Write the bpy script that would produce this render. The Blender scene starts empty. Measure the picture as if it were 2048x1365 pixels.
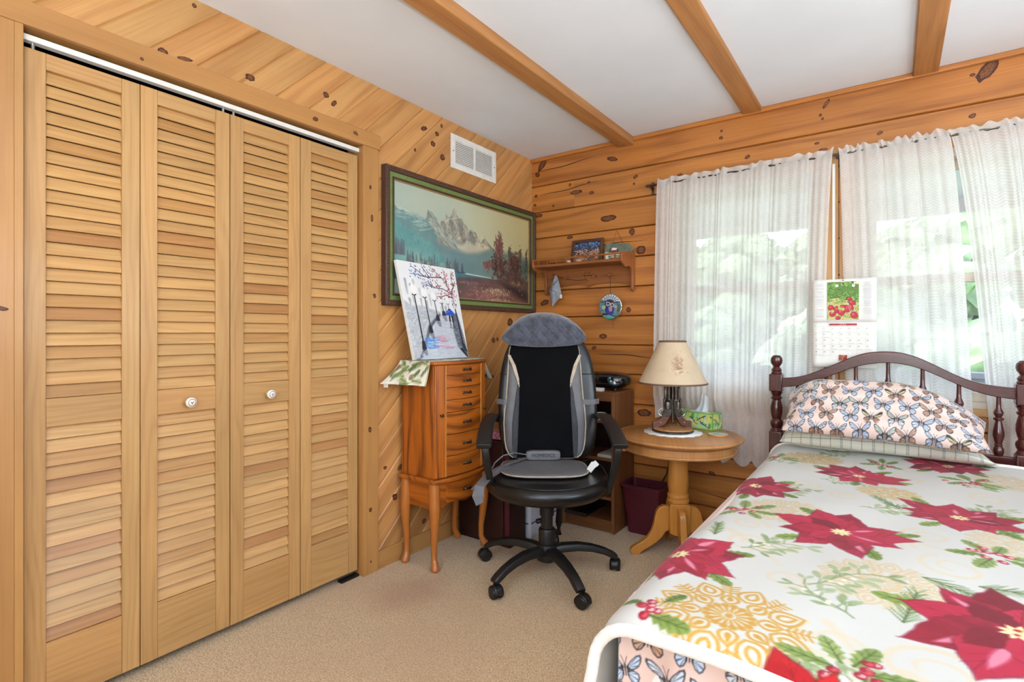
import bpy, math, random
import numpy as np
from mathutils import Vector, Matrix
R = random.Random(11)
COL = bpy.context.scene.collection
PI = math.pi
WM = {}          # world matrix of every object made here

# ------------------------------------------------------------------ colour and materials
def s2l(c):
    return tuple((x / 12.92 if x <= .04045 else ((x + .055) / 1.055) ** 2.4) for x in c)
def S(r, g, b):
    return s2l((r / 255, g / 255, b / 255)) + (1.0,)

class NT:
    def __init__(s, name):
        s.m = bpy.data.materials.new(name); s.m.use_nodes = True
        s.t = s.m.node_tree; s.t.nodes.clear()
        s.out = s.n('ShaderNodeOutputMaterial')
    def n(s, kind, **kw):
        nd = s.t.nodes.new(kind)
        for k, v in kw.items():
            if k.startswith('i_'):
                key = k[2:]
                key = int(key) if key.isdigit() else key.replace('_', ' ')
                s.set(nd.inputs[key], v)
            else:
                setattr(nd, k, v)
        return nd
    def set(s, sock, v):
        if isinstance(v, bpy.types.NodeSocket): s.t.links.new(v, sock)
        else: sock.default_value = v
    def math(s, op, a, b=0.0, c=None, clamp=False):
        nd = s.t.nodes.new('ShaderNodeMath'); nd.operation = op; nd.use_clamp = clamp
        s.set(nd.inputs[0], a); s.set(nd.inputs[1], b)
        if c is not None: s.set(nd.inputs[2], c)
        return nd.outputs[0]
    def mix(s, fac, a, b, blend='MIX'):
        nd = s.t.nodes.new('ShaderNodeMix'); nd.data_type = 'RGBA'; nd.blend_type = blend
        s.set(nd.inputs[0], fac); s.set(nd.inputs[6], a); s.set(nd.inputs[7], b)
        return nd.outputs[2]
    def step(s, x, lo, hi, a=0.0, b=1.0):
        nd = s.t.nodes.new('ShaderNodeMapRange'); nd.interpolation_type = 'SMOOTHSTEP'
        s.set(nd.inputs[0], x)
        for i, v in enumerate((lo, hi, a, b)): s.set(nd.inputs[i + 1], v)
        return nd.outputs[0]
    def noise(s, vec, scale, detail=2.0, rough=.5, dim='3D'):
        nd = s.t.nodes.new('ShaderNodeTexNoise'); nd.noise_dimensions = dim
        if vec is not None: s.set(nd.inputs['Vector'], vec)
        nd.inputs['Scale'].default_value = scale; nd.inputs['Detail'].default_value = detail
        nd.inputs['Roughness'].default_value = rough
        return nd.outputs[0]
    def xyz(s, x, y, z=0.0):
        nd = s.t.nodes.new('ShaderNodeCombineXYZ')
        for i, v in enumerate((x, y, z)): s.set(nd.inputs[i], v)
        return nd.outputs[0]
    def bsdf(s, col, rough=.5, metal=0.0, bump=None, bstr=.2, bdist=.002, **kw):
        p = s.t.nodes.new('ShaderNodeBsdfPrincipled')
        s.set(p.inputs['Base Color'], col); s.set(p.inputs['Roughness'], rough); s.set(p.inputs['Metallic'], metal)
        for k, v in kw.items(): s.set(p.inputs[k.replace('_', ' ')], v)
        if bump is not None:
            b = s.t.nodes.new('ShaderNodeBump'); b.inputs['Strength'].default_value = bstr
            b.inputs['Distance'].default_value = bdist; s.set(b.inputs['Height'], bump)
            s.t.links.new(b.outputs[0], p.inputs['Normal'])
        s.t.links.new(p.outputs[0], s.out.inputs[0])
        return p

def plain(name, col, rough=.5, metal=0.0, var=.12, scale=25.0, bump=0.0, bscale=200.0, **kw):
    """One-colour material with a faint procedural mottling and an optional fine bump."""
    t = NT(name); co = t.n('ShaderNodeTexCoord').outputs['Object']
    f = t.noise(co, scale, 3.0)
    k = t.step(f, .3, .7, 1 - var, 1 + var * .6)
    c = t.mix(1.0, col, t.xyz(k, k, k), 'MULTIPLY')
    b = t.noise(co, bscale, 2.0) if bump else None
    t.bsdf(c, rough, metal, b, bump, .001, **kw)
    return t.m

def wood(name, base, dark, knot=0.0, ringf=70.0, ring=.35, streak=.3, rough=.4, coat=.0, kcol=(70, 38, 18), knr=.016):
    """Wood grain along U of the UV map (metres), tinted board by board from the 'tint' attribute."""
    t = NT(name)
    uv = t.n('ShaderNodeUVMap').outputs[0]
    sep = t.n('ShaderNodeSeparateXYZ', i_0=uv); u, v = sep.outputs[0], sep.outputs[1]
    kn = None
    vv = v
    if knot > 0:
        vo = t.n('ShaderNodeTexVoronoi', voronoi_dimensions='2D', feature='F1')
        ks = 3.2
        t.set(vo.inputs['Vector'], t.xyz(t.math('MULTIPLY', u, ks * .75), t.math('MULTIPLY', v, ks * 1.15)))
        vo.inputs['Scale'].default_value = 1.0
        d = t.math('DIVIDE', vo.outputs['Distance'], ks)
        cs = t.n('ShaderNodeSeparateColor', i_0=vo.outputs['Color'])
        gate = t.step(cs.outputs[0], 1 - knot - .01, 1 - knot + .01)
        rad = t.math('MULTIPLY_ADD', cs.outputs[1], knr, knr * .35)
        jit = t.math('MULTIPLY_ADD', t.noise(t.xyz(u, v), 70.0, 2.0), .012, -.006)
        dd = t.math('ADD', d, jit)
        kn = t.math('MULTIPLY', t.step(t.math('DIVIDE', dd, rad), .75, 1.15, 1.0, 0.0), gate)
        halo = t.math('MULTIPLY', t.step(t.math('DIVIDE', dd, rad), 1.0, 3.4, 1.0, 0.0), gate)
        vv = t.math('MULTIPLY_ADD', halo, .018, v)
    n1 = t.noise(t.xyz(t.math('MULTIPLY', u, 1.1), t.math('MULTIPLY', vv, 7.0)), 1.0, 2.0)
    ph = t.math('ADD', t.math('MULTIPLY', vv, ringf), t.math('MULTIPLY', n1, ringf * .22))
    rg = t.math('POWER', t.math('MULTIPLY_ADD', t.math('SINE', ph), .5, .5), 2.2)
    n2 = t.noise(t.xyz(t.math('MULTIPLY', u, 3.0), t.math('MULTIPLY', vv, 130.0)), 1.0, 3.0, .6)
    n3 = t.noise(t.xyz(t.math('MULTIPLY', u, 1.6), t.math('MULTIPLY', vv, 12.0)), 1.0, 2.0)
    fac = t.math('ADD', t.math('MULTIPLY', rg, t.math('MULTIPLY', n3, ring * 1.3)),
                 t.math('MULTIPLY', t.step(n2, .35, .75), streak), clamp=True)
    c = t.mix(fac, base, dark)
    tint = t.n('ShaderNodeAttribute', attribute_name='tint').outputs['Color']
    c = t.mix(1.0, c, tint, 'MULTIPLY')
    big = t.step(t.noise(t.xyz(t.math('MULTIPLY', u, 1.3), t.math('MULTIPLY', v, 5.0)), 1.0, 2.0), .3, .7, .9, 1.07)
    c = t.mix(1.0, c, t.xyz(big, big, big), 'MULTIPLY')
    if kn is not None:
        c = t.mix(t.math('MULTIPLY', halo, .25), c, t.mix(.55, base, S(*kcol)))
        c = t.mix(t.math('MULTIPLY', kn, .88), c, S(*kcol))
    kw = {}
    if coat: kw = dict(Coat_Weight=coat, Coat_Roughness=.12)
    t.bsdf(c, t.math('MULTIPLY_ADD', n2, .12, rough), 0.0, t.math('ADD', n2, rg), .12, .0006, **kw)
    return t.m

def painted(name, rough=.7, weave=0.0, wscale=900.0, sheen=0.0, coat=0.0, noise=0.0, fuzz=0.0):
    """Colours carried by the mesh ('Col'); a woven or fuzzy procedural relief on top."""
    t = NT(name)
    c = t.n('ShaderNodeAttribute', attribute_name='Col').outputs['Color']
    co = t.n('ShaderNodeTexCoord').outputs['Object']
    if noise:
        k = t.step(t.noise(co, 60.0, 4.0, .65), .25, .75, 1 - noise, 1 + noise * .7)
        c = t.mix(1.0, c, t.xyz(k, k, k), 'MULTIPLY')
    b = None
    if weave: b = t.noise(co, wscale, 2.0)
    if fuzz: b = t.noise(co, 420.0, 4.0, .7)
    kw = {}
    if sheen: kw.update(Sheen_Weight=sheen, Sheen_Roughness=.4)
    if coat: kw.update(Coat_Weight=coat, Coat_Roughness=.2)
    t.bsdf(c, rough, 0.0, b, weave or fuzz or .1, .0012, **kw)
    return t.m

# ------------------------------------------------------------------ mesh builder
AX = {'x': 0, 'y': 1, 'z': 2}
class MB:
    def __init__(s):
        s.v = []; s.f = []; s.uv = []; s.m = []; s.t = []
    def add(s, verts, faces, uvf, m=0, t=(1, 1, 1), M=None):
        b = len(s.v)
        if M is not None: verts2 = [tuple(M @ Vector(p)) for p in verts]
        else: verts2 = [tuple(p) for p in verts]
        s.v += verts2
        for f in faces:
            s.f.append([b + i for i in f]); s.uv.append([uvf(verts[i], i) for i in f]); s.m.append(m); s.t.append(t)
        return s
    def guv(s, grain, off=None):
        g = AX[grain]; o = [a for a in range(3) if a != g]
        off = off or (R.uniform(0, 40), R.uniform(0, 40))
        return lambda p, i: (p[g] + off[0], p[o[0]] + p[o[1]] + off[1])
    def box(s, lo, hi, grain='x', t=(1, 1, 1), m=0, M=None):
        x0, y0, z0 = lo; x1, y1, z1 = hi
        V = [(x0, y0, z0), (x1, y0, z0), (x1, y1, z0), (x0, y1, z0), (x0, y0, z1), (x1, y0, z1), (x1, y1, z1), (x0, y1, z1)]
        F = [(0, 3, 2, 1), (4, 5, 6, 7), (0, 1, 5, 4), (2, 3, 7, 6), (1, 2, 6, 5), (3, 0, 4, 7)]
        return s.add(V, F, s.guv(grain), m, t, M)
    def cbox(s, c, size, **kw):
        return s.box([c[i] - size[i] / 2 for i in range(3)], [c[i] + size[i] / 2 for i in range(3)], **kw)
    def prism(s, poly, axis, a, b, grain='z', t=(1, 1, 1), m=0, M=None, m2=None):
        n = len(poly); V = []
        area = sum(poly[i][0] * poly[(i + 1) % n][1] - poly[(i + 1) % n][0] * poly[i][1] for i in range(n))
        if (area < 0) != (axis == 'y'): poly = poly[::-1]
        for d in (a, b):
            for p in poly:
                V.append({'x': (d, p[0], p[1]), 'y': (p[0], d, p[1]), 'z': (p[0], p[1], d)}[axis])
        F = [tuple(range(n))[::-1], tuple(range(n, 2 * n))] if a < b else [tuple(range(n)), tuple(range(n, 2 * n))[::-1]]
        for i in range(n):
            j = (i + 1) % n
            F.append((i, j, n + j, n + i) if a < b else (j, i, n + i, n + j))
        return s.add(V, F, s.guv(grain), m, t, M)
    def lathe(s, prof, n=28, c=(0, 0, 0), t=(1, 1, 1), m=0, M=None, a0=0.0, a1=2 * PI, sx=1.0, sy=1.0):
        full = abs(a1 - a0 - 2 * PI) < 1e-6
        k = n if full else n + 1
        V = []
        for r, z in prof:
            for i in range(k):
                a = a0 + (a1 - a0) * i / n
                V.append((c[0] + max(r, 1e-5) * sx * math.cos(a), c[1] + max(r, 1e-5) * sy * math.sin(a), c[2] + z))
        F = []
        for j in range(len(prof) - 1):
            for i in range(n):
                i2 = (i + 1) % k
                F.append((j * k + i, j * k + i2, (j + 1) * k + i2, (j + 1) * k + i))
        off = (R.uniform(0, 30), R.uniform(0, 30))
        return s.add(V, F, lambda p, i: (p[2] + off[0], p[0] + p[1] * .4 + off[1]), m, t, M)
    def sweep(s, pts, sec, up=(0, 0, 1), scale=None, caps=True, t=(1, 1, 1), m=0, M=None, closed=False):
        P = [Vector(p) for p in pts]; n = len(P); k = len(sec); V = []; up = Vector(up)
        L = 0.0; Ls = []
        for i in range(n):
            if closed: d = P[(i + 1) % n] - P[i - 1]
            else: d = P[min(i + 1, n - 1)] - P[max(i - 1, 0)]
            d.normalize()
            side = d.cross(up)
            if side.length < 1e-4: side = d.cross(Vector((1, 0.01, 0)))
            side.normalize(); u2 = side.cross(d); u2.normalize()
            sc = scale[i] if scale else 1.0
            if not isinstance(sc, (tuple, list)): sc = (sc, sc)
            if i: L += (P[i] - P[i - 1]).length
            for q in sec:
                V.append(tuple(P[i] + side * (q[0] * sc[0]) + u2 * (q[1] * sc[1]))); Ls.append(L)
        F = []
        for i in range(n if closed else n - 1):
            a = i * k; b = ((i + 1) % n) * k
            for j in range(k):
                j2 = (j + 1) % k
                F.append((a + j, a + j2, b + j2, b + j))
        if caps and not closed:
            F.append(tuple(range(k))[::-1]); F.append(tuple(range((n - 1) * k, n * k)))
        off = (R.uniform(0, 30), R.uniform(0, 30)); per = 2 * PI * max(abs(sec[0][0]), abs(sec[0][1]), .004)
        return s.add(V, F, lambda p, i: (Ls[i] + off[0], (i % k) / k * per + off[1]), m, t, M)
    def tube(s, pts, r, n=10, **kw):
        rr = r if isinstance(r, (list, tuple)) else None
        sec = [(math.cos(2 * PI * i / n), math.sin(2 * PI * i / n)) for i in range(n)]
        sc = list(rr) if rr else [r] * len(pts)
        return s.sweep(pts, sec, scale=sc, **kw)
    def ell(s, c, r, n=20, k=12, t=(1, 1, 1), m=0, M=None):
        prof = [(math.sin(PI * j / k), -math.cos(PI * j / k)) for j in range(k + 1)]
        Mx = Matrix.Translation(Vector(c)) @ Matrix.Diagonal((r[0], r[1], r[2], 1))
        return s.lathe(prof, n, t=t, m=m, M=(M @ Mx) if M is not None else Mx)
    def sup(s, c, r, e=.5, n=28, k=14, t=(1, 1, 1), m=0, M=None):
        """Super-ellipsoid (rounded block)."""
        def sp(x): return math.copysign(abs(x) ** e, x)
        V = []; F = []
        for j in range(k + 1):
            b = -PI / 2 + PI * j / k
            for i in range(n):
                a = 2 * PI * i / n
                V.append((c[0] + r[0] * sp(math.cos(b)) * sp(math.cos(a)), c[1] + r[1] * sp(math.cos(b)) * sp(math.sin(a)), c[2] + r[2] * sp(math.sin(b))))
        for j in range(k):
            for i in range(n):
                F.append((j * n + i, j * n + (i + 1) % n, (j + 1) * n + (i + 1) % n, (j + 1) * n + i))
        return s.add(V, F, lambda p, i: (p[0], p[1] + p[2]), m, t, M)
    def grid(s, fn, nu, nv, m=0, t=(1, 1, 1), M=None, us=(0, 1), vs=(0, 1)):
        V = []; U = []
        for j in range(nv + 1):
            for i in range(nu + 1):
                u = us[0] + (us[1] - us[0]) * i / nu; v = vs[0] + (vs[1] - vs[0]) * j / nv
                V.append(tuple(fn(u, v))); U.append((u, v))
        F = [(j * (nu + 1) + i, j * (nu + 1) + i + 1, (j + 1) * (nu + 1) + i + 1, (j + 1) * (nu + 1) + i) for j in range(nv) for i in range(nu)]
        return s.add(V, F, lambda p, i: U[i], m, t, M)
    def build(s, name, mats, parent=None, bevel=0.0, sub=0, solid=0.0, origin=None, seg=2, ang=35, rotz=0.0, sofs=0.0, local=False):
        if not isinstance(mats, (list, tuple)): mats = [mats]
        if parent is not None: W = WM[parent.name]
        else:
            if origin is None:
                xs = np.array(s.v); lo = xs.min(0); hi = xs.max(0)
                origin = ((lo[0] + hi[0]) / 2, (lo[1] + hi[1]) / 2, lo[2])
            W = Matrix.Translation(Vector(origin)) @ Matrix.Rotation(rotz, 4, 'Z')
        Wi = W.inverted()
        A = np.array(s.v, dtype=np.float64); mi = np.array(Wi)
        if not local: A = A @ mi[:3, :3].T + mi[:3, 3]
        me = bpy.data.meshes.new(name)
        me.from_pydata([tuple(p) for p in A], [], s.f)
        ul = me.uv_layers.new(name='UVMap')
        ul.data.foreach_set('uv', np.array([c for f in s.uv for c in f], dtype=np.float32).ravel())
        me.polygons.foreach_set('material_index', s.m)
        ca = me.attributes.new('tint', 'FLOAT_COLOR', 'CORNER')
        ca.data.foreach_set('color', np.array([tuple(t) + (1,) for f, t in zip(s.f, s.t) for _ in f], dtype=np.float32).ravel())
        for mm in mats: me.materials.append(mm)
        return finish(name, me, W, parent, bevel, sub, solid, seg, ang, sofs)

def finish(name, me, W, parent, bevel=0.0, sub=0, solid=0.0, seg=2, ang=35, sofs=0.0):
    me.polygons.foreach_set('use_smooth', [True] * len(me.polygons))
    me.set_sharp_from_angle(angle=math.radians(ang))
    me.update(); me.validate()
    o = bpy.data.objects.new(name, me); COL.objects.link(o)
    if parent is not None: o.parent = parent
    else: o.matrix_world = W
    WM[o.name] = W
    if solid:
        md = o.modifiers.new('thick', 'SOLIDIFY'); md.thickness = solid; md.offset = sofs
    if bevel:
        md = o.modifiers.new('edge', 'BEVEL'); md.width = bevel; md.segments = seg; md.limit_method = 'ANGLE'; md.angle_limit = math.radians(40)
        md.harden_normals = False
    if sub:
        md = o.modifiers.new('smooth', 'SUBSURF'); md.levels = sub; md.render_levels = sub
    return o

def pgrid(name, P, colr, m, parent=None, origin=None, solid=0.0, flip=False, sofs=-1.0, local=False):
    """A surface P (nv,nu,3) in world space carrying painted colours (nv,nu,3, sRGB)."""
    nv, nu = P.shape[:2]
    if parent is not None: W = WM[parent.name]
    else:
        if origin is None:
            lo = P.reshape(-1, 3).min(0); hi = P.reshape(-1, 3).max(0); origin = ((lo[0] + hi[0]) / 2, (lo[1] + hi[1]) / 2, lo[2])
        W = Matrix.Translation(Vector(origin))
    mi = np.array(W.inverted()); A = P.reshape(-1, 3) if local else P.reshape(-1, 3) @ mi[:3, :3].T + mi[:3, 3]
    idx = np.arange(nu * nv).reshape(nv, nu)
    q = np.stack([idx[:-1, :-1], idx[:-1, 1:], idx[1:, 1:], idx[1:, :-1]], -1).reshape(-1, 4)
    if flip: q = q[:, ::-1]
    me = bpy.data.meshes.new(name)
    me.vertices.add(nu * nv); me.vertices.foreach_set('co', A.astype(np.float32).ravel())
    me.loops.add(q.size); me.loops.foreach_set('vertex_index', np.ascontiguousarray(q).ravel().astype(np.int32))
    me.polygons.add(len(q)); me.polygons.foreach_set('loop_start', np.arange(0, q.size, 4, dtype=np.int32))
    me.update(calc_edges=True)
    c = np.clip(colr.reshape(-1, 3), 0, 1); lin = np.where(c <= .04045, c / 12.92, ((c + .055) / 1.055) ** 2.4)
    ca = me.attributes.new('Col', 'FLOAT_COLOR', 'POINT')
    ca.data.foreach_set('color', np.concatenate([lin, np.ones((len(lin), 1))], 1).astype(np.float32).ravel())
    ul = me.uv_layers.new(name='UVMap')
    U = np.stack(np.meshgrid(np.linspace(0, 1, nu), np.linspace(0, 1, nv)), -1).reshape(-1, 2)
    ul.data.foreach_set('uv', U[q.ravel()].astype(np.float32).ravel())
    me.materials.append(m)
    return finish(name, me, W, parent, solid=solid, ang=180, sofs=sofs)

# ------------------------------------------------------------------ scene bookkeeping
def tag(o, label=None, cat=None, group=None, kind=None):
    if label: o['label'] = label
    if cat: o['category'] = cat
    if group: o['group'] = group
    if kind: o['kind'] = kind
    return o
def thing(name, label, cat, loc, rotz=0.0, group=None):
    o = bpy.data.objects.new(name, None); COL.objects.link(o); o.empty_display_size = .1
    W = Matrix.Translation(Vector(loc)) @ Matrix.Rotation(rotz, 4, 'Z')
    o.matrix_world = W; WM[o.name] = W
    return tag(o, label, cat, group)
def struct(o): return tag(o, kind='structure')
def rt(v=.06, red=.0):
    """A random board tint."""
    k = 1 + R.uniform(-v, v); r = R.random() * red
    return (k * (1 + .02 * r), k * (1 - .16 * r), k * (1 - .26 * r))

# ------------------------------------------------------------------ painter
def vnoise(X, Y, sc, seed, octv=3):
    rs = np.random.RandomState(seed); out = np.zeros_like(X); amp = 1.0; tot = 0
    for o in range(octv):
        G = rs.rand(64, 64); x = (X * sc) % 64; y = (Y * sc) % 64
        i = np.floor(x).astype(int); j = np.floor(y).astype(int); fx = x - i; fy = y - j
        fx = fx * fx * (3 - 2 * fx); fy = fy * fy * (3 - 2 * fy); i %= 64; j %= 64; i2 = (i + 1) % 64; j2 = (j + 1) % 64
        out += amp * ((G[j, i] * (1 - fx) + G[j, i2] * fx) * (1 - fy) + (G[j2, i] * (1 - fx) + G[j2, i2] * fx) * fy)
        tot += amp; amp *= .5; sc *= 2
    return out / tot
class Pic:
    def __init__(s, us, vs, bg):
        s.us = np.asarray(us, float); s.vs = np.asarray(vs, float)
        s.X, s.Y = np.meshgrid(s.us, s.vs); s.C = np.empty(s.X.shape + (3,)); s.C[:] = np.array(bg) / 255.
        s.px = max(np.median(np.diff(s.us)), np.median(np.diff(s.vs)))
    def _win(s, x0, x1, y0, y1):
        i0 = np.searchsorted(s.us, x0); i1 = np.searchsorted(s.us, x1, 'right'); j0 = np.searchsorted(s.vs, y0); j1 = np.searchsorted(s.vs, y1, 'right')
        if i1 <= i0 or j1 <= j0: return None
        return (slice(j0, j1), slice(i0, i1))
    def _put(s, w, a, col):
        col = np.array(col) / 255. if np.ndim(col) == 1 else col
        s.C[w] = s.C[w] * (1 - a[..., None]) + col * a[..., None]
    def poly(s, pts, col, a=1.0, soft=None, tex=0.0, col2=None, seed=1):
        pts = np.asarray(pts, float); soft = soft or s.px * .6
        w = s._win(pts[:, 0].min() - soft, pts[:, 0].max() + soft, pts[:, 1].min() - soft, pts[:, 1].max() + soft)
        if w is None: return
        X = s.X[w]; Y = s.Y[w]; ins = np.zeros(X.shape, bool); dm = np.full(X.shape, 1e9)
        n = len(pts)
        for i in range(n):
            x1, y1 = pts[i]; x2, y2 = pts[(i + 1) % n]
            if y1 != y2: ins ^= ((y1 > Y) != (y2 > Y)) & (X < (x2 - x1) * (Y - y1) / (y2 - y1) + x1)
            dx, dy = x2 - x1, y2 - y1; L = dx * dx + dy * dy + 1e-12
            tt = np.clip(((X - x1) * dx + (Y - y1) * dy) / L, 0, 1)
            dm = np.minimum(dm, (X - x1 - tt * dx) ** 2 + (Y - y1 - tt * dy) ** 2)
        d = np.sqrt(dm); d = np.where(ins, d, -d); al = np.clip(.5 + d / (2 * soft), 0, 1) * a
        if tex:
            k = vnoise(X, Y, tex, seed, 3)[..., None]
            c2 = np.array(col2) / 255.; c = np.array(col) / 255. * (1 - k) + c2 * k
            s._put(w, al, c)
        else: s._put(w, al, col)
    def ell(s, cx, cy, rx, ry, col, a=1.0, rot=0.0, soft=None):
        soft = soft or s.px * .6; r = max(rx, ry) + soft
        w = s._win(cx - r, cx + r, cy - r, cy + r)
        if w is None: return
        X = s.X[w] - cx; Y = s.Y[w] - cy; c, n = math.cos(rot), math.sin(rot)
        x = (X * c + Y * n) / rx; y = (-X * n + Y * c) / ry
        d = (1 - np.sqrt(x * x + y * y)) * min(rx, ry)
        s._put(w, np.clip(.5 + d / (2 * soft), 0, 1) * a, col)
    def line(s, pts, wd, col, a=1.0, soft=None, w2=None):
        pts = np.asarray(pts, float); soft = soft or s.px * .6; w2 = wd if w2 is None else w2; mw = max(wd, w2) / 2 + soft
        w = s._win(pts[:, 0].min() - mw, pts[:, 0].max() + mw, pts[:, 1].min() - mw, pts[:, 1].max() + mw)
        if w is None: return
        X = s.X[w]; Y = s.Y[w]; best = np.full(X.shape, -1e9); n = len(pts) - 1
        for i in range(n):
            x1, y1 = pts[i]; x2, y2 = pts[i + 1]; dx, dy = x2 - x1, y2 - y1; L = dx * dx + dy * dy + 1e-12
            tt = np.clip(((X - x1) * dx + (Y - y1) * dy) / L, 0, 1)
            hw = (wd + (w2 - wd) * (i + tt) / n) / 2
            best = np.maximum(best, hw - np.hypot(X - x1 - tt * dx, Y - y1 - tt * dy))
        s._put(w, np.clip(.5 + best / (2 * soft), 0, 1) * a, col)
    def arc(s, cx, cy, r, a0, a1, wd, col, a=1.0, ry=None, n=18):
        ry = ry or r
        s.line([(cx + r * math.cos(a0 + (a1 - a0) * i / n), cy + ry * math.sin(a0 + (a1 - a0) * i / n)) for i in range(n + 1)], wd, col, a)
    def spray(s, cx, cy, rx, ry, n, size, cols, seed, a=.8):
        rs = random.Random(seed)
        for _ in range(n):
            x = cx + rs.gauss(0, .45) * rx; y = cy + rs.gauss(0, .45) * ry
            q = size * rs.uniform(.5, 1.3); s.ell(x, y, q, q * rs.uniform(.4, 1), rs.choice(cols), a, rs.uniform(0, PI))
def leafshape(x, y, ang, L, Wd, n=8, p=1.0):
    """Closed outline of a pointed leaf or petal from base (x,y)."""
    c, s_ = math.cos(ang), math.sin(ang); up = []; dn = []
    for i in range(n + 1):
        tt = i / n; h = Wd / 2 * math.sin(PI * tt ** p) ** .9
        up.append((tt * L, h)); dn.append((tt * L, -h))
    pts = up + dn[::-1][1:-1]
    return [(x + a * c - b * s_, y + a * s_ + b * c) for a, b in pts]
# ================================================================== lettering helper
def text_into(mb, body, size, Mx, ext=.0003, m=0, align='CENTER', shear=0.0):
    cu = bpy.data.curves.new('lettering', 'FONT'); cu.body = body; cu.size = size; cu.align_x = align; cu.align_y = 'CENTER'; cu.extrude = ext; cu.shear = shear; cu.resolution_u = 3
    o = bpy.data.objects.new('lettering', cu); COL.objects.link(o); bpy.context.view_layer.update()
    dg = bpy.context.evaluated_depsgraph_get(); me = bpy.data.meshes.new_from_object(o.evaluated_get(dg))
    mb.add([tuple(v.co) for v in me.vertices], [tuple(p.vertices) for p in me.polygons], lambda p, i: (p[0], p[1]), m, (1, 1, 1), Mx)
    bpy.data.objects.remove(o); bpy.data.curves.remove(cu); bpy.data.meshes.remove(me); return mb

# ================================================================== materials
M = {}
M['pine'] = wood('pine boards diagonal', S(206, 155, 94), S(162, 103, 50), knot=.10, ringf=75, ring=.5, streak=.28, rough=.38, coat=.15, kcol=(96, 56, 28), knr=.013)
M['log'] = wood('honey log wall', S(194, 126, 58), S(136, 75, 28), knot=.10, ringf=62, ring=.6, streak=.35, rough=.34, coat=.2, kcol=(80, 40, 18), knr=.015)
M['casing'] = wood('pine casing', S(186, 137, 78), S(156, 102, 50), knot=.07, ringf=60, ring=.3, streak=.2, rough=.4, coat=.15, kcol=(105, 60, 28), knr=.009)
M['fir'] = wood('louvre door fir', S(193, 150, 94), S(160, 110, 58), knot=0, ringf=210, ring=.35, streak=.3, rough=.42, coat=.12)
M['beam'] = wood('beam pine', S(188, 130, 74), S(138, 82, 40), knot=.26, ringf=80, ring=.45, streak=.3, rough=.5, kcol=(84, 52, 30), knr=.016)
M['oak'] = wood('honey oak veneer', S(188, 100, 24), S(104, 48, 8), knot=0, ringf=95, ring=.85, streak=.5, rough=.3, coat=.35)
M['oaklite'] = wood('light oak table', S(206, 138, 60), S(170, 100, 36), knot=0, ringf=80, ring=.25, streak=.25, rough=.3, coat=.3)
M['oakleg'] = wood('honey oak solid', S(190, 112, 44), S(150, 80, 26), knot=0, ringf=80, ring=.3, streak=.35, rough=.3, coat=.35)
M['tabletop'] = wood('worn oak table top', S(188, 130, 74), S(146, 92, 46), knot=0, ringf=50, ring=.35, streak=.35, rough=.34, coat=.25)
M['walnut'] = wood('brown laminate', S(128, 78, 40), S(84, 46, 22), knot=0, ringf=70, ring=.4, streak=.35, rough=.4, coat=.1)
M['shelfw'] = wood('stained pine shelf', S(158, 92, 42), S(104, 54, 22), knot=0, ringf=80, ring=.4, streak=.3, rough=.35, coat=.2)
M['cherry'] = wood('dark cherry gloss', S(76, 20, 15), S(38, 9, 7), knot=0, ringf=60, ring=.3, streak=.35, rough=.22, coat=.6)
M['framew'] = wood('carved frame', S(88, 58, 44), S(50, 30, 24), knot=0, ringf=160, ring=.3, streak=.4, rough=.4)
M['sash'] = plain('window sash paint', S(206, 192, 176), .45)
M['knot'] = plain('dark knot', S(78, 40, 18), .5, var=.5, scale=140)
M['knoth'] = plain('knot heart', S(128, 74, 38), .45, var=.5, scale=160)
M['white'] = plain('white enamel', S(236, 232, 224), .35, var=.05)
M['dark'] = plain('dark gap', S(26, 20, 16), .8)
M['ceil'] = plain('ceiling plaster', S(232, 235, 239), .9, var=.03, scale=2.5, bump=.06, bscale=90)
M['black'] = plain('black plastic', S(24, 23, 23), .42, var=.15, scale=12, bump=.08, bscale=500)
M['gloss'] = plain('glossy black plastic', S(14, 15, 18), .12, Coat_Weight=.5)
M['leather'] = plain('black leather', S(17, 16, 17), .29, var=.25, scale=30, bump=.35, bscale=260)
M['greyp'] = plain('grey vinyl', S(104, 102, 104), .5, var=.08, bump=.1, bscale=600)
M['meshf'] = plain('black stretch fabric', S(10, 10, 13), .9, var=.2, scale=8, bump=.25, bscale=900, Specular_IOR_Level=.12)
M['pipe'] = plain('beige piping', S(186, 168, 146), .55)
M['brass'] = plain('antique pewter', S(92, 82, 70), .35, metal=.9, var=.3, scale=60)
M['iron'] = plain('gunmetal', S(92, 86, 80), .28, metal=.9, var=.4, scale=45)
M['chrome'] = plain('bright steel', S(190, 190, 186), .25, metal=.9)
M['grip'] = wood('walnut pistol grip', S(98, 50, 34), S(58, 26, 18), knot=0, ringf=90, ring=.3, streak=.3, rough=.3, coat=.4)
M['porcelain'] = plain('white porcelain', S(240, 236, 230), .15, var=.02, Coat_Weight=.5)
M['paper'] = plain('white paper', S(236, 234, 228), .8, var=.03)
M['maroon'] = plain('maroon plastic', S(84, 22, 36), .35, var=.1)
M['darkbrown'] = plain('dark mahogany', S(46, 18, 14), .4, var=.35, scale=6)
M['doily'] = plain('white crochet', S(240, 238, 234), .9, var=.06, bump=.5, bscale=700)
M['cord'] = plain('black cable', S(20, 18, 17), .5)
M['green'] = plain('green liner', S(112, 132, 70), .6, var=.12, scale=80)
M['gilt'] = plain('gilt slip', S(168, 138, 92), .4, metal=.3, var=.2, scale=90)
M['steelbox'] = plain('white steel case', S(206, 208, 216), .4, var=.04)
M['blueline'] = plain('blue stripe', S(62, 78, 130), .4)
M['eave'] = plain('porch soffit paint', S(232, 234, 234), .7, var=.03, scale=3)
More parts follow.
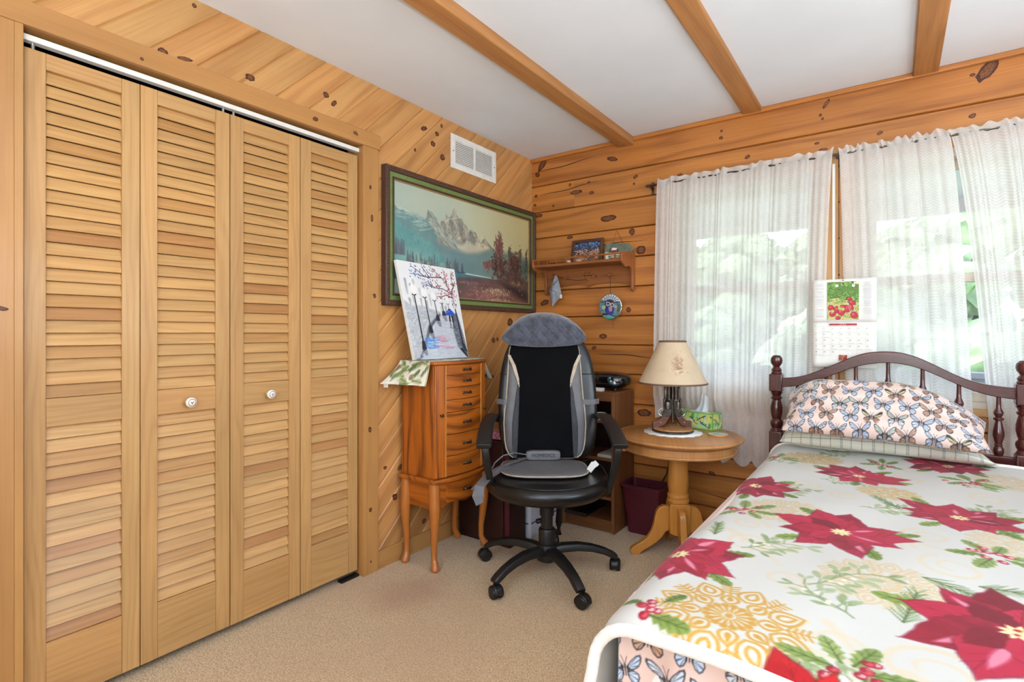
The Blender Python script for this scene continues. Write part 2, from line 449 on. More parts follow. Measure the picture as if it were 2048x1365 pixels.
M['deckm'] = plain('grey porch paint', S(168, 178, 188), .7, var=.1, scale=4)
M['lawn'] = plain('lawn', S(176, 192, 150), .95, var=.25, scale=1.6, bump=.5, bscale=20)
M['leafA'] = plain('foliage', S(142, 168, 130), .9, var=.55, scale=2.6, bump=1.0, bscale=5)
M['bark'] = plain('bark', S(96, 82, 68), .9, var=.3, scale=12)
P_PAINT = painted('oil paint', .55, weave=.15, wscale=500)
P_CANV = painted('acrylic on canvas', .6, weave=.25, wscale=600)
P_CLOTH = painted('printed cotton', .8, weave=.2, wscale=1200)
P_FLEECE = painted('printed plush', .9, fuzz=.35, sheen=.08)
P_PAPER = painted('printed paper', .6)
P_CARD = painted('printed card', .35, coat=.2)
P_GLASS = painted('stained glass', .12, coat=.6)

def carpet_mat():
    t = NT('beige carpet'); co = t.n('ShaderNodeTexCoord').outputs['Object']
    f1 = t.noise(co, 190.0, 3.0, .75); f2 = t.noise(co, 1.1, 3.0); f3 = t.noise(co, 75.0, 2.0)
    c = t.mix(t.step(f1, .36, .64), S(178, 141, 96), S(236, 206, 160))
    c = t.mix(t.step(f2, .42, .66, 0.0, .4), c, S(190, 150, 112))
    c = t.mix(t.step(f3, .6, .75, 0.0, .25), c, S(150, 110, 74))
    sp = t.n('ShaderNodeSeparateXYZ', i_0=co); ex = t.math('SUBTRACT', sp.outputs[0], .26 - 1.45); ey = t.math('SUBTRACT', sp.outputs[1], -1.42 + 2.125)
    rr = t.math('ADD', t.math('SQRT', t.math('ADD', t.math('MULTIPLY', ex, ex), t.math('MULTIPLY', t.math('MULTIPLY', ey, ey), .5))), t.math('MULTIPLY', t.noise(co, 7.0, 3.0), .12))
    c = t.mix(t.step(rr, .10, .27, .42, 0.0), c, S(166, 112, 70))
    t.bsdf(c, .95, 0.0, f1, .9, .004, Sheen_Weight=.25)
    return t.m
M['carpet'] = carpet_mat()

def glass_mat():
    t = NT('window glass')
    tr = t.n('ShaderNodeBsdfTransparent'); gl = t.n('ShaderNodeBsdfGlossy'); gl.inputs['Roughness'].default_value = .03
    fr = t.n('ShaderNodeFresnel'); fr.inputs[0].default_value = 1.35
    mx = t.n('ShaderNodeMixShader'); t.set(mx.inputs[0], fr.outputs[0]); t.set(mx.inputs[1], tr.outputs[0]); t.set(mx.inputs[2], gl.outputs[0])
    t.set(t.out.inputs[0], mx.outputs[0]); return t.m
M['glass'] = glass_mat()

def lace_mat():
    """White lace: fronded motifs of solid thread on an open net."""
    t = NT('white lace')
    sep = t.n('ShaderNodeSeparateXYZ', i_0=t.n('ShaderNodeUVMap').outputs[0]); u, v = sep.outputs[0], sep.outputs[1]
    co = t.xyz(u, v)
    def frac(x): return t.math('FRACT', x)
    cu = t.math('ABSOLUTE', t.math('SUBTRACT', frac(t.math('DIVIDE', u, .052)), .5))
    ch = frac(t.math('ADD', t.math('DIVIDE', v, .0135), t.math('MULTIPLY', cu, 2.6)))
    frond = t.step(t.math('ABSOLUTE', t.math('SUBTRACT', ch, .5)), .10, .34)
    dm = t.math('ABSOLUTE', t.math('SUBTRACT', frac(t.math('DIVIDE', v, .115)), .5))
    med = t.step(t.math('ADD', dm, t.math('MULTIPLY', cu, .9)), .22, .42)
    vo = t.n('ShaderNodeTexVoronoi', voronoi_dimensions='2D', feature='DISTANCE_TO_EDGE'); t.set(vo.inputs['Vector'], co); vo.inputs['Scale'].default_value = 110.0
    net = t.step(vo.outputs[0], .06, .22, 1.0, 0.0)
    motif = t.math('MULTIPLY', frond, t.math('MULTIPLY_ADD', med, .45, .55))
    op = t.math('MAXIMUM', t.math('MULTIPLY_ADD', motif, .12, t.math('MULTIPLY_ADD', t.noise(t.xyz(t.math('MULTIPLY', u, 60.0), t.math('MULTIPLY', v, 40.0)), 1.0, 2.0), .18, .69)), t.math('MULTIPLY', net, .7), clamp=True)
    hem = t.step(v, .035, .05, 1.0, 0.0)
    op = t.math('MAXIMUM', op, t.math('MULTIPLY', hem, .88))
    di = t.n('ShaderNodeBsdfDiffuse', i_0=S(250, 248, 244)); tl = t.n('ShaderNodeBsdfTranslucent', i_0=S(250, 249, 247)); tr = t.n('ShaderNodeBsdfTransparent')
    m1 = t.n('ShaderNodeMixShader'); m1.inputs[0].default_value = .5; t.set(m1.inputs[1], di.outputs[0]); t.set(m1.inputs[2], tl.outputs[0])
    m2 = t.n('ShaderNodeMixShader'); t.set(m2.inputs[0], op); t.set(m2.inputs[1], tr.outputs[0]); t.set(m2.inputs[2], m1.outputs[0])
    t.set(t.out.inputs[0], m2.outputs[0]); return t.m
M['lace'] = lace_mat()
def tissue_mat():
    t = NT('paper tissue')
    di = t.n('ShaderNodeBsdfDiffuse', i_0=S(244, 246, 250)); tl = t.n('ShaderNodeBsdfTranslucent', i_0=S(244, 246, 250))
    f = t.noise(t.n('ShaderNodeTexCoord').outputs['Object'], 40.0); m1 = t.n('ShaderNodeMixShader'); t.set(m1.inputs[0], t.step(f, .2, .8, .35, .5))
    t.set(m1.inputs[1], di.outputs[0]); t.set(m1.inputs[2], tl.outputs[0]); t.set(t.out.inputs[0], m1.outputs[0]); return t.m
M['tissue'] = tissue_mat()

# ================================================================== room shell
H = 2.40; XR = 3.70; YR = -4.40
CY0, CY1, CZ1 = -2.722, -1.492, 2.077       # closet opening
def clip(poly, a, b, c):
    """Keep a*y + b*z <= c."""
    out = []; n = len(poly)
    for i in range(n):
        p, q = poly[i], poly[(i + 1) % n]; dp = a * p[0] + b * p[1] - c; dq = a * q[0] + b * q[1] - c
        if dp <= 0: out.append(p)
        if (dp < 0 < dq) or (dq < 0 < dp):
            k = dp / (dp - dq); out.append((p[0] + (q[0] - p[0]) * k, p[1] + (q[1] - p[1]) * k))
    return out

KB = [(0.088, 2.352, 0.0589, 0.0245, 0.9), (0.047, 2.289, 0.0222, 0.0176, -0.5), (0.62, 2.292, 0.0472, 0.0161, -0.3), (0.354, 2.118, 0.0529, 0.0168, 0), (0.47, 2.097, 0.0208, 0.0132, 0), (0.034, 2.139, 0.0148, 0.0141, 0), (0.026, 2.077, 0.0149, 0.0106, 0), (0.308, 2.176, 0.0107, 0.0135, 0), (0.776, 2.15, 0.0197, 0.0125, 0.6), (0.766, 2.108, 0.0099, 0.0094, 0), (0.588, 1.914, 0.0678, 0.0226, 0), (0.753, 1.808, 0.0231, 0.0251, 0), (0.812, 1.69, 0.0359, 0.0311, 0), (0.729, 1.319, 0.0199, 0.0189, 0), (0.553, 1.151, 0.0307, 0.0195, 0), (0.488, 1.075, 0.0207, 0.0131, 0.4), (0.105, 1.384, 0.0404, 0.021, 0.3), (0.831, 0.678, 0.052, 0.0279, 0), (1.43, 2.149, 0.0174, 0.0111, 0.5), (2.033, 2.149, 0.0154, 0.0098, 0.5), (2.375, 2.151, 0.0165, 0.0113, 0.4), (1.289, 2.284, 0.012, 0.0114, 0), (1.765, 2.154, 0.0136, 0.0078, 0), (1.792, 2.117, 0.0243, 0.0077, 0), (1.055, 2.114, 0.0187, 0.0089, 0), (2.375, 2.335, 0.0118, 0.009, 0), (2.426, 2.343, 0.0653, 0.0311, 0.9), (1.806, 2.348, 0.0323, 0.0103, 1.0), (1.292, 2.323, 0.009, 0.0085, 0), (1.781, 2.297, 0.0081, 0.0077, 0), (1.79, 2.275, 0.0081, 0.0077, 0), (1.239, 0.367, 0.0211, 0.0115, -0.2), (1.085, 0.307, 0.0124, 0.0089, 0), (0.964, 0.209, 0.0127, 0.0091, 0), (0.178, 2.052, 0.0109, 0.0104, 0), (0.059, 1.998, 0.037, 0.0141, 0), (0.308, 1.82, 0.0249, 0.0135, 0)]
KL = [(-2.037, 2.193, 0.0224, 0.016, 0), (-2.35, 2.16, 0.0197, 0.0158, 0.3), (-2.277, 2.166, 0.0317, 0.0091, 0.2), (-1.688, 2.251, 0.017, 0.0158, 0), (-1.646, 2.227, 0.0229, 0.0115, 0.8), (-2.246, 2.375, 0.0092, 0.0092, 0), (-0.968, 2.293, 0.0176, 0.0141, 0), (-1.0, 2.228, 0.0209, 0.0167, 0), (-0.923, 2.173, 0.0214, 0.0199, 0), (-1.137, 2.156, 0.0101, 0.0107, 0), (-1.07, 2.292, 0.0273, 0.0137, 0.5), (-0.931, 2.35, 0.0107, 0.0142, 0), (-0.267, 1.244, 0.0335, 0.0301, 0.3), (-0.448, 1.126, 0.0201, 0.0193, 0), (-0.405, 1.132, 0.0122, 0.0162, 0), (-0.458, 0.889, 0.016, 0.016, 0), (-1.278, 0.327, 0.0193, 0.0206, 0), (-1.344, 0.492, 0.0126, 0.0101, 0), (-1.07, 0.143, 0.0171, 0.0164, 0), (-0.119, 1.489, 0.013, 0.0104, 0)]
def knots(mb, L, m0, off=0.0):
    """Knots in the boards: an irregular dark ring and a browner heart, a hair proud of the surface."""
    for a, z, ra, rb, rot in L:
        for f, dx, m in ((.86, .0004, m0), (.56, .0006, m0 + 1)):
            pts = []
            for i in range(16):
                t = 2 * PI * i / 16; k = 1 + R.uniform(-.13, .13); x = ra * f * k * math.cos(t); y = rb * f * k * math.sin(t)
                pts.append((a + x * math.cos(rot) - y * math.sin(rot), z + x * math.sin(rot) + y * math.cos(rot)))
            if mb.axis == 'x': mb.prism(pts, 'x', off - .003, off + dx, 'y', m=m)
            else: mb.prism(pts, 'y', -dx, .003, 'x', m=m)
def left_wall():
    mb = MB(); w = .1085; g = .0055; r2 = math.sqrt(.5)
    s0 = -.0425 - 30 * w
    regs = [(-1.492, 0, 0, H), (YR, -1.492, CZ1, H), (YR, CY0, 0, CZ1)]
    for k in range(75):
        a = s0 + k * w; off = (R.uniform(0, 40), R.uniform(0, 40)); tn = rt(.075, .55)
        for (y0, y1, z0, z1) in regs:
            for lo, hi in ((a, a + g), (a + g, a + w - g), (a + w - g, a + w)):
                pl = [(y0, z0), (y1, z0), (y1, z1), (y0, z1)]
                pl = clip(pl, r2, -r2, -lo); pl = clip(pl, -r2, r2, hi) if len(pl) > 2 else pl
                if len(pl) < 3: continue
                V = []
                for y, z in pl:
                    sv = (z - y) * r2; d = max(0, (a + g - sv) / g, (sv - (a + w - g)) / g)
                    V.append((-.0045 * min(d, 1), y, z))
                mb.add(V, [tuple(range(len(V)))], lambda p, i: ((p[1] + p[2]) * r2 + off[0], (p[2] - p[1]) * r2 + off[1]), 0, tn)
    for (y0, y1, z0, z1) in regs:       # the studs and sheathing behind the boards
        mb.box((-.10, y0 + (.002 if y0 == -1.492 and z0 == 0 else 0), z0 + (.003 if z0 > 0 else 0)), (-.006, y1 - (.002 if y1 == CY0 else 0), z1), 'y', m=1)
    mb.axis = 'x'; knots(mb, KL, 2)
    return struct(mb.build('wall_left', [M['pine'], M['dark'], M['knot'], M['knoth']], origin=(0, -2.2, 0), ang=15))
left_wall()

WIN = [(1.03, 1.80), (1.93, 2.72)]; WZ0, WZ1 = .83, 2.03
def back_wall():
    mb = MB(); zs = [0, .172, .357, .542, .727, .912, 1.097, 1.282, 1.467, 1.652, 1.837, 2.02, 2.205, H]
    g = .0055; gd = .016
    for k in range(len(zs) - 1):
        z0, z1 = zs[k], zs[k + 1]
        cuts = {z0, z1}
        for c in (WZ0, WZ1):
            if z0 < c < z1: cuts.add(c)
        cuts = sorted(cuts)
        off = (R.uniform(0, 40), R.uniform(0, 40)); tn = rt(.07, .5)
        joint = [0.342] if k == 11 else []
        for a, b in zip(cuts, cuts[1:]):
            seg = [(-.10, XR + .1)]
            if a >= WZ0 - 1e-6 and b <= WZ1 + 1e-6:
                seg = [(-.10, WIN[0][0]), (WIN[0][1], WIN[1][0]), (WIN[1][1], XR + .1)]
            for x0, x1 in seg:
                parts = [(x0, x1)]
                for jx in joint:
                    if x0 < jx < x1: parts = [(x0, jx), (jx, x1)]
                for pi_, (u0, u1) in enumerate(parts):
                    off2 = (off[0] + pi_ * 7.3, off[1] + pi_ * 3.1); tn2 = tn if pi_ == 0 else rt(.06, .6)
                    lo = g if a == z0 else 0; hi = g if b == z1 else 0
                    prof = [(.15, a), (gd if lo else 0, a)] + ([(0, a + lo)] if lo else []) + ([(0, b - hi)] if hi else []) + [(gd if hi else 0, b), (.15, b)]
                    n = len(prof)
                    V = [(u0, y, z) for y, z in prof] + [(u1, y, z) for y, z in prof]
                    F = [tuple(range(n))[::-1], tuple(range(n, 2 * n))] + [(i, (i + 1) % n, n + (i + 1) % n, n + i) for i in range(n)]
                    mb.add(V, F, lambda p, i: (p[0] + off2[0], p[2] + p[1] * .5 + off2[1]), 0, tn2)
    # drying checks: long thin cracks in the logs
    for (x, z, L, dz) in ((.06, 2.135, .46, .03), (.35, 1.74, .5, .012), (.1, 1.56, .6, -.01), (.95, .66, .55, -.05), (1.0, .50, .7, -.07), (.5, 1.04, .45, -.02), (1.15, .25, .6, -.05), (.0, 2.30, .5, .03)):
        n = 14; top = []; bot = []
        for i in range(n + 1):
            tt = i / n; q = math.sin(PI * tt) * .0022 + .0004; zz = z + dz * tt + .004 * math.sin(tt * 9 + x * 7)
            top.append((x + L * tt, zz + q)); bot.append((x + L * tt, zz - q))
        mb.prism(top + bot[::-1], 'y', -.0006, .004, 'x', m=1)
    mb.axis = 'y'; knots(mb, KB, 2)
    return struct(mb.build('wall_back', [M['log'], M['dark'], M['knot'], M['knoth']], origin=(1.8, .07, 0), ang=20))
back_wall()

def simple(name, boxes, m, kn=None, off=0.0, **kw):
    mb = MB()
    for lo, hi, g in boxes: mb.box(lo, hi, g, rt(.05, .4))
    if kn: mb.axis = 'x'; knots(mb, kn, 1, off); m = [m, M['knot'], M['knoth']]
    return struct(mb.build(name, m, **kw))
simple('floor', [((-.8, YR - .1, -.12), (XR + .1, .15, 0), 'x')], M['carpet'])
simple('ceiling', [((-.8, YR - .1, H), (XR + .1, .15, H + .1), 'x')], M['ceil'])
# right wall with the window the daylight comes through (beyond the frame)
simple('wall_right', [((XR, YR, 0), (XR + .1, 0, .85), 'y'), ((XR, YR, 2.1), (XR + .1, 0, H), 'y'),
                      ((XR, YR, .85), (XR + .1, -2.7, 2.1), 'y'), ((XR, -.95, .85), (XR + .1, 0, 2.1), 'y')], M['ceil'])
simple('wall_rear', [((-.8, YR - .1, 0), (XR + .1, YR, .9), 'x'), ((-.8, YR - .1, 2.05), (XR + .1, YR, H), 'x'), ((-.8, YR - .1, .9), (1.02, YR, 2.05), 'x'), ((2.78, YR - .1, .9), (XR + .1, YR, 2.05), 'x')], M['ceil'])  # opening added to go with the rear fill light, no window known here
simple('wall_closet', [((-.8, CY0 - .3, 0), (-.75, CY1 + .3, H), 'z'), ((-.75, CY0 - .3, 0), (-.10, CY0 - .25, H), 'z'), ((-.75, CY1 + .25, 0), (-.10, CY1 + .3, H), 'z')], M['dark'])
# closet casing, baseboard, ceiling trim
simple('trim_1', [((-.004, YR, CZ1), (.022, -1.392, 2.149), 'y')], M['casing'], kn=[(-1.757, 2.114, .017, .012, .2), (-2.42, 2.10, .008, .008, 0)], off=.022, bevel=.003)
simple('trim_2', [((-.0055, CY1 + .0185, 0), (.019, -1.402, CZ1), 'z'), ((-.10, CY1 - .002, 0), (.0185, CY1 + .0185, CZ1), 'z')], M['casing'], kn=[(-1.452, 1.882, .009, .012, 0), (-1.443, 1.733, .009, .022, 0), (-1.427, 1.355, .012, .014, 0), (-1.455, .703, .012, .016, 0), (-1.452, .312, .012, .014, 0), (-1.449, .059, .006, .008, 0)], off=.019, bevel=.003)
simple('trim_3', [((-.0055, -2.98, 0), (.019, CY0 - .0185, CZ1), 'z'), ((-.10, CY0 - .0185, 0), (.019, CY0 + .002, CZ1), 'z')], M['casing'], kn=[(-2.775, 1.245, .03, .008, -.2)], off=.019, bevel=.003)
simple('trim_4', [((-.10, CY0, CZ1), (.0, CY1, CZ1 + .02), 'y')], M['casing'])
simple('baseboard_left', [((0, -1.402, 0), (.014, 0, .088), 'y')], M['casing'], bevel=.003)
simple('trim_5', [((0, -.022, 2.374), (XR, -.0, H), 'x')], M['log'], bevel=.006)
simple('baseboard_back', [((0.02, -.014, 0), (XR, 0, .085), 'x')], M['log'], bevel=.003)
# ceiling beams
for k, (x0, x1, zb, lab) in enumerate(((.672, .767, 2.352, 'ceiling beam nearest the painting wall'), (1.413, 1.507, 2.378, 'middle knotty ceiling beam with a pale scuff'), (2.16, 2.256, 2.378, 'ceiling beam above the bed and right curtain'))):
    mb = MB(); mb.box((x0, YR, zb), (x1, -.0005, H + .02), 'y', rt(.05))
    o = struct(mb.build('ceiling_beam', M['beam'], bevel=.005)); tag(o, lab, 'beam')

# ================================================================== windows
for k, (x0, x1) in enumerate(WIN):
    mb = MB(); fw = .045
    for lo, hi in (((x0, .013, WZ0), (x0 + fw, .14, WZ1)), ((x1 - fw, .013, WZ0), (x1, .14, WZ1)), ((x0 + fw, .013, WZ1 - fw), (x1 - fw, .14, WZ1)), ((x0 + fw, .013, WZ0), (x1 - fw, .14, WZ0 + .03))):
        mb.box(lo, hi, 'z')
    w = struct(mb.build('window_%d' % (k + 1), M['sash'], bevel=.002))
    mid = 1.43
    for zlo, zhi, y in ((mid - .02, WZ1 - fw, .085), (WZ0 + .03, mid + .02, .045)):
        sb = MB(); q = .042
        a0, a1 = x0 + fw, x1 - fw
        for lo, hi in (((a0, y, zlo), (a0 + q, y + .035, zhi)), ((a1 - q, y, zlo), (a1, y + .035, zhi)), ((a0 + q, y, zlo), (a1 - q, y + .035, zlo + q)), ((a0 + q, y, zhi - q), (a1 - q, y + .035, zhi))):
            sb.box(lo, hi, 'x')
        s_ = sb.build('sash', M['sash'], w, bevel=.002)
        MB().box((a0 + q - .004, y + .014, zlo + q - .004), (a1 - q + .004, y + .019, zhi - q + .004), 'x').build('pane', M['glass'], s_)
    st = MB().box((x0 - .02, -.022, WZ0 - .03), (x1 + .02, .05, WZ0 + .002), 'x'); st.build('sill', M['casing'], w, bevel=.003)
    cs = MB()
    for lo, hi, g in (((x0 - .085, -.012, WZ0 - .03), (x0 + .004, .012, WZ1 + .075), 'z'), ((x1 - .004, -.012, WZ0 - .03), (x1 + (.06 if k == 0 else .085), .012, WZ1 + .075), 'z'), ((x0 + .004, -.012, WZ1 - .004), (x1 - .004, .0115, WZ1 + .075), 'x')):
        if k == 1 and lo[0] < x0: lo = (x0 - .065, lo[1], lo[2])
        cs.box(lo, hi, g, rt(.05))
    cs.build('casing', M['casing'], w, bevel=.002)
MBs = MB().box((1.835, -.017, .80), (1.847, -.0125, 2.03), 'z')
struct(MBs.build('trim_6', M['white']))
mb = MB()
for lo, hi in (((XR + .02, -2.7, .85), (XR + .08, -2.64, 2.1)), ((XR + .02, -1.01, .85), (XR + .08, -.95, 2.1)), ((XR + .02, -2.64, .85), (XR + .08, -1.01, .91)), ((XR + .02, -2.64, 2.04), (XR + .08, -1.01, 2.1)), ((XR + .02, -2.64, 1.45), (XR + .08, -1.01, 1.49))):
    mb.box(lo, hi, 'z')
struct(mb.build('window_3', M['sash']))
mb = MB()
for lo, hi in (((1.02, YR - .08, .9), (1.08, YR - .02, 2.05)), ((2.72, YR - .08, .9), (2.78, YR - .02, 2.05)), ((1.08, YR - .08, .9), (2.72, YR - .02, .96)), ((1.08, YR - .08, 1.99), (2.72, YR - .02, 2.05)), ((1.87, YR - .08, .96), (1.93, YR - .02, 1.99))):
    mb.box(lo, hi, 'z')
struct(mb.build('window_4', M['sash']))  # unseen frame, made up to suit the fill light behind the camera

# ================================================================== outside, as far as the lace lets it through
mb = MB(); mb.prism([(.15, 2.52), (2.02, 2.17), (2.10, 2.17), (2.10, 2.24), (.15, 2.62)], 'x', -2.5, 6.5, 'x')
mb.box((-2.5, 1.98, 2.07), (6.5, 2.04, 2.18), 'x'); struct(mb.build('porch_roof', M['eave']))
mb = MB(); mb.box((-2.5, .15, -.3), (6.5, 2.1, -.12), 'x'); mb.box((-2.5, 2.0, -.12), (6.5, 2.06, .84), 'x'); mb.box((-2.5, 1.96, .84), (6.5, 2.10, .88), 'x')
struct(mb.build('porch_deck', M['deckm']))
mb = MB(); mb.box((-30, 2.1, -.6), (30, 45, -.5), 'x'); struct(mb.build('lawn_ground', M['lawn']))
def tree(x, y, h, rx, seed, label, name='leafy_tree', trunk=True, zc=.6):
    rs = random.Random(seed); t_ = thing(name, label, 'tree' if trunk else 'shrub', (x, y, -.5))
    mb = MB()
    for _ in range(34):
        a = rs.uniform(0, 2 * PI); q = rs.uniform(0, .75) * rx; z = h * (zc + rs.uniform(-.36, .34)); s_ = rx * rs.uniform(.22, .42)
        V0 = len(mb.v); mb.ell((x + q * math.cos(a), y + q * math.sin(a), z - .5), (s_, s_, s_ * .8), 14, 9)
        for i in range(V0, len(mb.v)):
            p = mb.v[i]; k = rs.uniform(-.30, .30) * s_; mb.v[i] = (p[0] + k, p[1] + k * .6, p[2] + k)
    mb.build('crown', M['leafA'], t_)
    if trunk: MB().tube([(x, y, -.5), (x + .05, y, h * .3 - .5), (x, y + .05, h * .62 - .5)], [.16, .12, .07], 9).build('trunk', M['bark'], t_)
tree(-1.6, 9.5, 3.3, 1.5, 1, 'leafy green tree outside, seen through the left edge of the left lace curtain')
tree(.55, 13.0, 4.6, 1.2, 2, 'leafy green tree outside beside the post between the two windows')
tree(2.4, 9.0, 3.6, 1.55, 3, 'large leafy tree outside, seen above the calendar through the middle curtain')
tree(5.4, 11.5, 4.4, 1.5, 4, 'leafy tree outside, seen through the rightmost lace curtain')
tree(-.9, 7.0, 2.1, 1.15, 5, 'low green shrub outside, seen through the lower left window', 'garden_shrub', False, .5)
tree(2.9, 6.7, 1.8, 1.1, 6, 'low green shrub outside, seen behind the bed headboard', 'garden_shrub', False, .5)

tree(1.05, 6.2, 2.0, .55, 7, 'rounded green shrub outside, seen below the meeting rail of the left window', 'garden_shrub', False, .5)
tree(-3.4, 12.0, 4.0, 1.7, 8, 'tall hazy tree outside, seen through the upper left window pane')
tree(2.6, 15.0, 4.6, 1.9, 9, 'hazy distant tree outside, behind the large tree of the middle curtain')
tree(-2.0, 15.5, 4.9, 1.8, 10, 'hazy distant tree outside, filling the middle of the left window')
tree(6.6, 16.5, 5.6, 2.2, 11, 'hazy distant tree outside, low behind the rightmost lace curtain')
# ================================================================== light and camera
w = bpy.data.worlds.new('sky'); bpy.context.scene.world = w; w.use_nodes = True
nt = w.node_tree; bg = nt.nodes['Background']
sky = nt.nodes.new('ShaderNodeTexSky'); sky.sky_type = 'NISHITA'; sky.sun_disc = False
sky.sun_elevation = math.radians(55); sky.sun_rotation = math.radians(200); sky.air_density = 1.2; sky.dust_density = 2.5
mxn = nt.nodes.new('ShaderNodeMix'); mxn.data_type = 'RGBA'; mxn.inputs[0].default_value = .55
mxn.inputs[7].default_value = (.9, .95, 1.0, 1)
nt.links.new(sky.outputs[0], mxn.inputs[6]); nt.links.new(mxn.outputs[2], bg.inputs[0]); bg.inputs[1].default_value = 1.7
def light(name, kind, loc, energy, rot, col=(1, 1, 1), **kw):
    d = bpy.data.lights.new(name, kind); d.energy = energy; d.color = col
    for k, v in kw.items(): setattr(d, k, v)
    o = bpy.data.objects.new(name, d); o.location = loc; o.rotation_euler = rot; COL.objects.link(o); return o
light('sun', 'SUN', (0, 0, 8), 1.5, (math.radians(48), 0, math.radians(-25)), (1, .95, .86), angle=.02)
light('window_daylight', 'AREA', (XR + .01, -1.82, 1.47), 36, (0, math.radians(90 + 46), 0), (.86, .94, 1.0), shape='RECTANGLE', size=1.1, size_y=1.55)
light('rear_fill_light', 'AREA', (1.9, YR + .01, 1.47), 9, (math.radians(90 + 26), 0, 0), (.84, .93, 1.0), shape='RECTANGLE', size=1.7, size_y=1.1)  # added fill from behind the camera, not a known window
light('ceiling_fill_light', 'AREA', (2.5, -3.8, 1.15), 110, (math.radians(180 - 8), 0, 0), (.76, .89, 1.0), shape='DISK', size=.5)  # unseen uplight added to brighten the ceiling; no floor lamp stands here
cam = bpy.data.cameras.new('camera'); co = bpy.data.objects.new('camera', cam); COL.objects.link(co)
co.location = (2.083, -3.150, 1.174); co.rotation_euler = (math.radians(90), 0, math.radians(35.63))
cam.sensor_width = 36.0; cam.lens = 36.0 * 1062 / 2048; cam.shift_y = -(682.5 - 666) / 2048; cam.clip_start = .05
sc = bpy.context.scene; sc.camera = co
sc.view_settings.view_transform = 'Standard'; sc.view_settings.look = 'None'; sc.view_settings.exposure = 0.02; sc.view_settings.gamma = 1.0
sc.view_settings.use_curve_mapping = False
sc.cycles.max_bounces = 10; sc.cycles.transparent_max_bounces = 16; sc.cycles.use_denoising = True
sc.cycles.sample_clamp_indirect = 6.0
# ================================================================== closet doors
def panel(parent, ya, yb, red=.20):
    """One louvred leaf between y=ya and y=yb."""
    xf, xb = -.012, -.040; z0, z1 = .032, 2.026; sw = .052
    mb = MB()
    mb.box((xb, ya, z0), (xf, ya + sw, z1), 'z', rt(.06, .3)); mb.box((xb, yb - sw, z0), (xf, yb, z1), 'z', rt(.06, .3))
    for a, b in ((z0, .226), (.885, .972), (1.976, z1)): mb.box((xb, ya + sw, a), (xf - .001, yb - sw, b), 'y', rt(.07, .5))
    leaf = mb.build('door_leaf', M['fir'], parent, bevel=.0018)
    lv = MB(); pitch = .0402
    for a, b in ((.226, .885), (.972, 1.976)):
        n = round((b - a) / pitch)
        for i in range(n):
            zc = a + (b - a) * (i + .5) / n
            tn = tuple(1.09 * q for q in rt(.05, .25)) if R.random() > red else ((.94, .84, .74) if R.random() < .65 else (.86, .70, .62))
            Mx = Matrix.Translation((-.026, 0, zc)) @ Matrix.Rotation(math.radians(-17.5), 4, 'Y')
            lv.box((-.0030, ya + sw - .003, -.0202), (.0030, yb - sw + .003, .0202), 'y', tn, M=Mx)
    lv.build('louvers', M['fir'], leaf, bevel=.001)
    return leaf
def bifold(name, y0, y1, y2, y3, knob_y, knob_z, lab):
    d = bpy.data.objects.new(name, None); COL.objects.link(d); d.empty_display_size = .1
    W = Matrix.Translation((-.026, (y0 + y3) / 2, .032)); d.matrix_world = W; WM[d.name] = W
    tag(d, lab, 'door', 'louvred bifold closet doors', 'structure')
    panel(d, y0, y1, .16 if name == 'door_1' else .24); panel(d, y2, y3, .2 if name == 'door_1' else .38)
    k = MB(); K = Matrix.Translation((-.013, knob_y, knob_z)) @ Matrix.Rotation(PI / 2, 4, 'Y')
    k.lathe([(0, 0), (.008, 0), (.0075, .010), (.0105, .014), (.0165, .019), (.0185, .025), (.0175, .031), (.012, .0355), (.006, .0365), (0, .0368)], 20, M=K)
    ko = k.build('knob', M['porcelain'], d)
    r = MB(); r.lathe([(.0128, .0335), (.0138, .0352), (.0128, .0358), (.0112, .0362)], 20, M=K); r.build('gilt_ring', M['gilt'], ko)
    f = MB()
    for (a, b, c) in ((.003, .0, .0026), (-.002, .003, .0022), (-.001, -.003, .0024)): f.ell((a, b, .0368), (c, c, .0006), 8, 5, M=K)
    f.build('rose_print', plain('rose print', S(150, 70, 84), .3) if 'rose print' not in bpy.data.materials else bpy.data.materials['rose print'], ko)
bifold('door_1', CY0 + .008, -2.414, -2.412, -2.111, -2.262, .921, 'left pair of louvred pine bifold closet doors nearest the camera')
bifold('door_2', -2.108, -1.809, -1.806, -1.504, -1.955, .922, 'right pair of louvred pine bifold closet doors beside the painting')
mb = MB(); mb.box((-.036, CY0 + .004, 2.047), (-.010, CY1 - .004, 2.064), 'y')
tk = mb.build('sliding_track', M['white']); tag(tk, 'white metal sliding track above the louvred closet doors', 'track')
for y in (-2.69, -2.13, -2.09): MB().lathe([(.005, 0), (.005, .02)], 10, c=(-.026, y, 2.026)).build('pivot_pin', M['chrome'], tk)
# carved foot bracket of the folding door
o = MB().box((-.035, -1.60, .002), (-.005, -1.50, .012), 'y').build('floor_pivot', M['cord']); tag(o, 'small dark pivot bracket on the carpet under the right closet door', 'bracket')

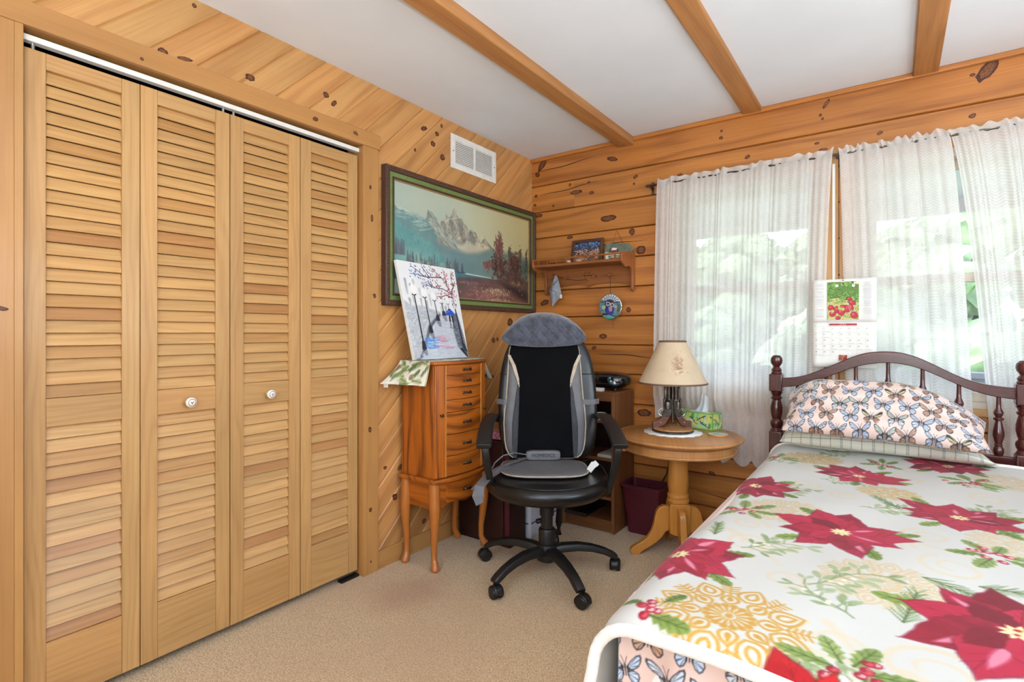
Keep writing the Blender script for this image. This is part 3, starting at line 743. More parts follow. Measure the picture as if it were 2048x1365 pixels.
# ================================================================== wall vent
def vent():
    y0, y1, z0, z1 = -.858, -.43, 2.134, 2.333
    t_ = thing('wall_vent', 'white louvred metal air vent high on the diagonal pine wall', 'vent', (.0, (y0 + y1) / 2, z0))
    mb = MB(); b = .032; mid = (y0 + y1) / 2
    for lo, hi in (((.001, y0, z0), (.008, y1, z0 + b)), ((.001, y0, z1 - b), (.008, y1, z1)), ((.001, y0, z0 + b), (.008, y0 + b + .006, z1 - b)), ((.001, y1 - b - .006, z0 + b), (.008, y1, z1 - b)), ((.001, mid - .008, z0 + b), (.0075, mid + .008, z1 - b))):
        mb.box(lo, hi, 'y')
    mb.build('frame', M['white'], t_, bevel=.0015)
    lv = MB(); n = 13
    for a, c in ((y0 + b + .006, mid - .008), (mid + .008, y1 - b - .006)):
        for i in range(n):
            zc = z0 + b + (z1 - z0 - 2 * b) * (i + .5) / n
            lv.box((-.0050, a, -.0008), (.0050, c, .0008), 'y', M=Matrix.Translation((.0052, 0, zc)) @ Matrix.Rotation(math.radians(62), 4, 'Y'))
    lv.build('louvers', M['white'], t_)
    MB().box((.0006, y0 + .01, z0 + .01), (.0014, y1 - .01, z1 - .01), 'y').build('backing', M['dark'], t_)
    for y in (y0 + .018, y1 - .018): MB().lathe([(.004, 0), (.003, .0015), (0, .002)], 10, M=Matrix.Translation((.008, y, (z0 + z1) / 2)) @ Matrix.Rotation(PI / 2, 4, 'Y')).build('screw', M['brass'], t_)
vent()

# ================================================================== the large mountain painting
XM = [-0.07, 0.0, 0.074, 0.153, 0.236, 0.325, 0.419, 0.519, 0.627, 0.743, 0.867, 1.0, 1.145]
def big_painting():
    y0, y1, z0, z1 = -1.372, -.006, 1.312, 2.018
    t_ = thing('framed_painting', 'large framed landscape painting of snowy mountains above a teal lake', 'painting', (.0, (y0 + y1) / 2, z0))
    def ring(mb, a, b, xa, xb, prof=None):
        """Mitred frame member between inset a and inset b."""
        Y0, Y1, Z0, Z1 = y0 + a, y1 - a, z0 + a, z1 - a; q = b - a
        for pl in ([(Y0, Z0), (Y1, Z0), (Y1 - q, Z0 + q), (Y0 + q, Z0 + q)], [(Y1, Z1), (Y0, Z1), (Y0 + q, Z1 - q), (Y1 - q, Z1 - q)]):
            mb.prism(pl, 'x', xa, xb, 'y')
        for pl in ([(Y0, Z1), (Y0, Z0), (Y0 + q, Z0 + q), (Y0 + q, Z1 - q)], [(Y1, Z0), (Y1, Z1), (Y1 - q, Z1 - q), (Y1 - q, Z0 + q)]):
            mb.prism(pl, 'x', xa, xb, 'z')
    mb = MB(); ring(mb, 0, .028, .002, .040)
    fr = mb.build('frame', M['framew'], t_, bevel=.004)
    cv = MB()      # carved rope along the outer moulding
    for horizontal in (True, False):
        L = (y1 - y0) if horizontal else (z1 - z0); n = int(L / .0185)
        for i in range(n):
            q = (i + .5) / n * L
            for e in (0, 1):
                if horizontal: c = (.038, y0 + q, (z0 + .013) if e == 0 else (z1 - .013)); ax = 'X'
                else: c = (.038, (y0 + .013) if e == 0 else (y1 - .013), z0 + q); ax = 'X'
                ang = .6 if horizontal else .6 + PI / 2
                cv.ell((0, 0, 0), (.0045, .011, .0055), 8, 6, M=Matrix.Translation(c) @ Matrix.Rotation(ang, 4, 'X'))
    cv.build('carving', M['framew'], fr)
    mb = MB(); ring(mb, .028, .052, .002, .030); mb.build('green_liner', M['green'], t_, bevel=.002)
    mb = MB(); ring(mb, .052, .060, .002, .034); mb.build('inner_lip', M['framew'], t_, bevel=.0015)
    mb = MB(); ring(mb, .060, .066, .002, .024); mb.build('gilt_slip', M['gilt'], t_)
    # the picture itself: w wide, h high, painted in metres from the lower left
    b = .064; W_, H_ = (y1 - y0) - 2 * b, (z1 - z0) - 2 * b
    p = Pic(np.linspace(0, W_, 420), np.linspace(0, H_, 200), (0, 0, 0)); X, Y = p.X / W_, p.Y / H_
    n = vnoise(X * 2.2, Y, 3, 5, 4)
    def L(c): return np.array(c) / 255.
    k = np.clip(X * .9 + Y * .25 - .25 + (n - .5) * .35, 0, 1)[..., None]
    p.C[:] = L((168, 184, 168)) * (1 - k) + L((214, 208, 162)) * k
    c2 = np.clip((vnoise(X * 2, Y * 1.5, 2.3, 9, 4) - .45) * 2.4, 0, 1)[..., None] * np.clip(1.2 - X * 1.3, 0, 1)[..., None]
    p.C[:] = p.C * (1 - .5 * c2) + L((178, 178, 160)) * .5 * c2
    def xm(a): return W_ * float(np.interp(a, [-.1, 0, .1, .2, .3, .4, .5, .6, .7, .8, .9, 1, 1.1], XM))
    def ym(c, a=.5):
        v = float(np.interp(c, [-.3, 0, .1, .22, .83, 1.0], [-.0, .195, .27, .47, .92, 1.02]))
        return H_ * (v - .10 * max(0, 1 - a / .3) * min(1, max(0, (c - .2) / .3)))
    def P(pts): return [(xm(a), ym(c, a)) for a, c in pts]
    # far shoulder and the three peaks
    p.poly(P([(0, .80), (.06, .74), (.13, .66), (.19, .64), (.235, .58), (.25, .60), (.262, .72), (.285, .68), (.33, .60), (.36, .52), (.44, .36), (.5, .2), (0, .2)]), (118, 152, 146), tex=14 / W_, col2=(88, 124, 126), seed=3)
    p.poly(P([(.33, .5), (.36, .585), (.385, .60), (.395, .70), (.41, .66), (.425, .665), (.44, .72), (.452, .83), (.462, .80), (.485, .70), (.515, .685), (.525, .64), (.55, .60), (.56, .545), (.59, .56), (.615, .545), (.63, .47), (.655, .41), (.675, .515), (.69, .49), (.72, .41), (.75, .36), (.775, .345), (.80, .36), (.82, .2), (.33, .2)]), (170, 166, 144), tex=26 / W_, col2=(112, 114, 110), seed=8)
    p.poly(P([(.252, .58), (.262, .72), (.29, .67), (.33, .585), (.375, .48), (.43, .40), (.47, .27), (.38, .36), (.30, .45)]), (140, 148, 134), tex=24 / W_, col2=(92, 108, 106), seed=4)
    for pts, wd in (([(0, .80), (.05, .735), (.10, .70), (.13, .665), (.17, .645), (.20, .60), (.22, .585)], .010), ([(.264, .71), (.30, .63), (.335, .57), (.37, .49), (.41, .44), (.43, .40)], .008), ([(.452, .82), (.47, .74), (.50, .69)], .006), ([(.66, .49), (.69, .49), (.72, .42), (.745, .36)], .007), ([(.395, .6), (.42, .64), (.45, .66), (.49, .69)], .005), ([(.56, .53), (.585, .55), (.61, .545)], .005), ([(.16, .55), (.20, .56), (.24, .55)], .004), ([(.2, .44), (.25, .45), (.3, .47)], .004), ([(.28, .55), (.33, .47), (.38, .38)], .007), ([(.31, .5), (.36, .40), (.42, .3)], .006)):
        p.line(P(pts), wd * .9, (226, 220, 192), .75, soft=.004, w2=wd * .3)
    p.poly(P([(.36, .42), (.43, .40), (.47, .32), (.52, .33), (.55, .40), (.60, .36), (.66, .42), (.72, .36), (.69, .31), (.62, .25), (.55, .22), (.50, .23), (.45, .27), (.40, .33)]), (214, 204, 172), .9, soft=.012, tex=18 / W_, col2=(176, 176, 158), seed=6)
    p.poly(P([(.43, .40), (.455, .34), (.48, .27), (.50, .24), (.46, .26), (.42, .33)]), (110, 150, 156), .9, soft=.006)
    p.spray(xm(.52), ym(.43), .07 * W_, .06 * H_, 60, .006, [(150, 118, 108), (176, 160, 140), (110, 104, 100)], 21, .5)
    p.poly(P([(.42, .24), (.5, .235), (.55, .215), (.62, .24), (.68, .30), (.74, .35), (.80, .34), (.9, .36), (1, .3), (1, -.02), (.3, -.02), (.2, .1), (.3, .3)]), (112, 146, 148), .93, soft=.02, tex=8 / W_, col2=(88, 118, 124), seed=13)
    rs2 = random.Random(77)
    def inside(pt, pl):
        r = False
        for i in range(len(pl)):
            (x1, y1), (x2, y2) = pl[i], pl[(i + 1) % len(pl)]
            if (y1 > pt[1]) != (y2 > pt[1]) and pt[0] < (x2 - x1) * (pt[1] - y1) / (y2 - y1) + x1: r = not r
        return r
    massif = [(.33, .5), (.36, .585), (.395, .70), (.41, .66), (.44, .72), (.452, .83), (.462, .80), (.485, .70), (.525, .64), (.55, .60), (.59, .56), (.63, .47), (.655, .41), (.675, .515), (.69, .49), (.75, .36), (.70, .34), (.55, .38), (.44, .38)]
    for i in range(900):
        x, y = rs2.uniform(.33, .76), rs2.uniform(.36, .83)
        if not inside((x, y), massif): continue
        a = rs2.choice([-1.2, -1.0, -2.0, -1.6]) + rs2.uniform(-.2, .2); l = rs2.uniform(.015, .05); ridge = math.sin(x * 95 + y * 12) > 0
        c = rs2.choice([(210, 206, 180), (190, 186, 164), (224, 220, 196)]) if ridge else rs2.choice([(92, 96, 96), (112, 114, 110), (78, 86, 90), (130, 122, 112)])
        p.line(P([(x, y), (x + l * .55 * math.cos(a), y + l * math.sin(a))]), .004, c, .55, soft=.003, w2=.0015)
    flank = [(.252, .58), (.262, .72), (.29, .67), (.33, .585), (.375, .48), (.43, .40), (.47, .27), (.38, .30), (.30, .42)]
    for i in range(600):
        x, y = rs2.uniform(.25, .47), rs2.uniform(.27, .72)
        if not inside((x, y), flank): continue
        l = rs2.uniform(.02, .06); c = rs2.choice([(214, 212, 190), (84, 100, 100), (106, 122, 116), (196, 200, 184)]); p.line(P([(x, y), (x + l * .6, y - l)]), .0035, c, .5, soft=.003, w2=.0012)
    for i in range(170):
        x = rs2.uniform(0, .24); y = .80 - x * .85 - rs2.uniform(.0, .14); l = rs2.uniform(.015, .04); p.line(P([(x, y), (x + l, y - l * .5)]), .0035, rs2.choice([(206, 214, 198), (150, 178, 168), (96, 132, 132)]), .5, soft=.003, w2=.0012)
    # teal slope on the left
    p.poly(P([(0, .66), (.03, .60), (.06, .56), (.09, .49), (.13, .445), (.17, .38), (.22, .345), (.26, .30), (.31, .24), (.36, .18), (.42, .13), (.46, .1), (0, .05)]), (76, 134, 136), .95, soft=.008, tex=16 / W_, col2=(112, 160, 152), seed=14)
    for i in range(420):
        x = rs2.uniform(0, .42); y = (.64 - x * 1.25) * rs2.uniform(.25, 1.0)
        if y > .1: l = rs2.uniform(.012, .03); p.line(P([(x, y), (x + l * .3, y - l)]), .0035, rs2.choice([(60, 112, 116), (120, 168, 160), (92, 146, 146), (70, 124, 128)]), .5, soft=.003, w2=.001)
    mist = np.exp(-((X - .12) / .14) ** 2 - ((Y - .30) / .12) ** 2)[..., None] * .5
    p.C[:] = p.C * (1 - mist) + L((168, 196, 180)) * mist
    mist = np.exp(-((X - .62) / .16) ** 2 - ((Y - .16) / .10) ** 2)[..., None] * .45
    p.C[:] = p.C * (1 - mist) + L((150, 178, 176)) * mist
    # lake, far shore and spruces
    p.poly(P([(0, .11), (.30, .10), (.52, .095), (.60, .075), (.80, .055), (.80, -.1), (0, -.1)]), (74, 136, 152), .95, soft=.004, tex=6 / W_, col2=(56, 104, 116), seed=15)
    p.poly(P([(0, -.02), (.30, -.02), (.30, .09), (0, .11)]), (56, 92, 96), .8, soft=.02, tex=10 / W_, col2=(108, 152, 160), seed=16)
    for q in (.005, .03, .055): p.line(P([(.03, q - .08), (.28, q - .084)]), .004, (150, 186, 176), .5)
    p.line(P([(.50, .098), (.56, .085), (.70, .072), (.80, .066)]), .006, (214, 224, 208), .9)
    rs = random.Random(4)
    for i in range(70):
        x = rs.uniform(.0, .52); h_ = rs.uniform(.03, .08) * (1.9 if x < .10 else 1); base = .10 + (.05 if x < .1 else .0)
        c = rs.choice([(76, 84, 96), (88, 92, 104), (66, 82, 86), (104, 112, 108)])
        p.poly(P([(x - .008, base), (x + .008, base), (x + .002, base + h_), (x - .002, base + h_)]), c, .8, soft=.004)
    p.spray(xm(.3), ym(.125), .2 * W_, .02 * H_, 70, .007, [(170, 168, 150), (130, 140, 132)], 5, .45)
    p.poly(P([(.47, .10), (.55, .10), (.53, .085), (.48, .085)]), (52, 62, 66), .9)
    # autumn bank and trees on the right
    p.poly(P([(.50, .03), (.58, .05), (.66, .055), (.75, .065), (.85, .11), (.95, .08), (1, .1), (1, -.3), (.45, -.3), (.46, .0)]), (118, 88, 84), .96, soft=.01, tex=30 / W_, col2=(78, 62, 62), seed=17)
    p.poly(P([(.50, -.2), (.62, -.05), (.75, -.02), (.9, -.1), (1, -.2), (1, -.3), (.5, -.3)]), (150, 96, 92), .6, soft=.03, tex=30 / W_, col2=(100, 66, 66), seed=18)
    p.spray(.72 * W_, .0, .12 * W_, .03 * H_, 260, .006, [(196, 176, 138), (160, 132, 108), (120, 92, 84), (214, 200, 164)], 6, .6)
    dk = [(64, 50, 52), (86, 58, 56), (104, 66, 60), (74, 62, 66), (122, 92, 76), (52, 44, 50)]
    p.line(P([(.80, .06), (.79, .2), (.785, .45)]), .012, (60, 50, 50), .8, w2=.004)
    p.spray(xm(.785), ym(.18), .065 * W_, .13 * H_, 420, .011, dk, 7, .7)
    p.spray(xm(.785), ym(.40), .035 * W_, .13 * H_, 240, .009, [(120, 78, 76), (140, 94, 88), (88, 66, 68)], 8, .65)
    p.spray(xm(.795), ym(.53), .012 * W_, .06 * H_, 60, .007, [(132, 92, 88), (104, 76, 76)], 9, .6)
    p.spray(xm(.70), ym(.17), .03 * W_, .06 * H_, 90, .009, [(150, 88, 84), (110, 78, 74)], 10, .6)
    p.spray(xm(.90), ym(.20), .06 * W_, .12 * H_, 320, .011, dk, 11, .7)
    p.spray(xm(.90), ym(.08), .045 * W_, .07 * H_, 120, .014, [(168, 144, 104), (146, 122, 90)], 12, .5)
    for x in (.86, .94, .985): p.spray(xm(x), ym(.33), .012 * W_, .10 * H_, 70, .008, [(94, 88, 78), (74, 72, 70)], int(x * 100), .6)
    p.poly(P([(.80, .02), (.88, .0), (.96, -.08), (1.0, -.12), (1, -.3), (.85, -.12)]), (40, 32, 40), .75, soft=.02)
    p.spray(.70 * W_, .10 * H_, .16 * W_, .05 * H_, 420, .005, [(196, 180, 150), (168, 140, 120), (140, 104, 96), (220, 208, 180), (112, 84, 80)], 31, .7)
    p.spray(.62 * W_, .05 * H_, .14 * W_, .04 * H_, 240, .006, [(160, 104, 102), (182, 124, 116), (132, 84, 84)], 32, .6)
    p.spray(.86 * W_, .30 * H_, .12 * W_, .10 * H_, 420, .010, [(70, 52, 54), (92, 66, 62), (118, 88, 76), (58, 48, 54)], 33, .5)
    p.spray(.50 * W_, .17 * H_, .10 * W_, .018 * H_, 160, .005, [(120, 84, 92), (150, 116, 112), (96, 76, 84)], 34, .6)
    p.C[:] = np.clip(p.C, 0, 1) ** .95
    # varnish yellowing towards the right
    k = np.clip((X - .45) * .5, 0, .22)[..., None] * np.array([.2, .5, 1.0])
    p.C[:] = p.C * (1 - k)
    # squeeze: the composition above was laid out with its foot below zero
    nu, nv = p.X.shape[1], p.X.shape[0]
    yy = y0 + b + p.X; zz = z0 + b + p.Y; xx = np.full_like(yy, .016)
    pgrid('canvas', np.stack([xx, yy, zz], -1), p.C, P_PAINT, t_)
big_painting()
# ================================================================== jewellery armoire
def armoire():
    ya, yb = -1.255, -.862; yc = (ya + yb) / 2; hw = (yb - ya) / 2
    t_ = thing('jewelry_armoire', 'honey oak jewelry armoire with eight small drawers on cabriole legs', 'armoire', (.15, yc, 0))
    def xf(y, d=0.0): return .258 + .036 * (1 - ((y - yc) / hw) ** 2) + d
    def front(y0, y1, d=0.0, n=14): return [(xf(y0 + (y1 - y0) * i / n, d), y0 + (y1 - y0) * i / n) for i in range(n + 1)]
    def bow(a, b, z0, z1, d0, d1, m='oak', gr='z', nm='part', par=None, bev=.0015, t=None):
        mb = MB(); mb.prism(front(a, b, d1) + front(a, b, d0)[::-1], 'z', z0, z1, gr, t or rt(.04)); return mb.build(nm, M[m], par or t_, bevel=bev)
    mb = MB(); mb.prism([(.026, yb), (.026, ya)] + front(ya, yb, -.010), 'z', .452, 1.014, 'z'); mb.build('carcass', M['oak'], t_, bevel=.002)
    def slab(z0, z1, ov, nm, m='oak'):
        pts = [(xf(yc + (y - yc) * hw / (hw + ov)) + ov, y) for y in [ya - ov + (yb - ya + 2 * ov) * i / 18 for i in range(19)]]
        mb = MB(); mb.prism([(.022, yb + ov), (.022, ya - ov)] + pts, 'z', z0, z1, 'y'); return mb.build(nm, M[m], t_, bevel=.006, seg=3)
    slab(1.014, 1.030, .010, 'top'); slab(.430, .452, .020, 'waist_moulding')
    d0, d1 = -1.196, -.924
    zs = [1.012, .961, .899, .837, .775, .664, .557, .456]
    def pull(par, y, z, x):
        h = MB(); w_ = .026
        h.tube([(x, y - w_, z + .002), (x + .012, y - w_ * .7, z + .003), (x + .016, y - w_ * .2, z - .001), (x + .016, y + w_ * .2, z + .001), (x + .012, y + w_ * .7, z - .003), (x, y + w_, z - .002)], [.004, .0055, .0045, .006, .0055, .004], 8)
        h.ell((x + .002, y - w_, z), (.004, .008, .008), 10, 6); h.ell((x + .002, y + w_, z), (.004, .008, .008), 10, 6)
        h.build('handle', M['brass'], par)
    for a, b in zip(zs, zs[1:]):
        d = bow(d0, d1, b + .0015, a - .0015, -.0095, .004, gr='y', nm='drawer', t=rt(.05)); pull(d, yc, (a + b) / 2, xf(yc) + .004)
    for a, b, ky in ((ya, d0 - .002, ya + .028), (d1 + .002, yb, yb - .028)):
        sd = bow(a, b, .455, 1.012, -.0095, .0035, nm='side_door')
        k = MB(); k.lathe([(.004, 0), (.003, .006), (.0085, .011), (.009, .015), (.006, .019), (0, .020)], 14, M=Matrix.Translation((xf(ky) + .003, ky, .765)) @ Matrix.Rotation(PI / 2, 4, 'Y')); k.build('knob', M['brass'], sd)
    for y in (d0 - .001, d1 + .001):
        MB().box((xf(y) - .006, y - .003, .456), (xf(y) + .006, y + .003, 1.012), 'z').build('bead', M['oaklite'], t_, bevel=.001)
    # apron: scalloped bow front, flat sides, and the base drawer
    n = 22; mb = MB(); V = []
    a, b = ya + .02, yb - .02
    for d in (-.014, 0):
        for i in range(n + 1):
            y = a + (b - a) * i / n; q = abs(2 * i / n - 1)
            zb = .298 + (.030 if q < .55 else .030 * (1 - ((q - .55) / .45)) ** 1.0) - .018 * math.exp(-((q - .0) / .35) ** 2) - .02 * (q > .9)
            V += [(xf(y, d - .004), y, zb), (xf(y, d - .004), y, .430)]
    k = 2 * (n + 1); F = []
    for i in range(n):
        F += [(k + 2 * i, k + 2 * i + 2, k + 2 * i + 3, k + 2 * i + 1), (2 * i, 2 * i + 1, 2 * i + 3, 2 * i + 2), (2 * i, 2 * i + 2, k + 2 * i + 2, k + 2 * i)]
    mb.add(V, F, mb.guv('y')); mb.build('front_apron', M['oak'], t_)
    bd = bow(a + .045, b - .045, .326, .424, -.006, .004, gr='y', nm='drawer'); pull(bd, yc, .375, xf(yc) + .004)
    for y in (ya + .004, yb - .016):
        MB().prism([(.04, .43), (.245, .43), (.245, .292), (.20, .300), (.09, .300), (.04, .292)], 'y', y, y + .012, 'x').build('side_apron', M['oak'], t_)
    MB().box((.03, ya + .02, .29), (.04, yb - .02, .43), 'y').build('back_apron', M['oak'], t_)
    for x, y, ox, oy in ((.246, ya + .010, .8, -.5), (.246, yb - .010, .8, .5), (.050, ya + .010, .25, -.75), (.050, yb - .010, .25, .75)):
        P = []; rr = []
        for z, o_, r in ((.430, 0, .026), (.38, .003, .027), (.32, .010, .028), (.27, .012, .026), (.20, .006, .020), (.12, -.004, .0155), (.06, -.004, .0145), (.035, .006, .017), (.02, .016, .021), (.008, .019, .021), (0, .019, .015)):
            P.append((x + ox * o_, y + oy * o_, z)); rr.append(r)
        MB().tube(P, rr, 14, up=(0, 1, 0)).build('leg', M['oakleg'], t_)
armoire()

def runner():
    """Printed cloth lying over the armoire with both ends hanging."""
    prof = []      # (y, z) across, from the left hem over the top to the right hem, with y flare grown towards the wall
    L = .118
    for i in range(25): prof.append(('l', 1 - i / 24))
    for i in range(1, 40): prof.append(('t', i / 40))
    for i in range(25): prof.append(('r', i / 24))
    us = np.linspace(0, 1, 110); nv = len(prof)
    P = np.zeros((110, nv, 3)); S_ = np.zeros((110, nv)); X_ = np.zeros((110, nv))
    for j, u in enumerate(us):
        fr = (1 - u)                    # 1 at the front edge, 0 at the wall
        for i, (k, s_) in enumerate(prof):
            if k == 't':
                y = -1.266 + .414 * s_; yy = (y + 1.0585) / .207
                x = .030 + (.238 + .030 * (1 - yy * yy) - .028) * fr; z = 1.0335; ln = L + .414 * s_
            else:
                sg = -1 if k == 'l' else 1; y0 = -1.268 if k == 'l' else -.850
                fl = (.03 + .10 * (1 - fr) ** 1.3) if k == 'l' else (.075 + .10 * (1 - fr) ** 1.1)
                wv = .006 * math.sin(u * 15 + (0 if k == 'l' else 2)) * s_
                x = .030 + .212 * fr; y = y0 + sg * (fl * s_ ** 1.4 + .003 + wv); z = 1.0335 - L * s_ * (1 - .08 * (1 - fr)) - .002 * s_
                if s_ > 0: z -= .0
                ln = L * (1 - s_) if k == 'l' else L + .414 + L * s_
            P[j, i] = (x, y, z); S_[j, i] = ln; X_[j, i] = .24 * u
    W_, H_ = L * 2 + .414, .24
    p = Pic(np.linspace(0, W_, 420), np.linspace(0, H_, 190), (236, 230, 212)); rs = random.Random(3)
    p.C *= (1 - .05 * vnoise(p.X, p.Y, 40, 2)[..., None])
    for i in range(84):
        x, y = rs.uniform(0, W_), rs.uniform(0, H_); a = rs.uniform(.5, 2.6); Ls = rs.uniform(.045, .075)
        gc = rs.choice([(86, 112, 44), (112, 138, 62), (140, 158, 92), (72, 96, 48)])
        for q in range(11):
            bx, by = x + math.cos(a) * Ls * q / 11, y + math.sin(a) * Ls * q / 11
            for sg in (-1, 1): p.line([(bx, by), (bx + math.cos(a + sg * .65) * .02, by + math.sin(a + sg * .65) * .02)], .0032, gc, .85, w2=.001)
        p.line([(x, y), (x + math.cos(a) * Ls, y + math.sin(a) * Ls)], .0025, (92, 84, 52))
    for i in range(13):
        x, y = rs.uniform(0, W_), rs.uniform(0, H_); a = rs.uniform(0, PI)
        p.ell(x, y, .016, .0095, (140, 110, 78), 1, a)
        for q in range(14): p.ell(x + rs.gauss(0, .006), y + rs.gauss(0, .005), .0026, .0018, rs.choice([(98, 72, 50), (176, 146, 110)]), .9, a)
    p.line([(0, .004), (W_, .004)], .004, (150, 160, 110)); p.line([(0, H_ - .004), (W_, H_ - .004)], .003, (214, 206, 180))
    ii = np.clip((S_ / W_ * 419).round().astype(int), 0, 419); jj = np.clip((X_ / H_ * 189).round().astype(int), 0, 189)
    o = pgrid('table_runner', P, p.C[jj, ii], P_CLOTH, solid=.0016, sofs=1.0, flip=True)
    tag(o, 'cream cloth printed with green pine sprigs draped over the armoire', 'cloth')
    MB().box((.045, -1.392, .905), (.075, -1.390, .925), 'x').build('care_tag', M['paper'], o)
runner()

def street_canvas():
    tl, tr, br, bl = [Vector(v) for v in ((.068, -1.334, 1.540), (.068, -.900, 1.532), (.146, -.866, 1.0375), (.146, -1.281, 1.0375))]
    t_ = thing('canvas_painting', 'white canvas painting of a couple under a blue umbrella, leaning on the armoire', 'painting', ((bl + br) / 2))
    nrm = (br - bl).cross(tl - bl).normalized()
    if nrm.x < 0: nrm = -nrm
    def q(u, v, d=0.0): return (bl * (1 - u) + br * u) * (1 - v) + (tl * (1 - u) + tr * u) * v + nrm * d
    mb = MB(); V = [q(u, v, d) for d in (-.018, 0) for u, v in ((0, 0), (1, 0), (1, 1), (0, 1))]
    mb.add(V, [(0, 3, 2, 1), (4, 5, 6, 7), (0, 1, 5, 4), (2, 3, 7, 6), (1, 2, 6, 5), (3, 0, 4, 7)], mb.guv('y')); mb.build('stretcher', M['paper'], t_, bevel=.002)
    W_, H_ = .42, .51; p = Pic(np.linspace(0, W_, 300), np.linspace(0, H_, 360), (238, 238, 238)); rs = random.Random(8)
    def P(pts): return [(a * W_, c * H_) for a, c in pts]
    p.C *= (1 - .035 * vnoise(p.X, p.Y, 14, 3)[..., None])
    # blurred far buildings, banks and the wet path
    for i in range(26):
        x = rs.uniform(.06, .72); y = rs.uniform(.55, .82); p.line(P([(x, y), (x + .006, y - rs.uniform(.05, .17))]), .010 * rs.uniform(.5, 1.6), rs.choice([(150, 150, 150), (190, 190, 188), (110, 112, 112)]), .55, soft=.004, w2=.004)
    p.poly(P([(0, .60), (.12, .55), (.30, .555), (.46, .52), (.60, .50), (.58, .46), (.44, .40), (.32, .33), (.20, .14), (.08, 0), (0, 0)]), (206, 208, 212), .95, soft=.006, tex=60, col2=(170, 174, 182), seed=4)
    for i in range(260):
        x = rs.uniform(0, .5); y = rs.uniform(.12, .57) - .0
        if y < .55 - x * .1 and y > .9 * x - .1: p.line(P([(x, y), (x + rs.uniform(.01, .05), y + rs.uniform(-.01, .03))]), .0035, rs.choice([(226, 228, 232), (178, 182, 190), (150, 156, 166)]), .6)
    p.poly(P([(.02, 0), (.10, .02), (.22, .16), (.33, .34), (.46, .42), (.58, .485), (.60, .455), (.50, .40), (.42, .35), (.34, .26), (.24, .12), (.14, .0), (.02, -.02)]), (96, 102, 116), .9, soft=.006, tex=50, col2=(66, 72, 86), seed=5)
    p.poly(P([(.60, .47), (.70, .47), (.76, .44), (.80, .30), (.86, .12), (.98, .02), (1, 0), (.10, 0), (.22, .12), (.34, .26), (.48, .38)]), (204, 208, 216), .95, soft=.006, tex=26, col2=(182, 188, 200), seed=6)
    for i in range(70):
        y = rs.uniform(.02, .45); x0 = .14 + .95 * y; x1 = .95 - .42 * y; x = rs.uniform(x0, max(x0 + .02, x1)); p.line(P([(x, y), (x + rs.uniform(.04, .2), y)]), .003, rs.choice([(226, 230, 236), (168, 174, 188), (214, 216, 222)]), .6)
    p.poly(P([(.80, .47), (.90, .50), (.93, .40), (.97, .22), (1.0, .02), (.95, .03), (.88, .10), (.82, .14), (.79, .28)]), (112, 118, 132), .95, soft=.006, tex=60, col2=(70, 76, 90), seed=7)
    for i in range(60): p.line(P([(rs.uniform(.82, .98), rs.uniform(.1, .42))] * 1 + [(rs.uniform(.84, .96), rs.uniform(.1, .42))])[:1] * 2, .006, (190, 194, 204), .5)
    p.poly(P([(.80, .14), (.86, .10), (.90, .11), (.99, .015), (1, 0), (.97, .0), (.88, .07), (.82, .12)]), (24, 28, 38), .9)
    # umbrella reflection
    for i in range(46):
        p.line(P([(rs.uniform(.22, .40), rs.uniform(.11, .22)), (0, 0)])[:1] * 2, .012, rs.choice([(96, 150, 214), (130, 176, 226), (84, 132, 204)]), .5, soft=.004)
    for i in range(34):
        x, y = rs.uniform(.22, .42), rs.uniform(.11, .22); p.line(P([(x, y), (x + .08, y)]), .005, rs.choice([(104, 156, 218), (150, 188, 230), (84, 140, 210)]), .7)
    for i in range(20):
        x, y = rs.uniform(.40, .62), rs.uniform(.10, .25); p.line(P([(x, y), (x + .13, y)]), .0035, rs.choice([(216, 120, 150), (226, 160, 180), (206, 92, 124)]), .55)
    # lamps
    for x, yt, yb, r, w_ in ((.19, .655, .10, .062, .007), (.36, .635, .27, .050, .006), (.52, .61, .40, .042, .005), (.645, .585, .46, .028, .004), (.76, .585, .50, .022, .003)):
        p.ell(x * W_, (yt + .06) * H_, r * W_, r * W_ * 1.1, (244, 244, 242), .95, soft=.004)
        p.line(P([(x, yt), (x + .012, yb)]), w_, (30, 34, 44), 1, w2=w_ * 1.5)
        p.line(P([(x - .03, yt + .012), (x, yt), (x + .03, yt + .012)]), w_ * .8, (30, 34, 44))
        p.poly(P([(x - .012, yb + .09 * (w_ / .007)), (x + .036, yb + .09 * (w_ / .007)), (x + .05, yb), (x - .03, yb)]), (34, 38, 48), .95)
        for q in range(4): p.line(P([(x - .02 + .01 * q, yb - .012 - .014 * q), (x + .05, yb - .012 - .014 * q)]), .004, (52, 56, 68), .8)
    p.line(P([(.885, .56), (.93, .12)]), .008, (26, 30, 40), 1, w2=.012); p.poly(P([(.84, .60), (.93, .60), (.91, .55), (.86, .55)]), (30, 34, 44)); p.ell(.885 * W_, .575 * H_, .012, .016, (220, 222, 226))
    p.poly(P([(.90, .16), (.95, .16), (1, .06), (.93, .08)]), (40, 44, 56))
    # tree with leaves turning from blue to red
    br_ = [[(.885, .60), (.86, .70), (.80, .80), (.72, .88), (.60, .95), (.52, .985)], [(.86, .70), (.92, .80), (.90, .9), (.93, .97)], [(.80, .80), (.80, .90), (.77, .98)], [(.72, .88), (.55, .87), (.42, .865), (.30, .88), (.18, .88)], [(.42, .865), (.32, .92), (.22, .96)], [(.50, .868), (.44, .93), (.40, .97)], [(.855, .71), (.72, .755), (.58, .76), (.47, .775), (.38, .775)], [(.66, .757), (.62, .82)], [(.52, .765), (.46, .82)], [(.865, .665), (.76, .69), (.66, .665), (.58, .665)], [(.92, .80), (.97, .86)], [(.86, .74), (.92, .70)]]
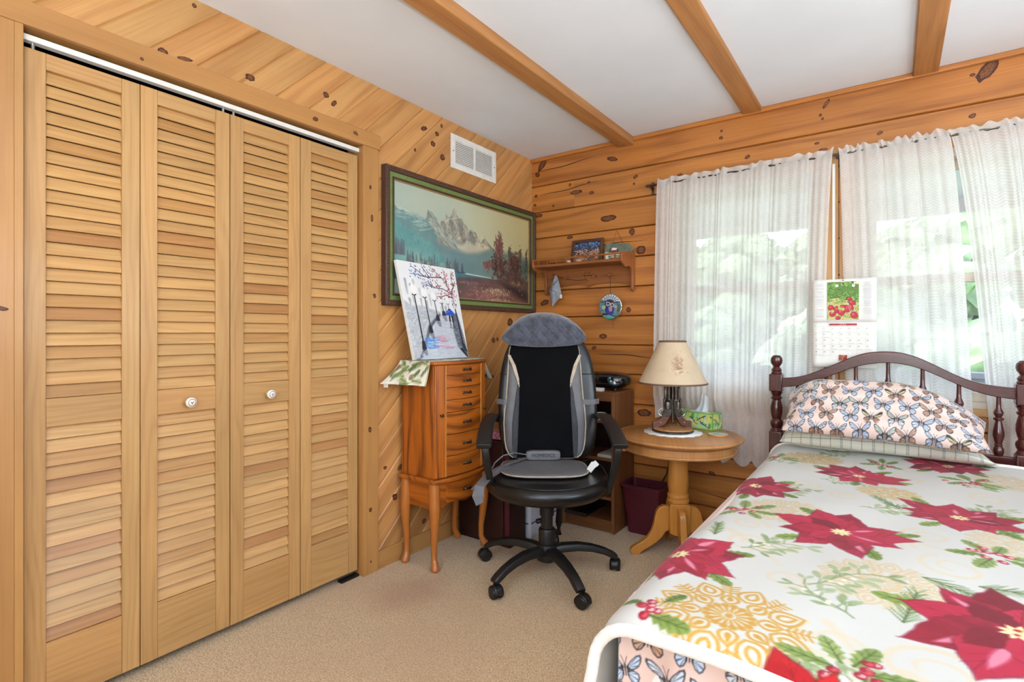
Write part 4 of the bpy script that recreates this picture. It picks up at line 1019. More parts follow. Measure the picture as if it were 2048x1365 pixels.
    for b_ in br_:
        p.line(P(b_), .0055, (44, 32, 46), 1, w2=.0022)
        for (x0, y0), (x1, y1) in zip(b_, b_[1:]):
            for i in range(7):
                k = rs.random(); x = x0 + (x1 - x0) * k; y = y0 + (y1 - y0) * k; a = rs.uniform(0, 2 * PI); m_ = np.clip((x - .42) / .2, 0, 1)
                c = [int((1 - m_) * u + m_ * w) for u, w in zip(rs.choice([(40, 84, 170), (58, 108, 196), (30, 58, 130)]), rs.choice([(170, 34, 58), (196, 60, 82), (136, 24, 44)]))]
                lx, ly = x * W_ + math.cos(a) * .011, y * H_ + math.sin(a) * .011
                p.poly(leafshape(lx, ly, a, .012, .0055, 4), c, .9)
    # the couple and their umbrella
    p.poly(P([(.735, .40), (.77, .40), (.765, .475), (.74, .475)]), (26, 28, 38)); p.poly(P([(.79, .395), (.825, .395), (.815, .48), (.79, .48)]), (24, 26, 34))
    for x in (.742, .758, .80, .815): p.line(P([(x, .40), (x + .002, .34)]), .0035, (30, 32, 42))
    p.poly(P([(.68, .47), (.70, .505), (.74, .525), (.78, .53), (.82, .52), (.85, .495), (.86, .462), (.82, .472), (.79, .464), (.76, .474), (.72, .464)]), (40, 84, 196)); p.line(P([(.70, .49), (.77, .52)]), .006, (88, 134, 226), .7)
    for x in (.75, .81): p.line(P([(x - .02, .33), (x + .04, .325)]), .004, (70, 74, 88), .8)
    p.line(P([(.105, .045), (.12, .02), (.135, .05)]), .003, (60, 50, 120)); p.line(P([(.13, .02), (.155, .035)]), .003, (60, 50, 120))
    G = np.zeros(p.X.shape + (3,)); u = (p.X / W_)[..., None]; v = (p.Y / H_)[..., None]
    a_, b_, c_, d_, n_ = [np.array(x) for x in (bl, br, tl, tr, nrm)]
    G = (a_ * (1 - u) + b_ * u) * (1 - v) + (c_ * (1 - u) + d_ * u) * v + n_ * .0008
    pgrid('painted_face', G, p.C, P_CANV, t_)
street_canvas()

# ================================================================== things in the corner behind the chair
def corner():
    mb = MB(); mb.box((.03, -.815, 0), (.395, -.662, .572), 'z')
    t_ = thing('storage_cabinet', 'tall dark mahogany storage cabinet in the corner behind the armoire', 'cabinet', (.21, -.74, 0))
    mb.build('body', M['darkbrown'], t_, bevel=.004)
    MB().box((.045, -.823, .015), (.355, -.8155, .556), 'z').build('door', M['darkbrown'], t_, bevel=.003)
    MB().box((.362, -.820, .004), (.393, -.8155, .566), 'z').build('stile', M['maroon'], t_, bevel=.002)
    o = MB().sup((.265, -.745, .598), (.06, .05, .0255), .45).build('tissue_packet', plain('pink print', S(190, 112, 124), .5, var=.5, scale=70)); tag(o, 'small pink patterned packet on top of the dark mahogany cabinet', 'packet')
    t_ = thing('file_box', 'tall white box with blue stripe on the carpet behind the chair', 'box', (.36, -.46, 0))
    mb = MB(); mb.prism([(.300, -.60), (.325, -.645), (.40, -.645), (.412, -.632), (.412, -.315), (.300, -.315)], 'z', 0, .33, 'z'); mb.build('body', M['steelbox'], t_, bevel=.004)
    mb = MB()
    for z in (.135, .19, .245): mb.box((.4121, -.57, z), (.4128, -.36, z + .0022), 'y')
    for y in (-.57, -.362): mb.box((.4121, y, .135), (.4128, y + .002, .2472), 'z')
    mb.build('embossed_panel', plain('panel line', S(150, 154, 166), .5), t_)
    mb = MB(); mb.box((.4121, -.632, .083), (.4132, -.315, .091), 'y'); mb.box((.325, -.6462, .083), (.402, -.6451, .091), 'x'); mb.build('blue_stripe', M['blueline'], t_)
    # bookcase
    x0, x1, yf = .425, .772, -.302
    t_ = thing('bookcase', 'small brown laminate bookcase against the log wall behind the chair', 'bookcase', ((x0 + x1) / 2, -.155, 0))
    for a in (x0, x1 - .02): MB().box((a, yf, 0), (a + .02, -.018, .806), 'z', rt(.04)).build('side_panel', M['walnut'], t_, bevel=.0015)
    MB().box((x0, yf - .001, .806), (x1, -.018, .825), 'x').build('top', M['walnut'], t_, bevel=.0015)
    for z in (.055, .192, .42, .640): MB().box((x0 + .02, yf + .006, z), (x1 - .02, -.026, z + .017), 'x', rt(.04)).build('shelf', M['walnut'], t_, bevel=.001)
    MB().box((x0 + .02, yf + .010, .004), (x1 - .02, yf + .026, .055), 'x').build('kickboard', M['walnut'], t_)
    MB().box((x0 + .02, yf + .002, .772), (x1 - .02, yf + .018, .806), 'x').build('top_rail', M['walnut'], t_)
    MB().box((x0 + .02, -.026, .01), (x1 - .02, -.019, .806), 'x').build('back_panel', M['darkbrown'], t_)
    # radio
    R0 = (.66, -.165, .826); t_ = thing('radio', 'glossy black rounded radio on top of the bookcase', 'radio', R0)
    mb = MB(); mb.sup((.645, -.150, .885), (.158, .092, .052), .72, 40, 20); mb.build('body', M['gloss'], t_)
    mb = MB()
    for x in (.55, .60, .72, .76):
        mb.lathe([(.010, 0), (.010, .016)], 12, c=(x, -.13 - .03 * (x > .7), .826))
    mb.build('foot', M['cord'], t_) if False else None
    MB().lathe([(.018, 0), (.018, .012)], 14, c=(.60, -.155, .8255)).build('foot', M['cord'], t_)
    MB().lathe([(.018, 0), (.018, .012)], 14, c=(.71, -.155, .8255)).build('foot', M['cord'], t_)
    Mx = Matrix.Translation((.738, -.222, .892)) @ Matrix.Rotation(math.radians(30), 4, 'Z') @ Matrix.Rotation(math.radians(66), 4, 'X')
    d = MB(); d.lathe([(0, .006), (.036, .005), (.043, 0), (.044, -.022)], 26, M=Mx, sx=1.05, sy=.82); dd = d.build('dial', plain('teal display', S(40, 66, 76), .1, var=.5, scale=50, Coat_Weight=.6), t_)
    e = MB(); e.box((-.008, -.028, .0054), (.003, .026, .0066), M=Mx); e.build('tuning_scale', M['paper'], dd)
    b = MB()
    for x, y in ((-.026, .012), (-.024, -.008), (.02, .014), (.024, -.006), (.02, -.02)): b.lathe([(.0042, .0038), (.0042, .0055), (0, .006)], 10, M=Mx @ Matrix.Translation((x, y, 0)))
    for k_, (x, y) in enumerate(((-.026, .012), (-.024, -.008), (.02, .014), (.024, -.006))): MB().lathe([(.0042, .0038), (.0042, .0055), (0, .006)], 10, M=Mx @ Matrix.Translation((x, y, 0))).build('knob', M['chrome'], dd)
    g = MB()
    for i in range(7): g.tube([(.52 + .02 * i, -.238 + .0 * i, .862 + .002 * i), (.535 + .02 * i, -.225, .905), (.55 + .02 * i, -.19, .93)], .0022, 6)
    g.build('grille', M['cord'], t_)
    o = MB().box((.575, -.299, .8262), (.690, -.262, .846), 'x').build('binder', M['paper'], bevel=.003); tag(o, 'white paper-bound booklet on the bookcase edge in front of the radio', 'booklet')
    MB().box((.6902, -.298, .8275), (.6912, -.263, .8445), 'y').build('spine_label', M['steelbox'], o)
    # what lies on the shelves
    o = MB().box((.60, -.292, .6575), (.745, -.08, .662), 'x').build('paper_stack', M['paper'], bevel=.0005); tag(o, 'thin stack of white papers on the upper bookcase shelf', 'papers')
    t_ = thing('potted_plant', 'small cream and green ornament on the upper bookcase shelf', 'ornament', (.66, -.25, .662))
    MB().sup((.665, -.255, .681), (.034, .026, .019), .7).build('body', plain('cream glaze', S(226, 222, 196), .3), t_)
    mb = MB()
    for a in range(9):
        c = (.665 + .02 * math.cos(a * .7), -.262 + .012 * math.sin(a * .7), .672); mb.prism(leafshape(c[0], c[1], a * .7, .034, .016, 5), 'z', c[2] - .001, c[2] + .001 + .0006 * a)
    mb.build('leaf_cluster', plain('leaf green', S(86, 134, 52), .5), t_)
    t_.name = 'green_ornament'; WM['green_ornament'] = WM['potted_plant']
    for k, (z, c, lab) in enumerate(((.4375, (196, 190, 180), 'pale folded papers on the middle bookcase shelf'),)):
        o = MB().box((.655, -.285, z), (.748, -.06, z + .016), 'x').build('folded_papers', plain('pale card', S(*c), .7)); tag(o, lab, 'papers')
    o = MB().box((.452, -.33, .0745), (.60, -.05, .098), 'x', M=Matrix.Translation((0, 0, 0))).build('black_laptop', M['gloss'], bevel=.006); tag(o, 'black closed laptop on the bottom bookcase shelf', 'laptop')
    # waste bin
    t_ = thing('waste_bin', 'dark maroon plastic waste bin between the bookcase and the table', 'bin', (.90, -.135, 0))
    def ringp(w, d, z, r=.022, n=6):
        out = []
        for cx, cy, a0 in ((w - r, d - r, 0), (-w + r, d - r, PI / 2), (-w + r, -d + r, PI), (w - r, -d + r, 1.5 * PI)):
            for i in range(n + 1): out.append((.900 + cx + r * math.cos(a0 + PI / 2 * i / n), -.140 + cy + r * math.sin(a0 + PI / 2 * i / n), z))
        return out
    rings = [ringp(.088, .060, .004), ringp(.092, .063, 0.0), ringp(.118, .086, .262), ringp(.118, .086, .270), ringp(.127, .095, .272), ringp(.127, .095, .283), ringp(.116, .084, .284), ringp(.089, .060, .008)]
    V = [p for r_ in rings[1:] for p in r_]; n = len(rings[0]); F = []
    for j in range(len(rings) - 2):
        for i in range(n): F.append((j * n + i, j * n + (i + 1) % n, (j + 1) * n + (i + 1) % n, (j + 1) * n + i))
    F.append(tuple(range(n))[::-1]); F.append(tuple(range((len(rings) - 2) * n, (len(rings) - 1) * n)))
    mb = MB(); mb.add(V[:], F, mb.guv('z')); mb.build('bucket', M['maroon'], t_)
    MB().sweep([(p[0], p[1], .2775) for p in ringp(.1275, .0955, 0)], [(-.002, -.006), (.002, -.006), (.002, .006), (-.002, .006)], closed=True).build('rim', M['maroon'], t_, bevel=.001)
corner()
# ================================================================== office chair (built in its own frame: -Y is the front)
CH = (.715, -.95, 0); CR = math.radians(35.63)
def back_y(z): return .225 + .125 * (z - .5)
def chair():
    t_ = thing('office_chair', 'black leather swivel office chair with five castors facing the camera', 'chair', CH, CR)
    B = lambda mb, nm, m, par=None, **k: mb.build(nm, M[m], par or t_, local=True, **k)
    B(MB().lathe([(0, .065), (.036, .065), (.050, .075), (.054, .115), (.046, .150), (.038, .156), (0, .156)], 26), 'hub', 'black')
    for k, a in enumerate((151.9, 223.2, 291.4, 5.1, 79.4)):
        a = math.radians(a); c, s_ = math.cos(a), math.sin(a)
        P = []; sc_ = []
        for r, z, w_, h in ((.03, .118, .030, .020), (.08, .128, .029, .021), (.15, .130, .027, .020), (.22, .121, .025, .018), (.28, .104, .024, .016), (.325, .082, .024, .015), (.345, .070, .022, .012)):
            P.append((r * c, r * s_, z)); sc_.append((w_, h))
        sec = [(-1, -.8), (1, -.8), (1, .1), (.72, .85), (.3, 1), (-.3, 1), (-.72, .85), (-1, .1)]
        leg = B(MB().sweep(P, sec, scale=sc_), 'base_leg', 'black', bevel=.003)
        C_ = Matrix.Translation((.338 * c, .338 * s_, 0)) @ Matrix.Rotation(a + (.9, 1.4, .5, 1.2, .3)[k], 4, 'Z')
        cs = MB(); cs.lathe([(.007, .055), (.007, .078)], 10, M=C_)
        for sg in (-1, 1):
            cs.lathe([(.0, -.010), (.024, -.010), (.0275, -.006), (.0275, .006), (.024, .010), (.008, .0115), (0, .0115)], 22, M=C_ @ Matrix.Translation((.012, sg * .0155, .0275)) @ Matrix.Rotation(-sg * PI / 2, 4, 'X'))
        B(cs, 'caster', 'gloss' if False else 'black', leg)
        hd = MB(); hd.lathe([(.0305, -.021), (.0315, -.012), (.0315, .012), (.0305, .021)], 22, a0=math.radians(-10), a1=math.radians(200), M=C_ @ Matrix.Translation((.012, 0, .0275)) @ Matrix.Rotation(PI / 2, 4, 'X'))
        B(hd, 'caster_hood', 'black', leg, solid=.003)
    B(MB().lathe([(.040, .15), (.040, .218), (.0375, .224), (.029, .226), (.029, .286), (.035, .288), (.035, .345), (.046, .35), (.05, .37)], 26), 'gas_column', 'black')
    B(MB().box((-.12, -.10, .365), (.12, .13, .402), 'x'), 'tilt_plate', 'black', bevel=.006)
    lv = MB(); lv.tube([(-.02, .02, .255), (-.05, .012, .25)], .012, 10); B(lv, 'tension_clip', 'black')
    kb = MB(); kb.tube([(.06, .10, .375), (.075, .13, .30), (.07, .14, .20), (.07, .14, .14)], [.014, .015, .018, .016], 12); B(kb, 'back_bracket', 'black')
    # seat: round, softly crowned, with a stitched rim
    st = MB(); st.lathe([(0, .398), (.20, .398), (.262, .404), (.286, .424), (.293, .446), (.286, .468), (.272, .480), (.262, .4835), (.255, .4825), (.20, .487), (.10, .486), (0, .484)], 56, sx=1.02, sy=.99)
    B(st, 'seat', 'leather', ang=60)
    B(MB().tube([(.2665 * 1.02 * math.cos(2 * PI * i / 64), .2665 * .99 * math.sin(2 * PI * i / 64), .4835) for i in range(64)], .0026, 6, closed=True), 'seat_welt', 'leather')
    # backrest: padded shell, wide at the elbow, narrowing to the shoulders
    def hwid(z): return float(np.interp(z, [.50, .56, .65, .75, .85, .92, 1.0, 1.06, 1.11, 1.16, 1.20, 1.235, 1.25], [.215, .245, .262, .266, .264, .258, .247, .232, .21, .18, .145, .09, .02]))
    n = 40; rows = 34; V = []; F = []
    for j in range(rows + 1):
        z = .50 + .75 * (j / rows) ** .92; w_ = hwid(z); th = .052 * min(1, (w_ / .12) ** .5) * (1 if z > .54 else .75); yc = back_y(z) + .045
        for i in range(n):
            a = 2 * PI * i / n; ca, sa = math.cos(a), math.sin(a)
            x = w_ * math.copysign(abs(ca) ** .62, ca); y = th * math.copysign(abs(sa) ** .8, sa)
            V.append((x + .022, yc + y - .03 * (1 - (x / .27) ** 2) * 0 + .035 * (x / .27) ** 2 * (-1), z))
    for j in range(rows):
        for i in range(n): F.append((j * n + i, j * n + (i + 1) % n, (j + 1) * n + (i + 1) % n, (j + 1) * n + i))
    F.append(tuple(range(n))[::-1]); F.append(tuple(range(rows * n, rows * n + n)))
    mb = MB(); mb.add(V, F, lambda p, i: (p[0], p[2])); bk = B(mb, 'backrest', 'leather', sub=1, ang=70)
    sm = MB(); z = .952; w_ = hwid(z)
    sm.tube([(.022 + (w_ + .001) * math.copysign(abs(math.cos(a)) ** .62, math.cos(a)), back_y(z) + .045 + .0535 * math.copysign(abs(math.sin(a)) ** .8, math.sin(a)) - .035 * ((w_ * math.copysign(abs(math.cos(a)) ** .62, math.cos(a))) / .27) ** 2, z) for a in [2 * PI * i / 60 for i in range(60)]], .0022, 6, closed=True)
    B(sm, 'back_seam', 'cord', bk)
    def smooth(P, sc_, k=4):
        pv = [Vector(p) for p in P]; out = []
        for i in range(len(pv) - 1):
            for q in range(k):
                tt = q / k; p0, p1, p2, p3 = pv[max(i - 1, 0)], pv[i], pv[i + 1], pv[min(i + 2, len(pv) - 1)]
                out.append((.5 * ((2 * p1) + (p2 - p0) * tt + (2 * p0 - 5 * p1 + 4 * p2 - p3) * tt ** 2 + (3 * p1 - p0 - 3 * p2 + p3) * tt ** 3), tuple(sc_[i][e] * (1 - tt) + sc_[i + 1][e] * tt for e in (0, 1))))
        return out + [(pv[-1], sc_[-1])]
    sec = [(math.copysign(abs(math.cos(2 * PI * i / 20)) ** .45, math.cos(2 * PI * i / 20)), math.copysign(abs(math.sin(2 * PI * i / 20)) ** .45, math.sin(2 * PI * i / 20))) for i in range(20)]
    for sg in (-1, 1):
        o_ = .012
        f = smooth([(sg * .255 + o_, .285, .70), (sg * .276 + o_, .235, .733), (sg * .292 + o_, .15, .742), (sg * .302 + o_, .04, .728), (sg * .308 + o_, -.07, .698), (sg * .310 + o_, -.15, .668), (sg * .310 + o_, -.178, .656)],
                   [(.010, .012), (.021, .013), (.030, .012), (.034, .012), (.036, .012), (.036, .0125), (.034, .012)])
        ar = B(MB().sweep([q[0] for q in f], sec, scale=[q[1] for q in f]), 'armrest', 'black', ang=50, bevel=.002)
        f = smooth([(sg * .306 + o_, -.135, .668), (sg * .304 + o_, -.150, .640), (sg * .300 + o_, -.145, .600), (sg * .292 + o_, -.125, .54), (sg * .280 + o_, -.095, .47), (sg * .255 + o_, -.065, .412), (sg * .12 + o_, -.03, .392)],
                   [(.020, .014), (.018, .015), (.017, .014), (.016, .012), (.016, .011), (.016, .010), (.018, .008)])
        B(MB().sweep([q[0] for q in f], sec, up=(0, 1, .3), scale=[q[1] for q in f]), 'arm_support', 'black', ar, ang=50)
chair()

# ================================================================== heated massage cushion hung on the chair
def cushion():
    t_ = thing('massage_cushion', 'grey and black massage seat cushion strapped onto the black office chair', 'cushion', CH, CR)
    B = lambda mb, nm, m, par=None, **k: mb.build(nm, M[m], par or t_, local=True, **k)
    cx = .004
    def hw(z): return float(np.interp(z, [.515, .53, .56, .60, .69, .76, .82, .93, 1.05, 1.12, 1.16], [.165, .188, .204, .212, .218, .214, .206, .198, .192, .180, .17]))
    def face(x, z):      # front of the pad
        u = (x - cx) / .22
        return back_y(z) - .020 - .016 * (1 - u * u) - .008 * math.sin(PI * min(1, max(0, (z - .5) / .65))) - .018 * max(0, abs(u) - .55) * (z < 1.0)
    # grey shell with thickness
    rows = 40; n = 24; V = []; F = []
    for side in (0, 1):
        for j in range(rows + 1):
            z = .515 + (1.155 - .515) * j / rows; w_ = hw(z)
            for i in range(n + 1):
                u = -1 + 2 * i / n; x = cx + w_ * u; e = max(0, (abs(u) - .86) / .14)
                y = face(x, z) + .016 * e * e if side == 0 else back_y(z) + .006
                V.append((x, y, z))
    k = (rows + 1) * (n + 1)
    for j in range(rows):
        for i in range(n):
            a = j * (n + 1) + i; F.append((a, a + 1, a + n + 2, a + n + 1)); F.append((k + a, k + a + n + 1, k + a + n + 2, k + a + 1))
    for j in range(rows):
        for i in (0, n):
            a = j * (n + 1) + i; b = a + n + 1; F.append((a, b, k + b, k + a) if i == 0 else (a, k + a, k + b, b))
    for i in range(n):
        F.append((i, k + i, k + i + 1, i + 1)); a = rows * (n + 1) + i; F.append((a, a + 1, k + a + 1, k + a))
    mb = MB(); mb.add(V, F, lambda p, i: (p[0], p[2])); sh = B(mb, 'back_pad', 'greyp', ang=60)
    pp = MB()
    pts = [(cx - hw(z) * .995, face(cx - hw(z), z) + .012, z) for z in np.linspace(1.10, .517, 40)]; pp.tube(pts, .0034, 6); B(pp, 'piping', 'pipe', sh)
    pp = MB(); pts = [(cx + hw(z) * .995, face(cx + hw(z), z) + .012, z) for z in np.linspace(1.10, .517, 40)]; pp.tube(pts, .0034, 6); B(pp, 'piping', 'pipe', sh)
    def mw(z): return float(np.interp(z, [.52, .60, .80, .88, .93, 1.0, 1.05, 1.07, 1.155], [.150, .146, .138, .137, .140, .158, .184, .186, .168]))
    def node(x, z):      # the kneading heads showing faintly through the fabric
        return -.006 * sum(math.exp(-((x - a) ** 2 + (z - b) ** 2) / .0009) for a, b in ((-.045, .60), (.055, .60), (-.06, .66), (.08, .665)))
    mb = MB(); mb.grid(lambda u, v: (cx + mw(.52 + .635 * v) * (2 * u - 1), face(cx + mw(.52 + .635 * v) * (2 * u - 1), .52 + .635 * v) - .004 + node(mw(.52 + .635 * v) * (2 * u - 1), .52 + .635 * v), .52 + .635 * v), 40, 60)
    B(mb, 'mesh_panel', 'meshf', solid=.004)
    SIDE = plain('charcoal quilting', S(44, 45, 51), .6, var=.2, scale=40, bump=.2)
    for sg in (-1, 1):
        def sp(u, v):
            z = .53 + .40 * v; a = mw(z) - .002; b = a + (hw(z) - a) * float(np.interp(z, [.53, .7, .85, .93], [.42, .40, .25, .03])); x = cx + sg * (a + (b - a) * u)
            q = .0022 * abs(math.sin((z * 1.0 + sg * x * 1.2) * 150)); return (x, face(x, z) - .004 - q, z)
        mb = MB(); mb.grid(sp, 8, 90); mb.build('side_panel', SIDE, t_, local=True, solid=.003)
        def ac(u, v):
            z = .885 + .17 * v; a = mw(z) - .004; b = a + .026 * math.sin(PI * min(1, (v + .02) * .62)) ** .8 * (1 - .35 * v); x = cx + sg * (a + (b - a) * u); return (x, face(x, z) - .006, z)
        mb = MB(); mb.grid(ac, 6, 30); B(mb, 'accent_strip', 'pipe', solid=.003)
        st = MB(); z = .806
        P = [(cx + sg * .198, face(cx + sg * .2, z) + .012, z), (cx + sg * .222 + .004, back_y(z) - .034, z), (.022 + sg * .252, back_y(z) - .026, z + .002), (.022 + sg * .2735, back_y(z) - .004, z + .002), (.022 + sg * .274, back_y(z) + .026, z + .002), (.022 + sg * .245, back_y(z) + .062, z), (.022 + sg * .18, back_y(z) + .088, z), (.022, back_y(z) + .101, z)]
        st.sweep(P, [(-.0012, -.014), (.0012, -.014), (.0012, .014), (-.0012, .014)]); B(st, 'strap', 'greyp')
    # control pod
    cp = MB(); cp.sup((-.008, .178, .537), (.090, .020, .025), .35, 32, 12); pod = B(cp, 'control_pod', 'greyp')
    B(text_into(MB(), 'HOMEDICS', .024, Matrix.Translation((-.008, .1576, .539)) @ Matrix.Rotation(PI / 2, 4, 'X'), .0006), 'brand_lettering', 'cord', pod)
    # headrest flap: quilted velour draped over the top
    zb = lambda u: float(np.interp(u, [0, .03, .1, .2, .4, .6, .8, .92, .97, 1], [1.142, 1.128, 1.112, 1.106, 1.101, 1.102, 1.108, 1.116, 1.13, 1.148]))
    zt = lambda u: float(np.interp(u, [0, .05, .12, .2, .3, .4, .5, .6, .7, .8, .9, .95, 1], [1.148, 1.178, 1.213, 1.246, 1.268, 1.277, 1.279, 1.276, 1.266, 1.248, 1.212, 1.186, 1.152]))
    def fl(u, v, back=0):
        x = -.222 + .446 * u; z = zb(u) + (zt(u) - zb(u)) * v
        qa = abs(math.sin((x + (z - 1.1) * .9) * PI / .052)); qb = abs(math.sin((x - (z - 1.1) * .9) * PI / .052))
        puff = .010 * min(qa, qb) ** .6 * math.sin(PI * min(max(v, .02), .98)) ** .4
        top = max(0, v - .75) / .25
        y = back_y(z) - .050 - .022 * (1 - (2 * u - 1) ** 2) - puff + .055 * top ** 2 * (1 - (2 * u - 1) ** 4)
        return (x, y, z)
    mb = MB(); mb.grid(fl, 110, 50)
    tv = plain('grey blue velour', S(70, 73, 86), .8, var=.4, scale=26, bump=.3, bscale=300, Sheen_Weight=.6)
    ft = mb.build('neck_flap', tv, t_, local=True, solid=.012, ang=70)
    P = [fl(i / 40, 0) for i in range(41)] + [fl(1 - i / 40, 1) for i in range(41)]; B(MB().tube([(p[0], p[1] - .002, p[2]) for p in P], .0035, 6, closed=True), 'flap_piping', 'greyp', ft)
    mb = MB()       # the part of the flap folded over behind the backrest
    mb.grid(lambda u, v: (-.16 + .33 * u, back_y(1.25) - .004 + .118 * v, 1.262 - .03 * v * v - .10 * (2 * u - 1) ** 4 - .012 * (2 * u - 1) ** 2), 24, 8); mb.build('flap_back', tv, t_, local=True, solid=.008)
    # seat pad
    sp_ = MB(); sp_.sup((-.010, .065, .4985), (.216, .176, .0135), .62, 64, 12); pad = B(sp_, 'seat_pad', 'greyp', ang=60)
    def se(a, r=1.0, e=.62): c, s_ = math.cos(a), math.sin(a); return (-.010 + .216 * r * math.copysign(abs(c) ** e, c), .065 + .176 * r * math.copysign(abs(s_) ** e, s_), .5005)
    B(MB().tube([se(2 * PI * i / 80) for i in range(80)], .0032, 6, closed=True), 'piping', 'pipe', pad)
    # webbing, cables and the washing label
    def band(P, w_, nm, m='greyp', th=.0016, up=(0, 0, 1)): return B(MB().sweep(P, [(-w_, -th), (w_, -th), (w_, th), (-w_, th)], up=up), nm, m)
    band([(-.10, .165, .526), (-.17, .09, .521), (-.235, .01, .514), (-.27, -.06, .503), (-.315, -.115, .478), (-.352, -.150, .452)], .011, 'webbing_strap')
    band([(-.20, .05, .514), (-.245, -.02, .507), (-.285, -.09, .495), (-.318, -.15, .470), (-.325, -.172, .430), (-.318, -.176, .395)], .026, 'webbing_strap')
    B(MB().tube([(-.09, .17, .54), (-.16, .13, .56), (-.215, .10, .552), (-.255, .08, .522), (-.268, .03, .505)], .0035, 8), 'power_cable', 'greyp')
    B(MB().tube([(.20, .18, .505), (.235, .12, .530), (.275, .03, .515), (.292, -.02, .478), (.296, -.02, .43)], .0032, 8), 'power_cable', 'cord')
    lb = MB()
    for k in range(3): lb.sweep([(.205 + .004 * k, .005 + .006 * k, .499 + .004 * k), (.222 + .002 * k, .0 + .006 * k, .523 + .004 * k), (.246, .006 + .006 * k, .541 - .005 * k)], [(-.0135, -.0006), (.0135, -.0006), (.0135, .0006), (-.0135, .0006)], up=(0, -1, .6))
    B(lb, 'care_label', 'paper')
cushion()
# ================================================================== pedestal table and what stands on it
TC = (1.162, -.36); TZ = .64
def table():
    t_ = thing('pedestal_table', 'round honey oak pedestal side table under the lamp', 'table', (TC[0], TC[1], 0))
    c = (TC[0], TC[1], 0)
    MB().lathe([(0, .618), (.300, .618), (.312, .620), (.3205, .6265), (.322, .631), (.3195, .636), (.313, .6395), (.303, .640), (.3005, .6385), (.2985, .640), (0, .640)], 72, c=c).build('table_top', M['tabletop'], t_, ang=40)
    MB().lathe([(.272, .618), (.272, .607), (.280, .605), (.280, .575), (.286, .573), (.289, .568), (.286, .562), (.278, .560), (.262, .560), (.262, .618)], 72, c=c).build('apron', M['tabletop'], t_, ang=40)
    for a in (math.radians(214), math.radians(34)):
        Mx = Matrix.Translation((TC[0], TC[1], 0)) @ Matrix.Rotation(a, 4, 'Z')
        MB().box((.272, -.028, .552), (.2965, .028, .6175), 'z', M=Mx).build('leaf_support', M['oaklite'], t_, bevel=.002)
    Mx = Matrix.Translation((TC[0], TC[1], 0)) @ Matrix.Rotation(math.radians(31), 4, 'Z')
    MB().box((-.19, -.02, .56), (.19, .02, .615), 'x', M=Mx).build('cleat', M['oaklite'], t_)
    MB().lathe([(.055, .56), (.0525, .55), (.0500, .50), (.0505, .45), (.0535, .40), (.0530, .365), (.0485, .338), (.0470, .332), (.0540, .326), (.0560, .318), (.0545, .310), (.0500, .306), (.0555, .301), (.0575, .292), (.0560, .284), (.052, .280)], 36, c=c).build('column', M['oaklite'], t_, ang=25)
    mb = MB(); mb.prism([(-.053, .13), (-.03, .118), (.03, .118), (.053, .13), (.053, .272), (.047, .281), (-.047, .281), (-.053, .272)], 'y', -.053, .053, 'z', M=Mx); mb.build('block', M['oaklite'], t_, bevel=.004)
    outer = [(.050, .262), (.075, .263), (.098, .252), (.114, .230), (.122, .200), (.128, .165), (.140, .128), (.160, .095), (.188, .070), (.222, .050), (.243, .036), (.250, .022), (.246, .006), (.240, 0)]
    inner = [(.206, 0), (.196, .012), (.172, .030), (.140, .050), (.110, .072), (.085, .098), (.068, .124), (.050, .135)]
    for k in range(4):
        Ml = Matrix.Translation((TC[0], TC[1], 0)) @ Matrix.Rotation(math.radians(31 + 90 * k), 4, 'Z')
        MB().prism(outer + inner, 'y', -.0165, .0165, 'z', M=Ml).build('leg', M['oaklite'], t_, bevel=.003)
table()

